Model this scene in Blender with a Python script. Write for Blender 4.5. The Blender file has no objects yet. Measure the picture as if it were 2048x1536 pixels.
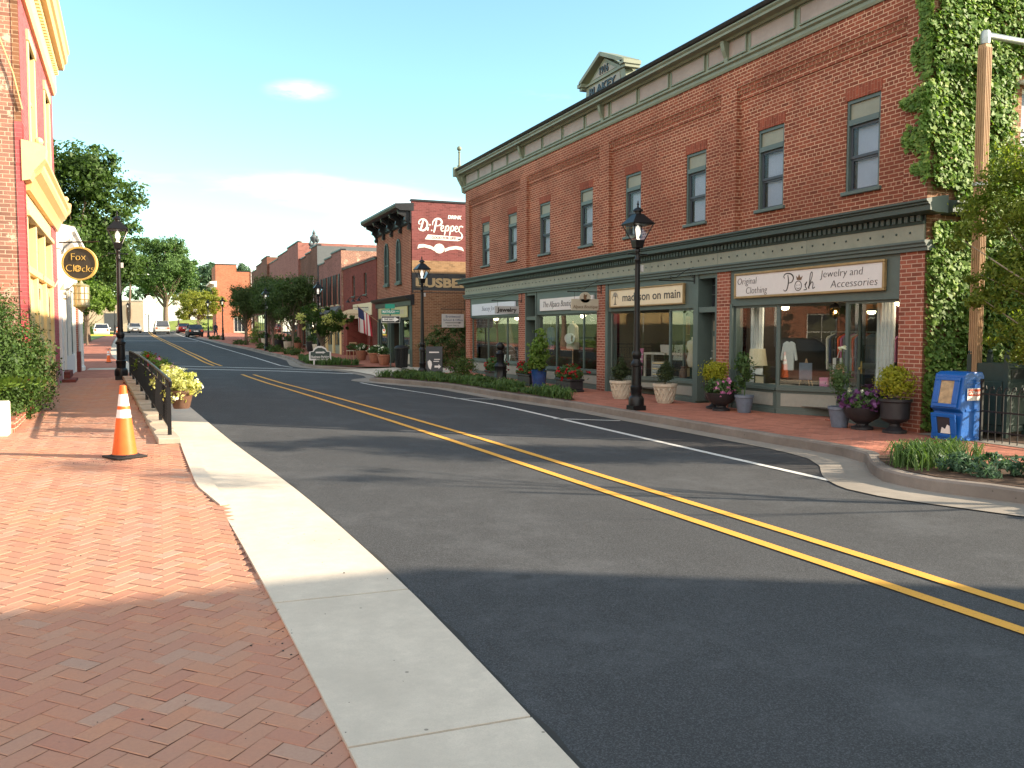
import bpy, bmesh, math, random
import numpy as np
from mathutils import Vector, Matrix
from math import sin, cos, pi, radians
scene = bpy.context.scene
COL = scene.collection
rnd = random.Random(7)
interp = lambda v, pts: float(np.interp(v, [p[0] for p in pts], [p[1] for p in pts]))

# ------------------------------------------------------------------ materials
def new_mat(name):
    m = bpy.data.materials.new(name); m.use_nodes = True
    nt = m.node_tree; b = nt.nodes['Principled BSDF']
    return m, nt, b
def N(nt, t, **kw):
    n = nt.nodes.new(t)
    for k, v in kw.items():
        if k in n.inputs.keys() if hasattr(n.inputs, 'keys') else False: n.inputs[k].default_value = v
        else: setattr(n, k, v)
    return n
def L(nt, a, b): nt.links.new(a, b)
def mix(nt, fac, a, b, mode='MIX'):
    n = nt.nodes.new('ShaderNodeMix'); n.data_type = 'RGBA'; n.blend_type = mode
    for s, v in ((n.inputs[0], fac), (n.inputs[6], a), (n.inputs[7], b)):
        if hasattr(v, 'is_output'): L(nt, v, s)
        elif isinstance(v, (tuple, list)): s.default_value = (*v[:3], 1)
        else: s.default_value = v
    return n.outputs[2]
def noise(nt, vec, scale, detail=4, rough=.6):
    n = nt.nodes.new('ShaderNodeTexNoise'); n.inputs['Scale'].default_value = scale
    n.inputs['Detail'].default_value = detail; n.inputs['Roughness'].default_value = rough
    if vec: L(nt, vec, n.inputs['Vector'])
    return n.outputs['Fac']
def ramp(nt, fac, stops):
    n = nt.nodes.new('ShaderNodeValToRGB'); L(nt, fac, n.inputs[0])
    e = n.color_ramp.elements
    while len(e) < len(stops): e.new(.5)
    for i, (p, c) in enumerate(stops):
        e[i].position = p; e[i].color = (*c, 1) if len(c) == 3 else c
    return n.outputs[0]
def bump(nt, b, h, strength=.3, dist=.01):
    n = nt.nodes.new('ShaderNodeBump'); n.inputs['Strength'].default_value = strength
    n.inputs['Distance'].default_value = dist; L(nt, h, n.inputs['Height']); L(nt, n.outputs[0], b.inputs['Normal'])
def g3(v): return (v, v, v)
def paint(name, c, rough=.55, metal=0., var=.18, scale=6., bmp=.12, spec=.4):
    m, nt, b = new_mat(name)
    tc = nt.nodes.new('ShaderNodeTexCoord').outputs['Object']
    f = noise(nt, tc, scale, 6, .65); f2 = noise(nt, tc, scale * 9, 3, .6)
    lo = tuple(x * (1 - var) for x in c); hi = tuple(min(1, x * (1 + var)) for x in c)
    col = ramp(nt, f, [(.3, lo), (.7, hi)])
    col = mix(nt, ramp(nt, f2, [(.4, g3(0)), (.75, g3(.35))]), col, tuple(x * .8 for x in c))
    L(nt, col, b.inputs['Base Color'])
    b.inputs['Roughness'].default_value = rough; b.inputs['Metallic'].default_value = metal
    b.inputs['Specular IOR Level'].default_value = spec
    if bmp: bump(nt, b, f2, bmp, .004)
    return m
def brick(name, c1, c2, mortar, w=.215, h=.0715, ms=.0065, header=True, stain=.35, rot=0, warm=None, patches=None):
    m, nt, b = new_mat(name)
    uv = nt.nodes.new('ShaderNodeTexCoord').outputs['UV']
    if rot:
        mp = nt.nodes.new('ShaderNodeMapping'); mp.inputs['Rotation'].default_value = (0, 0, rot); L(nt, uv, mp.inputs[0]); uvb = mp.outputs[0]
    else: uvb = uv
    # slightly wandering courses
    nn = nt.nodes.new('ShaderNodeTexNoise'); nn.inputs['Scale'].default_value = 1.6; L(nt, uv, nn.inputs['Vector'])
    va = nt.nodes.new('ShaderNodeVectorMath'); va.operation = 'MULTIPLY_ADD'
    L(nt, nn.outputs['Color'], va.inputs[0]); va.inputs[1].default_value = (.02, .012, 0); L(nt, uvb, va.inputs[2])
    t = nt.nodes.new('ShaderNodeTexBrick'); L(nt, va.outputs[0], t.inputs['Vector'])
    t.inputs['Scale'].default_value = 1; t.inputs['Brick Width'].default_value = w; t.inputs['Row Height'].default_value = h
    t.inputs['Mortar Size'].default_value = ms; t.inputs['Mortar Smooth'].default_value = .25
    t.inputs['Color1'].default_value = (0, 0, 0, 1); t.inputs['Color2'].default_value = (1, 1, 1, 1); t.inputs['Mortar'].default_value = (.5, .5, .5, 1)
    if header: t.squash = .5; t.squash_frequency = 6
    big = noise(nt, uv, .55, 6, .62); fine = noise(nt, uv, 42, 4, .7); mid = noise(nt, uv, 4., 4, .6)
    mr = nt.nodes.new('ShaderNodeMapRange'); L(nt, t.outputs['Color'], mr.inputs[0])
    md = tuple((x + y) / 2 for x, y in zip(c1, c2))
    col = ramp(nt, mr.outputs[0], [(0., tuple(min(1, x*1.12) for x in c1)), (.35, md), (.7, c2), (.9, tuple(x * .6 for x in md)), (1., tuple(x * .42 for x in md))])
    col = mix(nt, .35, col, ramp(nt, mid, [(.3, tuple(x * .7 for x in md)), (.7, tuple(min(1, x * 1.35) for x in md))]))
    col = mix(nt, ramp(nt, fine, [(.35, g3(.35)), (.65, g3(0))]), col, tuple(x * .55 for x in md))
    mo = mix(nt, ramp(nt, mid, [(.35, g3(0)), (.7, g3(.6))]), mortar, tuple(x * .62 for x in mortar))
    col = mix(nt, t.outputs['Fac'], col, mo)
    col = mix(nt, ramp(nt, big, [(.38, g3(stain)), (.6, g3(0))]), col, tuple(x * .42 for x in md))
    if warm: col = mix(nt, ramp(nt, big, [(.52, g3(0)), (.72, g3(.55))]), col, warm)
    if patches:
        f = noise(nt, uv, 2.3, 5, .75)
        col = mix(nt, ramp(nt, f, [(.57, g3(0)), (.63, g3(.8))]), col, patches)
    L(nt, col, b.inputs['Base Color']); b.inputs['Roughness'].default_value = .88; b.inputs['Specular IOR Level'].default_value = .25
    mx = nt.nodes.new('ShaderNodeMath'); mx.operation = 'MULTIPLY_ADD'; L(nt, t.outputs['Fac'], mx.inputs[0]); mx.inputs[1].default_value = -1; 
    m3 = nt.nodes.new('ShaderNodeMath'); m3.operation = 'MULTIPLY'; L(nt, fine, m3.inputs[0]); m3.inputs[1].default_value = .35; L(nt, m3.outputs[0], mx.inputs[2])
    bump(nt, b, mx.outputs[0], .55, .008)
    return m
def asphalt(name, base, dark, rough=.9, patch=.5):
    m, nt, b = new_mat(name)
    tc = nt.nodes.new('ShaderNodeTexCoord').outputs['Object']
    big = noise(nt, tc, .22, 5, .6); mid = noise(nt, tc, 2.2, 5, .7); fine = noise(nt, tc, 95, 3, .75); grit = noise(nt, tc, 260, 2, .6)
    col = mix(nt, ramp(nt, big, [(.35, g3(0)), (.65, g3(patch))]), base, dark)
    col = mix(nt, ramp(nt, mid, [(.3, g3(.3)), (.7, g3(0))]), col, tuple(x * .6 for x in base))
    col = mix(nt, ramp(nt, fine, [(.45, g3(0)), (.72, g3(.55))]), col, tuple(min(1, x * 2.6) for x in base))
    col = mix(nt, ramp(nt, grit, [(.3, g3(.6)), (.5, g3(0))]), col, tuple(x * .35 for x in base))
    # streaks along the wheel tracks
    mp = nt.nodes.new('ShaderNodeMapping'); mp.inputs['Scale'].default_value = (1.1, .05, 1); L(nt, tc, mp.inputs[0])
    st = noise(nt, mp.outputs[0], 1.0, 3, .6)
    col = mix(nt, ramp(nt, st, [(.42, g3(.28)), (.6, g3(0))]), col, tuple(x * .55 for x in base))
    sc = noise(nt, tc, .55, 8, .78)
    col = mix(nt, ramp(nt, sc, [(.5, g3(0)), (.66, g3(.6))]), col, tuple(min(1, x*1.9) for x in base))
    vo = nt.nodes.new('ShaderNodeTexVoronoi'); vo.inputs['Scale'].default_value = 150; L(nt, tc, vo.inputs['Vector'])
    col = mix(nt, ramp(nt, vo.outputs['Color'], [(.5, g3(0)), (.85, g3(.4))]), col, tuple(min(1, x*3.2) for x in base))
    sp = nt.nodes.new('ShaderNodeTexVoronoi'); sp.inputs['Scale'].default_value = 1.1; L(nt, tc, sp.inputs['Vector'])
    col = mix(nt, ramp(nt, sp.outputs['Distance'], [(.05, g3(.5)), (.11, g3(0))]), col, tuple(x*.45 for x in base))
    L(nt, col, b.inputs['Base Color']); b.inputs['Roughness'].default_value = rough; b.inputs['Specular IOR Level'].default_value = .3
    ad = nt.nodes.new('ShaderNodeMath'); ad.operation = 'ADD'; L(nt, fine, ad.inputs[0]); L(nt, grit, ad.inputs[1])
    bump(nt, b, ad.outputs[0], .5, .006)
    return m
def concrete(name, c, stain=.3, rough=.85, scale=1.):
    m, nt, b = new_mat(name)
    tc = nt.nodes.new('ShaderNodeTexCoord').outputs['Object']
    big = noise(nt, tc, .9 * scale, 6, .7); mid = noise(nt, tc, 7 * scale, 5, .7); fine = noise(nt, tc, 130, 3, .7)
    sp = nt.nodes.new('ShaderNodeTexVoronoi'); sp.inputs['Scale'].default_value = 5.; L(nt, tc, sp.inputs['Vector'])
    col = ramp(nt, big, [(.3, tuple(x * (1 - stain) for x in c)), (.62, c)])
    col = mix(nt, ramp(nt, mid, [(.35, g3(.45)), (.62, g3(0))]), col, tuple(x * .7 for x in c))
    sm_ = noise(nt, tc, 2.1 * scale, 7, .75)
    col = mix(nt, ramp(nt, sm_, [(.6, g3(0)), (.74, g3(.45))]), col, tuple(x * .55 for x in c))
    col = mix(nt, ramp(nt, fine, [(.3, g3(.5)), (.55, g3(0))]), col, tuple(x * .68 for x in c))
    col = mix(nt, ramp(nt, sp.outputs['Distance'], [(.045, g3(.75)), (.06, g3(0))]), col, tuple(x * .22 for x in c))
    L(nt, col, b.inputs['Base Color']); b.inputs['Roughness'].default_value = rough; b.inputs['Specular IOR Level'].default_value = .25
    bump(nt, b, fine, .3, .004)
    return m
def leafmat(name, c1, c2, trans=.35, rough=.5, c3=None):
    m, nt, b = new_mat(name)
    gi = nt.nodes.new('ShaderNodeNewGeometry').outputs['Random Per Island']
    tc = nt.nodes.new('ShaderNodeTexCoord').outputs['Object']
    f = noise(nt, tc, 1.3, 3, .6)
    stops = [(0, c1), (.75, c2), (1, c3 or tuple(min(1, x * 1.5) for x in c2))]
    col = mix(nt, .35, ramp(nt, gi, stops), ramp(nt, f, [(.3, c1), (.7, c2)]))
    L(nt, col, b.inputs['Base Color']); b.inputs['Roughness'].default_value = rough; b.inputs['Specular IOR Level'].default_value = .22
    tr = nt.nodes.new('ShaderNodeBsdfTranslucent')
    L(nt, mix(nt, 1., col, (1.25, 1.4, .55), 'MULTIPLY'), tr.inputs[0])
    ms = nt.nodes.new('ShaderNodeMixShader'); ms.inputs[0].default_value = trans
    L(nt, b.outputs[0], ms.inputs[1]); L(nt, tr.outputs[0], ms.inputs[2])
    L(nt, ms.outputs[0], nt.nodes['Material Output'].inputs[0])
    return m
def glassmat(name, tint=(1, 1, 1), ior=1.5, rough=.0, k=1.8):
    m, nt, b = new_mat(name)
    lw = nt.nodes.new('ShaderNodeLayerWeight'); lw.inputs[0].default_value = .5      # Schlick, the same from both sides of the sheet
    pw = nt.nodes.new('ShaderNodeMath'); pw.operation = 'POWER'; L(nt, lw.outputs['Facing'], pw.inputs[0]); pw.inputs[1].default_value = 5
    mu = nt.nodes.new('ShaderNodeMath'); mu.operation = 'MULTIPLY_ADD'; mu.use_clamp = True; L(nt, pw.outputs[0], mu.inputs[0]); mu.inputs[1].default_value = .96*k; mu.inputs[2].default_value = .045*k
    tr = nt.nodes.new('ShaderNodeBsdfTransparent'); tr.inputs[0].default_value = (*tint, 1)
    gl = nt.nodes.new('ShaderNodeBsdfGlossy'); gl.inputs['Roughness'].default_value = rough
    ms = nt.nodes.new('ShaderNodeMixShader'); L(nt, mu.outputs[0], ms.inputs[0]); L(nt, tr.outputs[0], ms.inputs[1]); L(nt, gl.outputs[0], ms.inputs[2])
    L(nt, ms.outputs[0], nt.nodes['Material Output'].inputs[0])
    return m
def emit(name, c, s):
    m, nt, b = new_mat(name)
    b.inputs['Base Color'].default_value = (*c, 1); b.inputs['Emission Color'].default_value = (*c, 1); b.inputs['Emission Strength'].default_value = s
    return m
def pavermat(name):
    m, nt, b = new_mat(name)
    gi = nt.nodes.new('ShaderNodeNewGeometry').outputs['Random Per Island']
    tc = nt.nodes.new('ShaderNodeTexCoord').outputs['Object']
    f = noise(nt, tc, 60, 4, .7); g = noise(nt, tc, 1.1, 5, .65)
    col = ramp(nt, gi, [(0, (.42, .185, .12)), (.3, (.44, .21, .133)), (.5, (.45, .225, .142)), (.7, (.475, .22, .125)), (.92, (.44, .245, .165)), (.995, (.41, .26, .19))])
    col = mix(nt, ramp(nt, f, [(.35, g3(.3)), (.6, g3(0))]), col, (.28, .12, .09))
    col = mix(nt, ramp(nt, g, [(.4, g3(.35)), (.65, g3(0))]), col, (.3, .2, .16))
    sp = nt.nodes.new('ShaderNodeTexVoronoi'); sp.inputs['Scale'].default_value = 3.1; L(nt, tc, sp.inputs['Vector'])
    col = mix(nt, ramp(nt, sp.outputs['Distance'], [(.03, g3(.85)), (.045, g3(0))]), col, (.05, .035, .03))
    L(nt, col, b.inputs['Base Color']); b.inputs['Roughness'].default_value = .82; b.inputs['Specular IOR Level'].default_value = .3
    bump(nt, b, f, .35, .004)
    return m

M = {}
M['paver'] = pavermat('paver_brick')
M['paver_far'] = brick('paving_brick', (.45, .175, .12), (.40, .15, .10), (.32, .17, .125), w=.2, h=.1, ms=.004, header=False, stain=.25, rot=.785)
M['sand'] = paint('joint_sand', (.24, .12, .085), .95)
M['asphalt'] = asphalt('asphalt', (.041, .043, .046), (.031, .033, .037))
M['asphalt_new'] = asphalt('fresh_asphalt', (.029, .029, .031), (.023, .023, .025), .85, .3)
M['seam'] = paint('joint_tar', (.03, .028, .026), .8)
M['conc'] = concrete('pale_concrete', (.62, .545, .45), .24)
M['conc_old'] = concrete('weathered_concrete', (.29, .26, .225), .35)
M['kerb'] = concrete('kerb_concrete', (.24, .205, .18), .55)
M['cap'] = concrete('cap_stone', (.47, .40, .32), .3)
def roadpaint(name, c):      # traffic paint worn through to the asphalt in specks and thin patches
    m, nt, b = new_mat(name); tc = nt.nodes.new('ShaderNodeTexCoord').outputs['Object']
    f = noise(nt, tc, 38, 6, .8); g = noise(nt, tc, 1.7, 4, .6); h = noise(nt, tc, 160, 2, .7)
    col = mix(nt, ramp(nt, g, [(.35, g3(.45)), (.65, g3(0))]), c, tuple(x*.72 for x in c))
    col = mix(nt, ramp(nt, h, [(.3, g3(.5)), (.5, g3(0))]), col, tuple(x*.6 for x in c))
    col = mix(nt, ramp(nt, f, [(.33, g3(.85)), (.42, g3(0))]), col, (.06, .058, .055))
    L(nt, col, b.inputs['Base Color']); b.inputs['Roughness'].default_value = .8; bump(nt, b, h, .4, .004); return m
M['yellow_line'] = roadpaint('yellow_road_paint', (.66, .34, .045))
M['white_line'] = roadpaint('white_road_paint', (.6, .6, .58))
M['soil'] = concrete('mulch_soil', (.10, .062, .042), .5, .95, 3)
M['earth'] = paint('earth', (.12, .11, .06), .95, 0, .4, .3)
M['grass'] = paint('grass_ground', (.12, .17, .045), .95, 0, .35, 2.5, .5)
M['bk'] = brick('red_brick', (.305, .088, .048), (.22, .06, .035), (.66, .42, .28), stain=.42, ms=.008)
M['bk_plain'] = brick('smooth_red_brick', (.23, .055, .04), (.19, .048, .035), (.22, .09, .07), stain=.2, ms=.004)
M['bk_pier'] = brick('pier_brick', (.36, .115, .07), (.27, .08, .053), (.58, .38, .28), stain=.2, ms=.008, header=False)
M['bk_old'] = brick('old_brick', (.36, .17, .12), (.27, .15, .12), (.60, .46, .34), stain=.25, warm=(.48, .15, .08), patches=(.55, .47, .35))
M['bk_tan'] = brick('tan_side_brick', (.28, .14, .075), (.21, .09, .05), (.42, .28, .18), stain=.35, header=False, ms=.008)
M['bk_mural'] = brick('mural_red_brick', (.21, .068, .065), (.18, .057, .057), (.27, .12, .115), stain=.2, header=False, ms=.006)
M['bk_band'] = brick('mural_tan_brick', (.33, .21, .115), (.28, .17, .09), (.36, .26, .17), stain=.2, header=False, ms=.006)
M['bk_dark'] = brick('dark_painted_brick', (.055, .06, .065), (.07, .07, .075), (.08, .08, .08), stain=.1, header=False, ms=.004)
M['bk_pink'] = brick('faded_pink_brick', (.33, .145, .12), (.30, .13, .11), (.33, .18, .15), stain=.25, header=False, ms=.004)
M['bk_brown'] = brick('brown_brick', (.21, .085, .055), (.16, .065, .045), (.27, .17, .13), stain=.4)
M['bk_far'] = brick('orange_brick', (.46, .17, .095), (.38, .13, .075), (.44, .25, .17), stain=.2)
M['redpaint'] = brick('painted_red_brick', (.50, .10, .105), (.47, .09, .1), (.5, .2, .19), stain=.1, header=False, ms=.005)
M['yel'] = paint('pale_yellow_paint', (.74, .54, .26), .5, 0, .06)
M['yel2'] = paint('ochre_yellow_paint', (.68, .46, .20), .5, 0, .08)
M['green'] = paint('sage_green_paint', (.085, .115, .105), .45, 0, .10, 3)
M['green_d'] = paint('dark_green_paint', (.043, .064, .056), .45, 0, .15, 3)
M['green_l'] = paint('pale_sage_paint', (.235, .24, .185), .5, 0, .12, 2.5)
M['cornice'] = paint('cornice_green', (.18, .205, .145), .5, 0, .15, 2)
M['greige'] = paint('greige_panel', (.30, .245, .215), .6, 0, .14, 2)
M['greypanel'] = paint('grey_panel', (.27, .27, .235), .6, 0, .12, 2)
M['zinc'] = paint('dark_zinc', (.035, .037, .04), .4, .6, .2, 3)
M['zinc_w'] = paint('weathered_zinc', (.45, .47, .44), .5, .2, .25, 2)
M['black'] = paint('black_cast_iron', (.008, .008, .009), .36, 0, .2, 8, .08, .3)
M['iron'] = paint('dull_black_iron', (.016, .016, .017), .5, .2, .2, 8)
M['white'] = paint('white_paint', (.76, .75, .71), .5, 0, .06)
M['offwhite'] = paint('offwhite_paint', (.66, .63, .56), .55, 0, .1)
M['cream'] = paint('cream_stucco', (.74, .58, .40), .8, 0, .08, 1.5)
M['signwhite'] = paint('sign_white', (.66, .62, .60), .5, 0, .03)
M['signblue'] = paint('sign_cool_white', (.62, .65, .72), .5, 0, .03)
M['signcream'] = paint('sign_cream', (.72, .61, .42), .5, 0, .03)
M['signgrey'] = paint('sign_grey', (.42, .42, .42), .5, 0, .05)
M['signbeige'] = paint('sign_beige', (.48, .43, .34), .5, 0, .05)
M['goldwood'] = paint('gold_frame', (.32, .22, .1), .45, .1, .2)
M['ink'] = paint('dark_ink', (.05, .045, .042), .6)
M['inkbrown'] = paint('brown_ink', (.16, .09, .05), .6)
M['inkblue'] = paint('blue_ink', (.05, .07, .14), .6)
M['gold'] = paint('gold_ink', (.66, .45, .14), .5)
M['glass'] = glassmat('shop_glass', (.93, .96, .95), 1.5, 0, 1.0)
M['glass_up'] = glassmat('upper_window_glass', (.95, .96, .97), 1.5, .22, .6)
M['amber'] = glassmat('amber_glass', (1, .7, .3))
M['glass_lamp'] = glassmat('lantern_glass', (.97, .98, .98))
M['blind'] = paint('window_blind', (.30, .34, .41), .7, 0, .08, 2)
M['curtain'] = paint('white_curtain', (.62, .62, .60), .8, 0, .1, 3)
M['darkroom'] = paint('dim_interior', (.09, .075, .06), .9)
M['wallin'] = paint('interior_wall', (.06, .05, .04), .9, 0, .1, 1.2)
M['darkglass'] = paint('dark_window_pane', (.03, .036, .045), .06, 0, .3, 2, 0, .8)
M['sash'] = paint('dark_sash', (.05, .06, .075), .45)
M['bulb'] = emit('warm_bulb', (1, .85, .6), 6.)
M['bulb_lamp'] = emit('pale_lantern_bulb', (1, .93, .82), .35)
M['lightwarm'] = emit('ceiling_light', (1, .82, .5), 5.)
M['orange'] = paint('cone_orange', (.82, .14, .025), .5, 0, .16, 5)
M['cone_white'] = paint('reflective_white', (.82, .82, .8), .35, 0, .05)
M['rubber'] = paint('black_rubber', (.022, .02, .02), .8)
M['terracotta'] = paint('terracotta', (.30, .13, .08), .8, 0, .2, 8)
M['brownpot'] = paint('brown_pot', (.13, .07, .045), .5, 0, .3, 8)
M['stonepot'] = paint('cast_stone', (.50, .44, .35), .85, 0, .2, 9)
M['bluepot'] = paint('blue_glaze', (.02, .07, .22), .2, 0, .3, 6, 0, .7)
M['greypot'] = paint('blue_grey_glaze', (.13, .16, .21), .4, 0, .2, 8)
M['blackpot'] = paint('black_urn', (.025, .024, .027), .45, 0, .25, 8)
M['newsblue'] = paint('newspaper_box_blue', (.009, .105, .40), .38, 0, .14, 5)
M['redlabel'] = paint('red_label', (.62, .10, .04), .5, 0, .05)
M['wood'] = paint('weathered_cedar', (.40, .25, .135), .7, 0, .16, 2, .2)
M['galv'] = paint('galvanised_steel', (.36, .40, .39), .45, .6, .2, 6)
M['binggreen'] = paint('bin_green', (.028, .05, .044), .5, 0, .2, 5)
M['bark'] = paint('tree_bark', (.15, .11, .08), .95, 0, .4, 9, .8)
M['bark_pale'] = paint('pale_bark', (.28, .23, .18), .95, 0, .3, 9, .6)
M['roofgrey'] = paint('flat_roof', (.16, .155, .15), .9)
M['slate'] = paint('slate_grey', (.10, .112, .12), .8, 0, .15)
M['lf_bush'] = leafmat('boxwood_leaf', (.022, .05, .012), (.06, .11, .022), .2, .55)
M['lf_ivy'] = leafmat('ivy_leaf', (.07, .145, .03), (.20, .32, .075), .32, .55, (.36, .42, .11))
M['lf_myrtle'] = leafmat('myrtle_leaf', (.085, .13, .022), (.22, .26, .045), .5)
M['lf_tree'] = leafmat('street_tree_leaf', (.032, .065, .016), (.072, .125, .03), .32)
M['lf_oak'] = leafmat('tall_tree_leaf', (.055, .105, .035), (.11, .19, .06), .35)
M['lf_dark'] = leafmat('dark_tree_leaf', (.036, .065, .024), (.08, .125, .04), .32)
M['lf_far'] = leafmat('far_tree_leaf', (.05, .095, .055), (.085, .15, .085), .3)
M['lf_yel'] = leafmat('yellow_green_leaf', (.14, .17, .03), (.26, .27, .05), .45)
M['lf_light'] = leafmat('young_tree_leaf', (.09, .15, .03), (.16, .25, .05), .4)
M['lf_grass'] = leafmat('liriope_blade', (.045, .09, .026), (.10, .165, .05), .3)
M['lf_hedge'] = leafmat('hedge_leaf', (.035, .065, .02), (.075, .12, .03), .25)
M['lf_juniper'] = leafmat('juniper_sprig', (.04, .085, .055), (.08, .145, .085), .25)
M['lf_flower'] = leafmat('pale_foliage', (.35, .36, .10), (.62, .6, .24), .4)
M['lf_lime'] = leafmat('lime_leaf', (.22, .24, .02), (.38, .36, .04), .4)
M['lf_pot'] = leafmat('pot_leaf', (.04, .08, .03), (.1, .17, .06), .3)
M['lf_coniferdk'] = leafmat('dwarf_conifer', (.02, .035, .014), (.045, .065, .022), .15)
M['fl_red'] = leafmat('red_petal', (.22, .006, .012), (.38, .012, .02), .15)
M['fl_white'] = leafmat('white_petal', (.7, .72, .62), (.8, .8, .72), .3)
M['fl_purple'] = leafmat('purple_petal', (.05, .015, .06), (.18, .07, .2), .2)
M['fl_pink'] = leafmat('pink_petal', (.5, .12, .33), (.6, .25, .45), .3)
M['letter_tan'] = paint('painted_tan_letters', (.5, .36, .2), .85, 0, .15, 4)
# ------------------------------------------------------------------ geometry helpers
class MB:
    def __init__(s): s.v = []; s.f = []; s.m = []
    def add(s, vs, fs, mi=0):
        o = len(s.v); s.v += [tuple(p) for p in vs]
        for f in fs: s.f.append(tuple(i + o for i in f)); s.m.append(mi)
        return s
    def box(s, x0, x1, y0, y1, z0, z1, mi=0):
        if x0 > x1: x0, x1 = x1, x0
        if y0 > y1: y0, y1 = y1, y0
        return s.add([(x0,y0,z0),(x1,y0,z0),(x1,y1,z0),(x0,y1,z0),(x0,y0,z1),(x1,y0,z1),(x1,y1,z1),(x0,y1,z1)],
                     [(0,3,2,1),(4,5,6,7),(0,1,5,4),(1,2,6,5),(2,3,7,6),(3,0,4,7)], mi)
    def cbox(s, c, d, mi=0):
        return s.box(c[0]-d[0]/2, c[0]+d[0]/2, c[1]-d[1]/2, c[1]+d[1]/2, c[2]-d[2]/2, c[2]+d[2]/2, mi)
    def poly(s, pts, mi=0): return s.add(pts, [tuple(range(len(pts)))], mi)
    def prism(s, pts, plane, a, b, mi=0):
        """closed 2-D outline extruded from a to b; plane 'xz' (along y), 'yz' (along x) or 'xy' (along z)"""
        mk = {'xz': lambda p, t: (p[0], t, p[1]), 'yz': lambda p, t: (t, p[0], p[1]), 'xy': lambda p, t: (p[0], p[1], t)}[plane]
        n = len(pts); vs = [mk(p, a) for p in pts] + [mk(p, b) for p in pts]
        fs = [tuple(range(n)), tuple(range(2*n-1, n-1, -1))] + [(i, (i+1) % n, (i+1) % n + n, i + n) for i in range(n)]
        return s.add(vs, fs, mi)
    def lathe(s, prof, n=16, c=(0,0,0), mi=0, rot=0., sq=1.):
        vs = []; fs = []
        for r, z in prof:
            for k in range(n):
                a = 2*pi*k/n + rot; vs.append((c[0]+r*cos(a), c[1]+r*sin(a)*sq, c[2]+z))
        for i in range(len(prof)-1):
            for k in range(n):
                fs.append((i*n+k, i*n+(k+1) % n, (i+1)*n+(k+1) % n, (i+1)*n+k))
        fs.append(tuple(range(n-1, -1, -1))); fs.append(tuple((len(prof)-1)*n+k for k in range(n)))
        return s.add(vs, fs, mi)
    def tube(s, pts, r, n=8, mi=0):
        pts = [Vector(p) for p in pts]; k = len(pts)
        rs = list(r) if isinstance(r, (list, tuple)) else [r]*k
        vs = []; fs = []; ref = None
        for i, p in enumerate(pts):
            t = (pts[min(i+1, k-1)] - pts[max(i-1, 0)]).normalized()
            if ref is None: ref = t.orthogonal().normalized()
            u = (ref - t*ref.dot(t)); u = u.normalized() if u.length > 1e-6 else t.orthogonal().normalized()
            ref = u; w = t.cross(u)
            for j in range(n):
                a = 2*pi*j/n; vs.append(p + (u*cos(a)+w*sin(a))*rs[i])
        for i in range(k-1):
            for j in range(n): fs.append((i*n+j, i*n+(j+1) % n, (i+1)*n+(j+1) % n, (i+1)*n+j))
        fs.append(tuple(range(n-1, -1, -1))); fs.append(tuple((k-1)*n+j for j in range(n)))
        return s.add(vs, fs, mi)
    def ball(s, c, r, n=12, mi=0, sz=1.):
        prof = [(max(.002, r*sin(pi*i/(n//2+2))), -r*sz*cos(pi*i/(n//2+2))) for i in range(n//2+3)]
        return s.lathe(prof, n, c, mi)
    def wall(s, x0, x1, z0, z1, holes, y=0., rev=.12, mi=0, mr=None):
        """wall face in the xz plane at y with rectangular holes and reveals going in by rev"""
        xs = sorted({x0, x1, *[h[0] for h in holes], *[h[1] for h in holes]}); zs = sorted({z0, z1, *[h[2] for h in holes], *[h[3] for h in holes]})
        for i in range(len(xs)-1):
            for j in range(len(zs)-1):
                cx, cz = (xs[i]+xs[i+1])/2, (zs[j]+zs[j+1])/2
                if any(h[0] < cx < h[1] and h[2] < cz < h[3] for h in holes): continue
                s.poly([(xs[i],y,zs[j]),(xs[i+1],y,zs[j]),(xs[i+1],y,zs[j+1]),(xs[i],y,zs[j+1])], mi)
        mr = mi if mr is None else mr
        for a, b, c, d in [h[:4] for h in holes]:
            s.poly([(a,y,c),(a,y,d),(a,y+rev,d),(a,y+rev,c)], mr); s.poly([(b,y,d),(b,y,c),(b,y+rev,c),(b,y+rev,d)], mr)
            s.poly([(a,y,d),(b,y,d),(b,y+rev,d),(a,y+rev,d)], mr); s.poly([(b,y,c),(a,y,c),(a,y+rev,c),(b,y+rev,c)], mr)
        return s
    def build(s, name, mats, parent=None, loc=(0,0,0), rot=(0,0,0), smooth=False, bevel=0., fix=True, seg=1):
        me = bpy.data.meshes.new(name); me.from_pydata(s.v, [], s.f)
        if not isinstance(mats, (list, tuple)): mats = [mats]
        for m in mats: me.materials.append(m)
        me.polygons.foreach_set('material_index', s.m)
        if fix or bevel:
            bm = bmesh.new(); bm.from_mesh(me)
            if fix: bmesh.ops.recalc_face_normals(bm, faces=bm.faces)
            if bevel: bmesh.ops.bevel(bm, geom=[e for e in bm.edges if len(e.link_faces) == 2 and e.calc_face_angle(0) > .5], offset=bevel, segments=seg, affect='EDGES', profile=.5, clamp_overlap=True)
            bm.to_mesh(me); bm.free()
        box_uv(me)
        if smooth:
            me.polygons.foreach_set('use_smooth', [True]*len(me.polygons)); me.set_sharp_from_angle(angle=radians(38))
        return link(name, me, parent, loc, rot)
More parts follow.
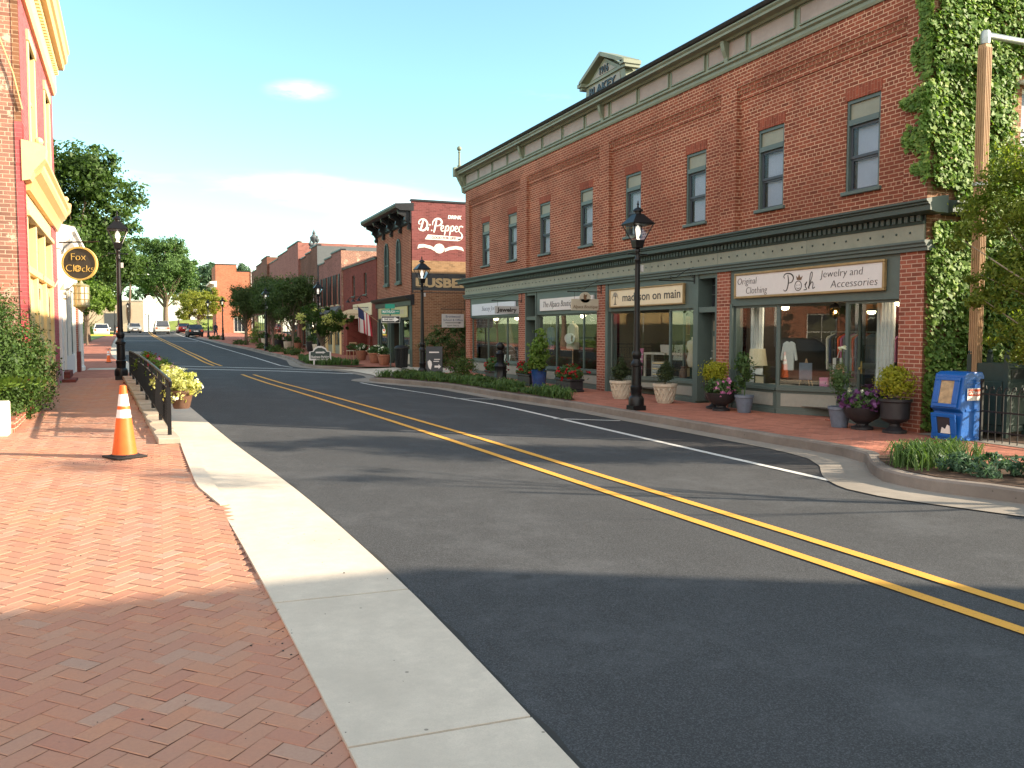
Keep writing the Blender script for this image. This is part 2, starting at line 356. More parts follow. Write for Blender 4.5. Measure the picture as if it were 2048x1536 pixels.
def box_uv(me):
    uv = me.uv_layers.new(name='UVMap'); n = len(me.loops)
    co = np.empty(len(me.vertices)*3); me.vertices.foreach_get('co', co); co = co.reshape(-1, 3)
    vi = np.empty(n, int); me.loops.foreach_get('vertex_index', vi)
    nr = np.empty(len(me.polygons)*3); me.polygons.foreach_get('normal', nr); nr = np.abs(nr.reshape(-1, 3))
    lt = np.empty(len(me.polygons), int); me.polygons.foreach_get('loop_total', lt)
    ax = np.repeat(np.argmax(nr - np.array([0, 0, .0]), 1), lt); c = co[vi]; out = np.empty((n, 2))
    out[:, 0] = np.where(ax == 0, c[:, 1], c[:, 0]); out[:, 1] = np.where(ax == 2, c[:, 1], c[:, 2])
    uv.data.foreach_set('uv', out.ravel())
def link(name, data, parent=None, loc=(0,0,0), rot=(0,0,0)):
    o = bpy.data.objects.new(name, data); COL.objects.link(o)
    o.location = loc; o.rotation_euler = rot if isinstance(rot, (tuple, list)) else (0, 0, rot)
    if parent: o.parent = parent
    return o
def thing(name, label, cat, loc=(0,0,0), rz=0., group=None):
    o = link(name, None, None, loc, (0, 0, rz)); o.empty_display_size = .2
    o['label'] = label; o['category'] = cat
    if group: o['group'] = group
    return o
def tag(o, label, cat, group=None, kind=None):
    o['label'] = label; o['category'] = cat
    if group: o['group'] = group
    if kind: o['kind'] = kind
    return o
def struct(o): o['kind'] = 'structure'; return o
KIDS = {}
def dup(root, loc, rz, label=None):
    r = root.copy(); COL.objects.link(r); r.location = loc; r.rotation_euler = (0, 0, rz)
    if label: r['label'] = label
    def rec(src, dst):
        for ch in list(src.children):
            c = ch.copy(); COL.objects.link(c); c.parent = dst; rec(ch, c)
    rec(root, r); return r
_font = None
def text(body, size, name, parent, m, loc, rz=0., align='CENTER', shear=0., off=0., ext=.004, width=None, sx=1., spacing=1.):
    """lettering standing upright, read from the -y side of its parent"""
    cu = bpy.data.curves.new(name, 'FONT'); cu.body = body; cu.size = size; cu.align_x = align; cu.align_y = 'CENTER'
    cu.shear = shear; cu.offset = off; cu.extrude = ext; cu.resolution_u = 3; cu.space_character = spacing
    t = bpy.data.objects.new('tmp', cu); COL.objects.link(t)
    bpy.context.view_layer.update()
    me = bpy.data.meshes.new_from_object(t.evaluated_get(bpy.context.evaluated_depsgraph_get()))
    bpy.data.objects.remove(t); bpy.data.curves.remove(cu)
    xs = [v.co.x for v in me.vertices]; k = sx
    if width and xs: k = width/(max(xs)-min(xs))
    for v in me.vertices: v.co = (v.co.x*k, -v.co.z, v.co.y)
    me.materials.clear(); me.materials.append(m)
    return link(name, me, parent, loc, (0, 0, rz))
def smooth_path(pts, k=6):
    P = [np.array(p, float) for p in pts]; out = []
    for i in range(len(P)-1):
        a = P[max(i-1, 0)]; b = P[i]; c = P[i+1]; d = P[min(i+2, len(P)-1)]
        for t in np.linspace(0, 1, k, endpoint=False):
            out.append(.5*((2*b)+(-a+c)*t+(2*a-5*b+4*c-d)*t*t+(-a+3*b-3*c+d)*t**3))
    out.append(P[-1]); return out
def stroke(mb, pts, w, y0=-.004, y1=.006, k=5, mi=0, curve=True):
    """painted pen stroke of width w (number or list) in the xz plane"""
    P = smooth_path(pts, k) if curve and len(pts) > 2 else [np.array(p, float) for p in pts]
    n = len(P); ws = np.interp(np.linspace(0, 1, n), np.linspace(0, 1, len(w)), w) if isinstance(w, (list, tuple)) else [w]*n
    l = []; r = []
    for i in range(n):
        t = P[min(i+1, n-1)] - P[max(i-1, 0)]; t = t/(np.hypot(*t)+1e-9); q = np.array((-t[1], t[0]))*ws[i]/2
        l.append(P[i]+q); r.append(P[i]-q)
    for i in range(n-1):
        mb.prism([l[i], l[i+1], r[i+1], r[i]], 'xz', y0, y1, mi)
def disc(mb, cx, cz, rx, rz, y0, y1, n=32, mi=0):
    return mb.prism([(cx+rx*cos(2*pi*k/n), cz+rz*sin(2*pi*k/n)) for k in range(n)], 'xz', y0, y1, mi)
def ring(mb, cx, cz, rx, rz, w, y0, y1, n=32, mi=0):
    o = [(cx+rx*cos(2*pi*k/n), cz+rz*sin(2*pi*k/n)) for k in range(n)]; i_ = [(cx+(rx-w)*cos(2*pi*k/n), cz+(rz-w)*sin(2*pi*k/n)) for k in range(n)]
    for k in range(n):
        j = (k+1) % n; mb.prism([o[k], o[j], i_[j], i_[k]], 'xz', y0, y1, mi)
    return mb
# ------------------------------------------------------------------ foliage
def quads_mesh(name, V, mats, parent=None, midx=None, loc=(0,0,0)):
    """V (n,4,3) -> one mesh of n leaf faces"""
    n = len(V); me = bpy.data.meshes.new(name); me.vertices.add(n*4); me.loops.add(n*4); me.polygons.add(n)
    me.vertices.foreach_set('co', np.ascontiguousarray(V, dtype=np.float32).ravel())
    me.loops.foreach_set('vertex_index', np.arange(n*4, dtype=np.int32)); me.polygons.foreach_set('loop_start', np.arange(0, n*4, 4, dtype=np.int32))
    if not isinstance(mats, (list, tuple)): mats = [mats]
    for m in mats: me.materials.append(m)
    if midx is not None: me.polygons.foreach_set('material_index', np.asarray(midx, dtype=np.int32))
    me.update(calc_edges=True); me.validate()
    return link(name, me, parent, loc)
def leaves(P, size, rng, aspect=.5, nrm=None, spread=1., jit=.35, fold=.15):
    """leaf quads at points P; nrm = preferred facing"""
    n = len(P); d = rng.normal(size=(n, 3))
    if nrm is not None: d = np.asarray(nrm)*(1/spread) + d*.5
    d /= np.linalg.norm(d, axis=1, keepdims=True)+1e-9
    u = rng.normal(size=(n, 3)); u -= d*(u*d).sum(1, keepdims=True); u /= np.linalg.norm(u, axis=1, keepdims=True)+1e-9
    w = np.cross(d, u); s = (size*(1+jit*rng.uniform(-1, 1, n)))[:, None]
    b = P - u*s*.5; t = P + u*s*.5; l = P + w*s*aspect*.5 + d*s*fold; r = P - w*s*aspect*.5 + d*s*fold
    return np.stack([b, l, t, r], 1)
def crown_points(blobs, n, rng, clump=.28, per=45, shell=.62, flat=1.):
    B = np.array(blobs, float); vol = B[:, 3]*B[:, 4]*B[:, 5]; pr = vol**.75/(vol**.75).sum()
    k = max(4, n//per); bi = rng.choice(len(B), k, p=pr)
    d = rng.normal(size=(k, 3)); d /= np.linalg.norm(d, axis=1, keepdims=True)
    r = shell+(1-shell)*rng.random(k)**.7; r[rng.random(k) < .22] *= .6
    c = B[bi, :3]+d*B[bi, 3:]*r[:, None]
    rad = clump*np.minimum.reduce([B[bi, 3], B[bi, 4], B[bi, 5]])*(.6+.8*rng.random(k))
    ci = rng.integers(0, k, n)
    off = rng.normal(size=(n, 3))*.6; off[:, 2] *= .75*flat
    P = c[ci]+off*rad[ci][:, None]
    nr = (P-B[bi[ci], :3]); nr /= np.linalg.norm(nr, axis=1, keepdims=True)+1e-9
    return P, nr
def foliage(name, blobs, n, size, mats, parent, seed, clump=.28, per=45, shell=.62, aspect=.55, flowers=0, fsize=None):
    rng = np.random.default_rng(seed); P, nr = crown_points(blobs, n, rng, clump, per, shell)
    V = leaves(P, size, rng, aspect, nr, 1.2); mi = np.zeros(n, int)
    if flowers:
        k = rng.choice(n, flowers, replace=False); F = P[k]+nr[k]*size*.6
        V = np.concatenate([V]+[leaves(F+rng.normal(size=F.shape)*size*.35, fsize or size, rng, .9, nr[k]) for _ in range(4)])
        mi = np.concatenate([mi, np.ones(flowers*4, int)])
    return quads_mesh(name, V, mats, parent, mi)
def blades(name, spots, per, h, mats, parent, seed, w=.012, lean=.7):
    """arching strap leaves in tufts"""
    rng = np.random.default_rng(seed); Q = []
    for (x, y, z, k) in spots:
        for _ in range(per):
            a = rng.uniform(0, 2*pi); H = h*k*rng.uniform(.6, 1.15); o = lean*H*rng.uniform(.25, 1.1)
            dx, dy = cos(a), sin(a); bx, by = x+rng.normal()*.05*k, y+rng.normal()*.05*k; px, py = -dy*w, dx*w
            pts = [(0, 0, 1), (.25*o, .6*H, .95), (.62*o, .86*H, .75), (1.05*o, .9*H if o < .3*H else (.62*H if o < .7*H else .4*H), .12)]
            for i in range(3):
                (o0, z0, w0), (o1, z1, w1) = pts[i], pts[i+1]
                Q.append([(bx+dx*o0+px*w0, by+dy*o0+py*w0, z+z0), (bx+dx*o0-px*w0, by+dy*o0-py*w0, z+z0), (bx+dx*o1-px*w1, by+dy*o1-py*w1, z+z1), (bx+dx*o1+px*w1, by+dy*o1+py*w1, z+z1)])
    return quads_mesh(name, np.array(Q), mats, parent)
def trunk(parent, h, r, branches, seed, m, base=0., lean=(0, 0), name='trunk', spread=.5, up=.8, reach=()):
    g = random.Random(seed); mb = MB()
    pts = [(0, 0, base-.1)]; n = 6
    for i in range(1, n+1):
        f = i/n; pts.append((lean[0]*f+g.uniform(-.04, .04)*h*.2, lean[1]*f+g.uniform(-.04, .04)*h*.2, base+h*f))
    mb.tube(pts, [r*1.5]+[r*(1.02-.45*i/n) for i in range(1, n+1)], 10)
    for b in range(branches):
        i = g.randint(n//2, n); p = Vector(pts[i]); a = 2*pi*b/branches+g.uniform(-.4, .4); ln = h*g.uniform(.45, .85)
        q = [p]
        for j in range(1, 5):
            f = j/4; q.append(p+Vector((cos(a)*ln*spread*f**.8, sin(a)*ln*spread*f**.8, ln*up*f)))
        mb.tube(q, [r*.5*(1-.8*j/4) for j in range(5)], 7)
        for s in range(2):
            qq = q[2+s]; aa = a+g.choice((-1, 1))*g.uniform(.5, 1.1); l2 = ln*.45
            mb.tube([qq, qq+Vector((cos(aa)*l2*.35, sin(aa)*l2*.35, l2*.4)), qq+Vector((cos(aa)*l2*.6, sin(aa)*l2*.6, l2*.85))], [r*.22, r*.14, r*.04], 6)
    for i, c in enumerate(reach):            # limbs that run out to each leaf mass
        p = Vector(pts[g.randint(n//2, n)]); e = Vector(c[:3]); k = (p+e)/2+Vector((g.uniform(-.1, .1), g.uniform(-.1, .1), -.08))*(e-p).length
        mb.tube([p, (p+k)/2, k, (k+e)/2, e], [r*.34, r*.28, r*.21, r*.15, r*.06], 6)
    return mb.build(name, m, parent, smooth=True)
# ------------------------------------------------------------------ terrain (x to the right, y along the street, metres)
ZP = [(-50,0),(28,0),(40,.12),(50,.26),(61,.36),(75,.55),(91,.84),(106,1.07),(129,1.5),(140,1.7),(165,2.2),(230,3.6),(400,7.)]
def soft(pts, w):           # the same polyline with its corners eased over w metres
    xs_, ys_ = [p[0] for p in pts], [p[1] for p in pts]; k = np.linspace(-1, 1, 9); wt = (1-k*k)+.02; wt /= wt.sum()
    return lambda y: float((np.interp(y+k*w, xs_, ys_)*wt).sum())
bank = soft([(2,-.02),(4,.0),(9,.08),(16,.2),(25,.25),(45,.22),(100,.1),(140,0)], 3.)
zroad = lambda x, y: interp(y, ZP)+max(0, bank(y))*min(1.3, max(0, (7.5-x)/6))
zs = lambda x, y: interp(y, ZP)+.15
ZLP = [(-30,.0),(3,.012),(5.8,.045),(7.4,.075),(9,.13),(10,.16),(11.9,.21),(14,.27),(20,.45),(25,.56),(30,.5),(35,.47),(40,.5),(47,.60),(56,.67),(76,.86),(115,1.42),(150,2.05)]
_zl = soft(ZLP, 1.2); zl = lambda x, y: _zl(y)
XG = [(-30,1.4),(3.1,1.54),(4,1.59),(5.4,1.57),(7.2,1.48),(9.3,1.37),(11.8,1.1),(14.3,.88),(18.2,.61),(22.2,.36),(27,.05),(33,-.5),(40,-1.1),(47,-1.7),(56,-2.2),(76,-3.),(115,-4.2),(150,-5.5)]
XE = [(-30,.9),(3.5,.72),(4.7,.68),(5.8,.65),(7.3,.59),(9.1,.5),(11,.44),(12.9,.38)]
KX = [(-12,8.75),(4,8.55),(6.15,8.31),(7.06,7.95),(7.74,7.98),(8.3,8.35),(8.9,8.9),(9.6,9.1),(11.5,9.05),(14.7,9.03),(18,9.0),(21.7,8.62),(26,8.5),(28,7.95),(28.8,7.65),(30.0,7.0),(30.4,6.95),(30.9,7.3),(31.4,8.1),(32,9.3),(32.4,10.2)]
KF = [(37.6,9.6),(37.9,8.9),(38.4,7.9),(39.0,7.0),(39.6,6.55),(41.5,6.25),(44,6.4),(47.6,6.72),(52.5,6.72),(67,6.42),(80,5.5),(95,4.83),(110,4.2),(130,3.2),(150,2.2)]
PX = [(-12,8.3),(5.2,7.95),(6.2,7.55),(6.9,7.25),(7.5,7.18),(8.27,7.55),(9.0,8.2),(9.6,8.52),(10.5,8.66),(15,8.66),(18,8.62),(21.7,8.25),(26,8.1),(28,7.4),(29.2,6.65),(30.2,6.25),(31.2,6.6),(32.2,7.3),(33.5,7.5),(36.5,7.3),(37.8,6.9),(39.2,6.1),(40.5,5.75),(42,5.8),(47,6.35),(52,6.38),(67,6.1),(80,5.2),(95,4.5),(110,3.85),(130,2.9),(150,1.9)]
WL = [(-12,7.4),(8.13,7.48),(12.3,7.56),(16,7.66),(19.5,7.73),(23,7.35),(28.3,6.48),(29.9,6.35)]
WF = [(39.8,5.62),(41.3,5.3),(48,5.12),(61,4.85),(80,4.25),(95.7,3.6),(110,3.),(130,2.4)]
FX = lambda y: 10.5-(y-45)*.012
def P(pts):
    if id(pts) not in _soft: _soft[id(pts)] = soft(pts, 2.6 if pts is XG else 1.6 if pts is XE or pts is WL else .45 if pts is PX else .22)
    return _soft[id(pts)]
_soft = {}
def yrange(a, b, st, extra=()):
    s = set(np.round(np.arange(a, b, st), 3).tolist()) | {a, b} | {e for e in extra if a < e < b}; return sorted(s)
def strip(name, xl, xr, ys, z, m, nx=6, drop=None):
    vs = []; fs = []
    for y in ys:
        a, b = xl(y), xr(y)
        for i in range(nx+1):
            x = a+(b-a)*i/nx; vs.append((x, y, z(x, y)))
    k = nx+1
    for j in range(len(ys)-1):
        for i in range(nx): fs.append((j*k+i, j*k+i+1, (j+1)*k+i+1, (j+1)*k+i))
    if drop:
        o = len(vs); n = len(ys)
        for j in range(n):
            for e in (0, nx):
                p = vs[j*k+e]; vs.append((p[0], p[1], p[2]-drop))
        for j in range(n-1):
            fs.append((j*k, (j+1)*k, o+2*(j+1), o+2*j)); fs.append((j*k+nx, o+2*j+1, o+2*(j+1)+1, (j+1)*k+nx))
        fs.append((0, o, o+1, nx)); fs.append(((n-1)*k, (n-1)*k+nx, o+2*n-1, o+2*n-2))
    mb = MB(); mb.add(vs, fs); return mb.build(name, m, fix=bool(drop))
def ribbon(name, pts, w, z, m, mb=None, step=1.):
    """painted line along pts on the surface z"""
    own = mb is None; mb = mb or MB(); Q = []
    for a, b in zip(pts[:-1], pts[1:]):
        n = max(1, int(math.hypot(b[0]-a[0], b[1]-a[1])/step))
        Q += [(a[0]+(b[0]-a[0])*i/n, a[1]+(b[1]-a[1])*i/n) for i in range(n)]
    Q.append(pts[-1]); vs = []; fs = []
    for i, p in enumerate(Q):
        a, b = Q[max(i-1, 0)], Q[min(i+1, len(Q)-1)]; t = Vector((b[0]-a[0], b[1]-a[1])).normalized(); q = Vector((-t.y, t.x))*w/2
        for s in (1, -1): x, y = p[0]+q.x*s, p[1]+q.y*s; vs.append((x, y, z(x, y)))
    for i in range(len(Q)-1): fs.append((2*i, 2*i+1, 2*i+3, 2*i+2))
    mb.add(vs, fs)
    return mb.build(name, m, fix=False) if own else mb
KY = [p[0] for p in KX]; KFY = [p[0] for p in KF]; PY = [p[0] for p in PX]
# the ground under everything, out to the horizon
gy = yrange(-60, 160, 4)+[180, 230, 300, 400, 700, 1500]
xs_ = [-900, -300, -120, -60, -30, -16, -8, -4, 0, 4, 8, 12, 16, 30, 60, 120, 300, 900]
mb = MB(); zg = lambda x, y: interp(min(y, 300), ZP)-.12-(.4 if -8 < x < 12 and y < 150 else 0)
mb.add([(x, y, zg(x, y)) for y in gy for x in xs_], [(j*18+i, j*18+i+1, (j+1)*18+i+1, (j+1)*18+i) for j in range(len(gy)-1) for i in range(17)])
struct(mb.build('ground', M['grass'], fix=False))
struct(strip('road', lambda y: P(XG)(y)-.06, lambda y: P(PX)(y)+.05, yrange(-12, 150, 1., PY), zroad, M['asphalt'], 10))
z1 = lambda x, y: zroad(x, y)+.004; z2 = lambda x, y: zroad(x, y)+.009
struct(strip('parking_lane', P(WL), lambda y: P(PX)(y)+.03, yrange(8.15, 28.6, .25, PY), z1, M['asphalt_new'], 3))
struct(strip('parking_lane', P(WF), lambda y: P(PX)(y)+.03, yrange(42.3, 108, 2., PY), z1, M['asphalt_new'], 3))
mb = MB()
ribbon('', [(P(WL)(y), y) for y in np.arange(7.6, 29.9, .8)], .11, z2, None, mb); ribbon('', [(x, y) for y, x in WF], .11, z2, None, mb)
ribbon('', [(7.35, 21.95), (8.27, 21.35)], .09, z2, None, mb); ribbon('', [(7.55, 16.05), (8.62, 15.15)], .09, z2, None, mb)
ribbon('', [(2.5, 131.), (2.0, 128.), (2.9, 124)], .12, z2, None, mb)
mb.build('edge_line', M['white_line'], fix=False)['kind'] = 'structure'
mb = MB(); ribbon('', [(.0, 38.7), (4.9, 38.3), (7.3, 37.5)], .28, z2, None, mb); ribbon('', [(-.1, 36.35), (4.6, 36.15), (7.5, 35.1)], .3, z2, None, mb)
ribbon('', [(-2.9, 88.5), (3.6, 88.4)], .5, z2, None, mb)
mb.build('crosswalk_line', M['white_line'], fix=False)['kind'] = 'structure'
YN = [(4.80,-6),(4.79,3.51),(4.71,5.38),(4.59,7.45),(4.39,11.09),(3.99,16.88),(3.51,23.48),(2.81,33.02)]
YN2 = [(5.2,-6),(5.19,3.82),(5.17,5.91),(5.04,8.19),(4.87,12.29),(4.41,18.64),(3.85,25.73),(3.2,33.4)]
YF = [(2.3,39.71),(2.05,42),(1.68,53.6),(1.16,71.7),(.24,92.6),(-.88,124.5),(-1.3,145)]
mb = MB()
sm = lambda pts: [(soft([(b, a) for a, b in pts], 2.5)(y), y) for y in np.arange(pts[0][1], pts[-1][1]+.01, 1.)]
for pts, w in ((sm(YN),.115),(sm(YN2),.115),(sm(YF),.12),([(x+.32, y) for x, y in sm(YF)],.12)): ribbon('', pts, w, z2, None, mb)
mb.build('centre_line', M['yellow_line'], fix=False)['kind'] = 'structure'
# left gutter pan in slabs with open joints
mb = MB(); js = [-6,-4,-2,0,1.6,3.55,5.6,7.6,9.6,11.6,13.6,15.6,17.6,19.6,21.6,23.6,25.6]
cap_r = lambda y: .26-(y-12.9)*.073
gl = lambda y: P(XE)(y) if y < 12.9 else cap_r(y)-.04
for a, b in zip(js[:-1], js[1:]):
    ys = yrange(a+.009, b-.009, .5, [p[0] for p in XG]+[12.9]); vs = []; fs = []
    for y in ys:
        l, r = gl(y), P(XG)(y)
        for i in range(4):
            x = l+(r-l)*i/3; vs.append((x, y, zroad(r, y)+.022+.012*abs(1-i/3)))
        vs += [(l, y, -.1), (r, y, zroad(r, y)-.05)]
    for j in range(len(ys)-1):
        o, p = j*6, (j+1)*6
        fs += [(o+i, o+i+1, p+i+1, p+i) for i in range(3)]+[(o, p, p+4, o+4), (o+3, o+5, p+5, p+3)]
    e = (len(ys)-1)*6; fs += [(0, 4, 5, 3, 2, 1), (e, e+1, e+2, e+3, e+5, e+4)]
    mb.add(vs, fs)
struct(mb.build('gutter', M['conc']))
struct(strip('gutter', lambda y: P(XG)(y)-interp(y, [(25.6,.75),(33,.8),(40,.42),(150,.4)]), P(XG), yrange(25.61, 118, 2.), lambda x, y: zroad(x, y)+.02, M['conc'], 2))
struct(strip('asphalt_seam', lambda y: P(XG)(y)-.01, lambda y: P(XG)(y)+.035+.02*sin(y*7)*sin(y*3.1), yrange(-6, 25, .2), lambda x, y: zroad(x, y)+.006, M['seam'], 1))
# low kerb between bricks and gutter
struct(strip('kerb', lambda y: P(XE)(y)-interp(y, [(8.7,-.0),(9.7,.13)]), lambda y: P(XE)(y)+.02+.05*max(0, min(1, (11-y)/2)), yrange(8.7, 12.86, .3), lambda x, y: zl(x, y)+.012, M['conc'], 2, .25))
# right kerbs and gutter pans
for nm, K, a, b in (('kerb', KX, -12, 32.4), ('kerb', KF, 37.6, 150)):
    ky = [p[0] for p in K]; mb = MB(); ys = yrange(a, b, .5 if b < 40 else 1., ky)
    pts = [Vector((P(K)(y), y)) for y in ys]; vs = []; fs = []
    for i, p in enumerate(pts):
        t = (pts[min(i+1, len(pts)-1)]-pts[max(i-1, 0)]).normalized(); q = Vector((t.y, -t.x)); fade = min(1, max(.12, (32.4-p.y)/2.2)) if b < 40 else min(1, max(.12, (p.y-37.4)/1.4))
        z0 = zroad(p.x, p.y)-.06; zt = interp(p.y, ZP)+.155*fade+.004+.004*sin(p.y*5)
        vs += [(p.x, p.y, z0), (p.x+q.x*.012, p.y+q.y*.012, zt-.025), (p.x+q.x*.035, p.y+q.y*.035, zt), (p.x+q.x*.17, p.y+q.y*.17, zt), (p.x+q.x*.17, p.y+q.y*.17, z0)]
    for j in range(len(ys)-1):
        for i in range(4): fs.append((j*5+i, (j+1)*5+i, (j+1)*5+i+1, j*5+i+1))
    fs += [(0, 1, 2, 3, 4), tuple((len(ys)-1)*5+i for i in (4, 3, 2, 1, 0))]
    mb.add(vs, fs); struct(mb.build(nm, M['kerb'], smooth=True))
struct(strip('gutter', P(PX), lambda y: (P(KX)(y) if y < 32.4 else P(KF)(y) if y > 37.6 else 10.)+.02, yrange(-12, 150, .5, PY+KY+KFY), lambda x, y: zroad(x, y)+.012, M['conc_old'], 2))
# right pavements
kx = lambda y: P(KX)(y)+.16
pv = lambda x, y: zs(x, y)-.003
struct(strip('pavement', kx, lambda y: 12.1 if y < 33 else 10.5, yrange(-12, 32.4, .5, KY), pv, M['paver_far'], 4))
struct(strip('pavement', lambda y: P(KF)(y)+.16, lambda y: FX(y)+1.5, yrange(37.9, 148, 1., KFY), pv, M['paver_far'], 4))
struct(strip('alley_apron', lambda y: P(PX)(y)+.4, lambda y: 10.0, yrange(32.2, 38.0, .4), lambda x, y: zs(x, y)-.11+.03*max(0, x-8), M['conc'], 6))
struct(strip('alley', lambda y: 9.9, lambda y: 34, yrange(32.3, 38.2, .6), lambda x, y: zs(x, y)-.012, M['conc'], 6))
struct(strip('garden_path', lambda y: 11.35, lambda y: 13.2, yrange(-8, 10.3, 1.), lambda x, y: zs(x, y)+.004, M['conc_old'], 3))
struct(strip('garden_soil', lambda y: 11.75, lambda y: 30, yrange(-8, 10.4, 1.), lambda x, y: zs(x, y)+.012, M['soil'], 4))
# planting beds behind the kerb
struct(strip('planting_bed', lambda y: P(KX)(y)+.17, lambda y: interp(y, [(2,9.6),(6,9.75),(7.2,9.65),(8.2,9.3),(8.7,9.0)]), yrange(2, 8.6, .3, KY), lambda x, y: zs(x, y)+.015, M['soil'], 4))
struct(strip('planting_bed', lambda y: P(KX)(y)+.17, lambda y: interp(y, [(18.4,9.25),(19.4,9.6),(22,9.5),(27,9.4),(30.6,8.9)]), yrange(18.6, 30.7, .4, KY), lambda x, y: zs(x, y)+.015, M['soil'], 4))
struct(strip('planting_bed', lambda y: P(KF)(y)+.17, lambda y: P(KF)(y)+interp(y, [(38.6,.4),(39.3,2.3),(45.5,1.6),(46.4,.4)]), yrange(38.7, 46.3, .4, KFY), lambda x, y: zs(x, y)+.015, M['soil'], 4))
# left brick pavement: every paver laid herringbone at 45 degrees
edge = lambda y: (P(XE)(y)-interp(y, [(8.4,-.04),(9.6,.1)])) if y < 12.86 else cap_r(y)-.25 if y < 25 else -1.
mb_v = []; mb_f = []; a_, g_ = .110, .0022; rg = random.Random(3); c45 = cos(pi/4)
def put(u0, v0, du, dv):
    ctr = Vector(((u0+du/2)*c45-(v0+dv/2)*c45, (u0+du/2)*c45+(v0+dv/2)*c45))
    if not (2.2 < ctr.y < 26 and -3.4 < ctr.x < edge(ctr.y)): return
    z = zl(ctr.x, ctr.y); tx, ty = rg.uniform(-.004, .004), rg.uniform(-.004, .004); dz = rg.uniform(-.0012, .0012); o = len(mb_v)
    for ins, lo in ((g_, -.004), (g_+.004, 0)):
        for (uu, vv) in ((u0+ins, v0+ins), (u0+du-ins, v0+ins), (u0+du-ins, v0+dv-ins), (u0+ins, v0+dv-ins)):
            x, y = uu*c45-vv*c45, uu*c45+vv*c45; mb_v.append((x, y, zl(x, y)+lo+dz+tx*(x-ctr.x)*4+ty*(y-ctr.y)*4))
    mb_f.extend([(o+4, o+5, o+6, o+7)]+[(o+i, o+(i+1) % 4, o+4+(i+1) % 4, o+4+i) for i in range(4)])
for i in range(-60, 260):
    for j in range(-60, 260):
        if (i-j) % 4 == 0: put(i*a_, j*a_, 2*a_, a_)
        if (i-j) % 4 == 3: put(i*a_, j*a_, a_, 2*a_)
mb = MB(); mb.add(mb_v, mb_f); struct(mb.build('brick_pavement', M['paver'], fix=False))
struct(strip('pavement_bed', lambda y: -9., lambda y: edge(y)+.03, yrange(-6, 26, .5), lambda x, y: zl(x, y)-.008, M['sand'], 4))
struct(strip('brick_pavement', lambda y: -5.6 if y > 34 else -3.4, lambda y: P(XG)(y)-interp(y, [(26,.5),(33,.75),(40,.42),(150,.4)])-.0, yrange(26, 118, 1.), lambda x, y: zl(x, y), M['paver_far'], 4, .5))
struct(strip('brick_pavement', lambda y: -9., lambda y: -3.38, yrange(-6, 13.2, 1.), lambda x, y: zl(x, y)-.002, M['paver_far'], 4))
struct(strip('lawn', lambda y: -30., lambda y: -5.55, yrange(36, 118, 2.), lambda x, y: zl(x, y)+.03, M['grass'], 4))
# ------------------------------------------------------------------ the long brick store building (local: x right along the front, y inwards, z up)
BX, BY, RZ = 11.5565, 32.92, -pi/2
def B(s, y=0., z=0.): return (BX+y, BY-s, z)
bl = thing('store_building', 'long two-storey red brick building with green cornice and four shopfronts', 'building', (BX, BY, 0), RZ)
LB = 22.5
WINS = [2.0, 4.67, 7.42, 10.33, 13.0, 15.86, 18.5, 20.98]
mb = MB(); holes = [(c-.4, c+.4, 4.30, 5.97) for c in WINS]
mb.wall(0, LB, 3.14, 7.5, holes, .11, .14)
for a, b in ((0, .42), (5.62, 6.18), (11.33, 11.88), (16.95, 17.5), (22.02, LB)): mb.box(a, b, 0, .16, 3.2, 7.0)
mb.box(0, LB, 0, .16, 7.0, 7.5)
for a, b in ((.42, 5.62), (6.18, 11.33), (11.88, 16.95), (17.5, 22.02)):
    for k, (z, d) in enumerate(((6.93, .03), (6.86, .055), (6.73, .08))): mb.box(a-.002, b+.002, d, .16, z, 7.0-.07*k+.001)
bw = mb.build('front_wall', M['bk'], bl)
M['soldier'] = brick('soldier_brick', (.30, .08, .045), (.235, .06, .036), (.40, .2, .13), w=.215, h=.0715, header=False, rot=pi/2, ms=.004)
mb = MB(); mb.wall(0, 12, 0, 8.1, [(2.1, 3.0, 4.6, 5.95)], 0, .14)
sw = mb.build('side_wall', M['bk_tan'], bl, (LB+.008, 0, 0), (0, 0, pi/2))
f = MB(); f.box(2.1, 3.0, .07, .12, 5.87, 5.95); f.box(2.1, 3.0, .07, .12, 4.6, 4.68); f.box(2.1, 2.18, .07, .12, 4.68, 5.87); f.box(2.92, 3.0, .07, .12, 4.68, 5.87); f.box(2.18, 2.92, .07, .12, 5.24, 5.3); f.box(2.0, 3.1, -.25, .0, 5.98, 6.04)
w = f.build('window', M['white'], bl, (LB, 0, 0), (0, 0, pi/2)); p = MB().box(2.18, 2.92, .1, .115, 4.68, 5.87); p.build('pane', M['blind'], w)
mb = MB(); mb.wall(0, 12, 0, 8.1, [], 0, .1); mb.build('side_wall', M['bk_tan'], bl, (0, 12, 0), (0, 0, -pi/2))
mb = MB(); mb.box(.02, LB-.02, .3, 12, 7.9, 8.0); mb.build('roof', M['roofgrey'], bl)
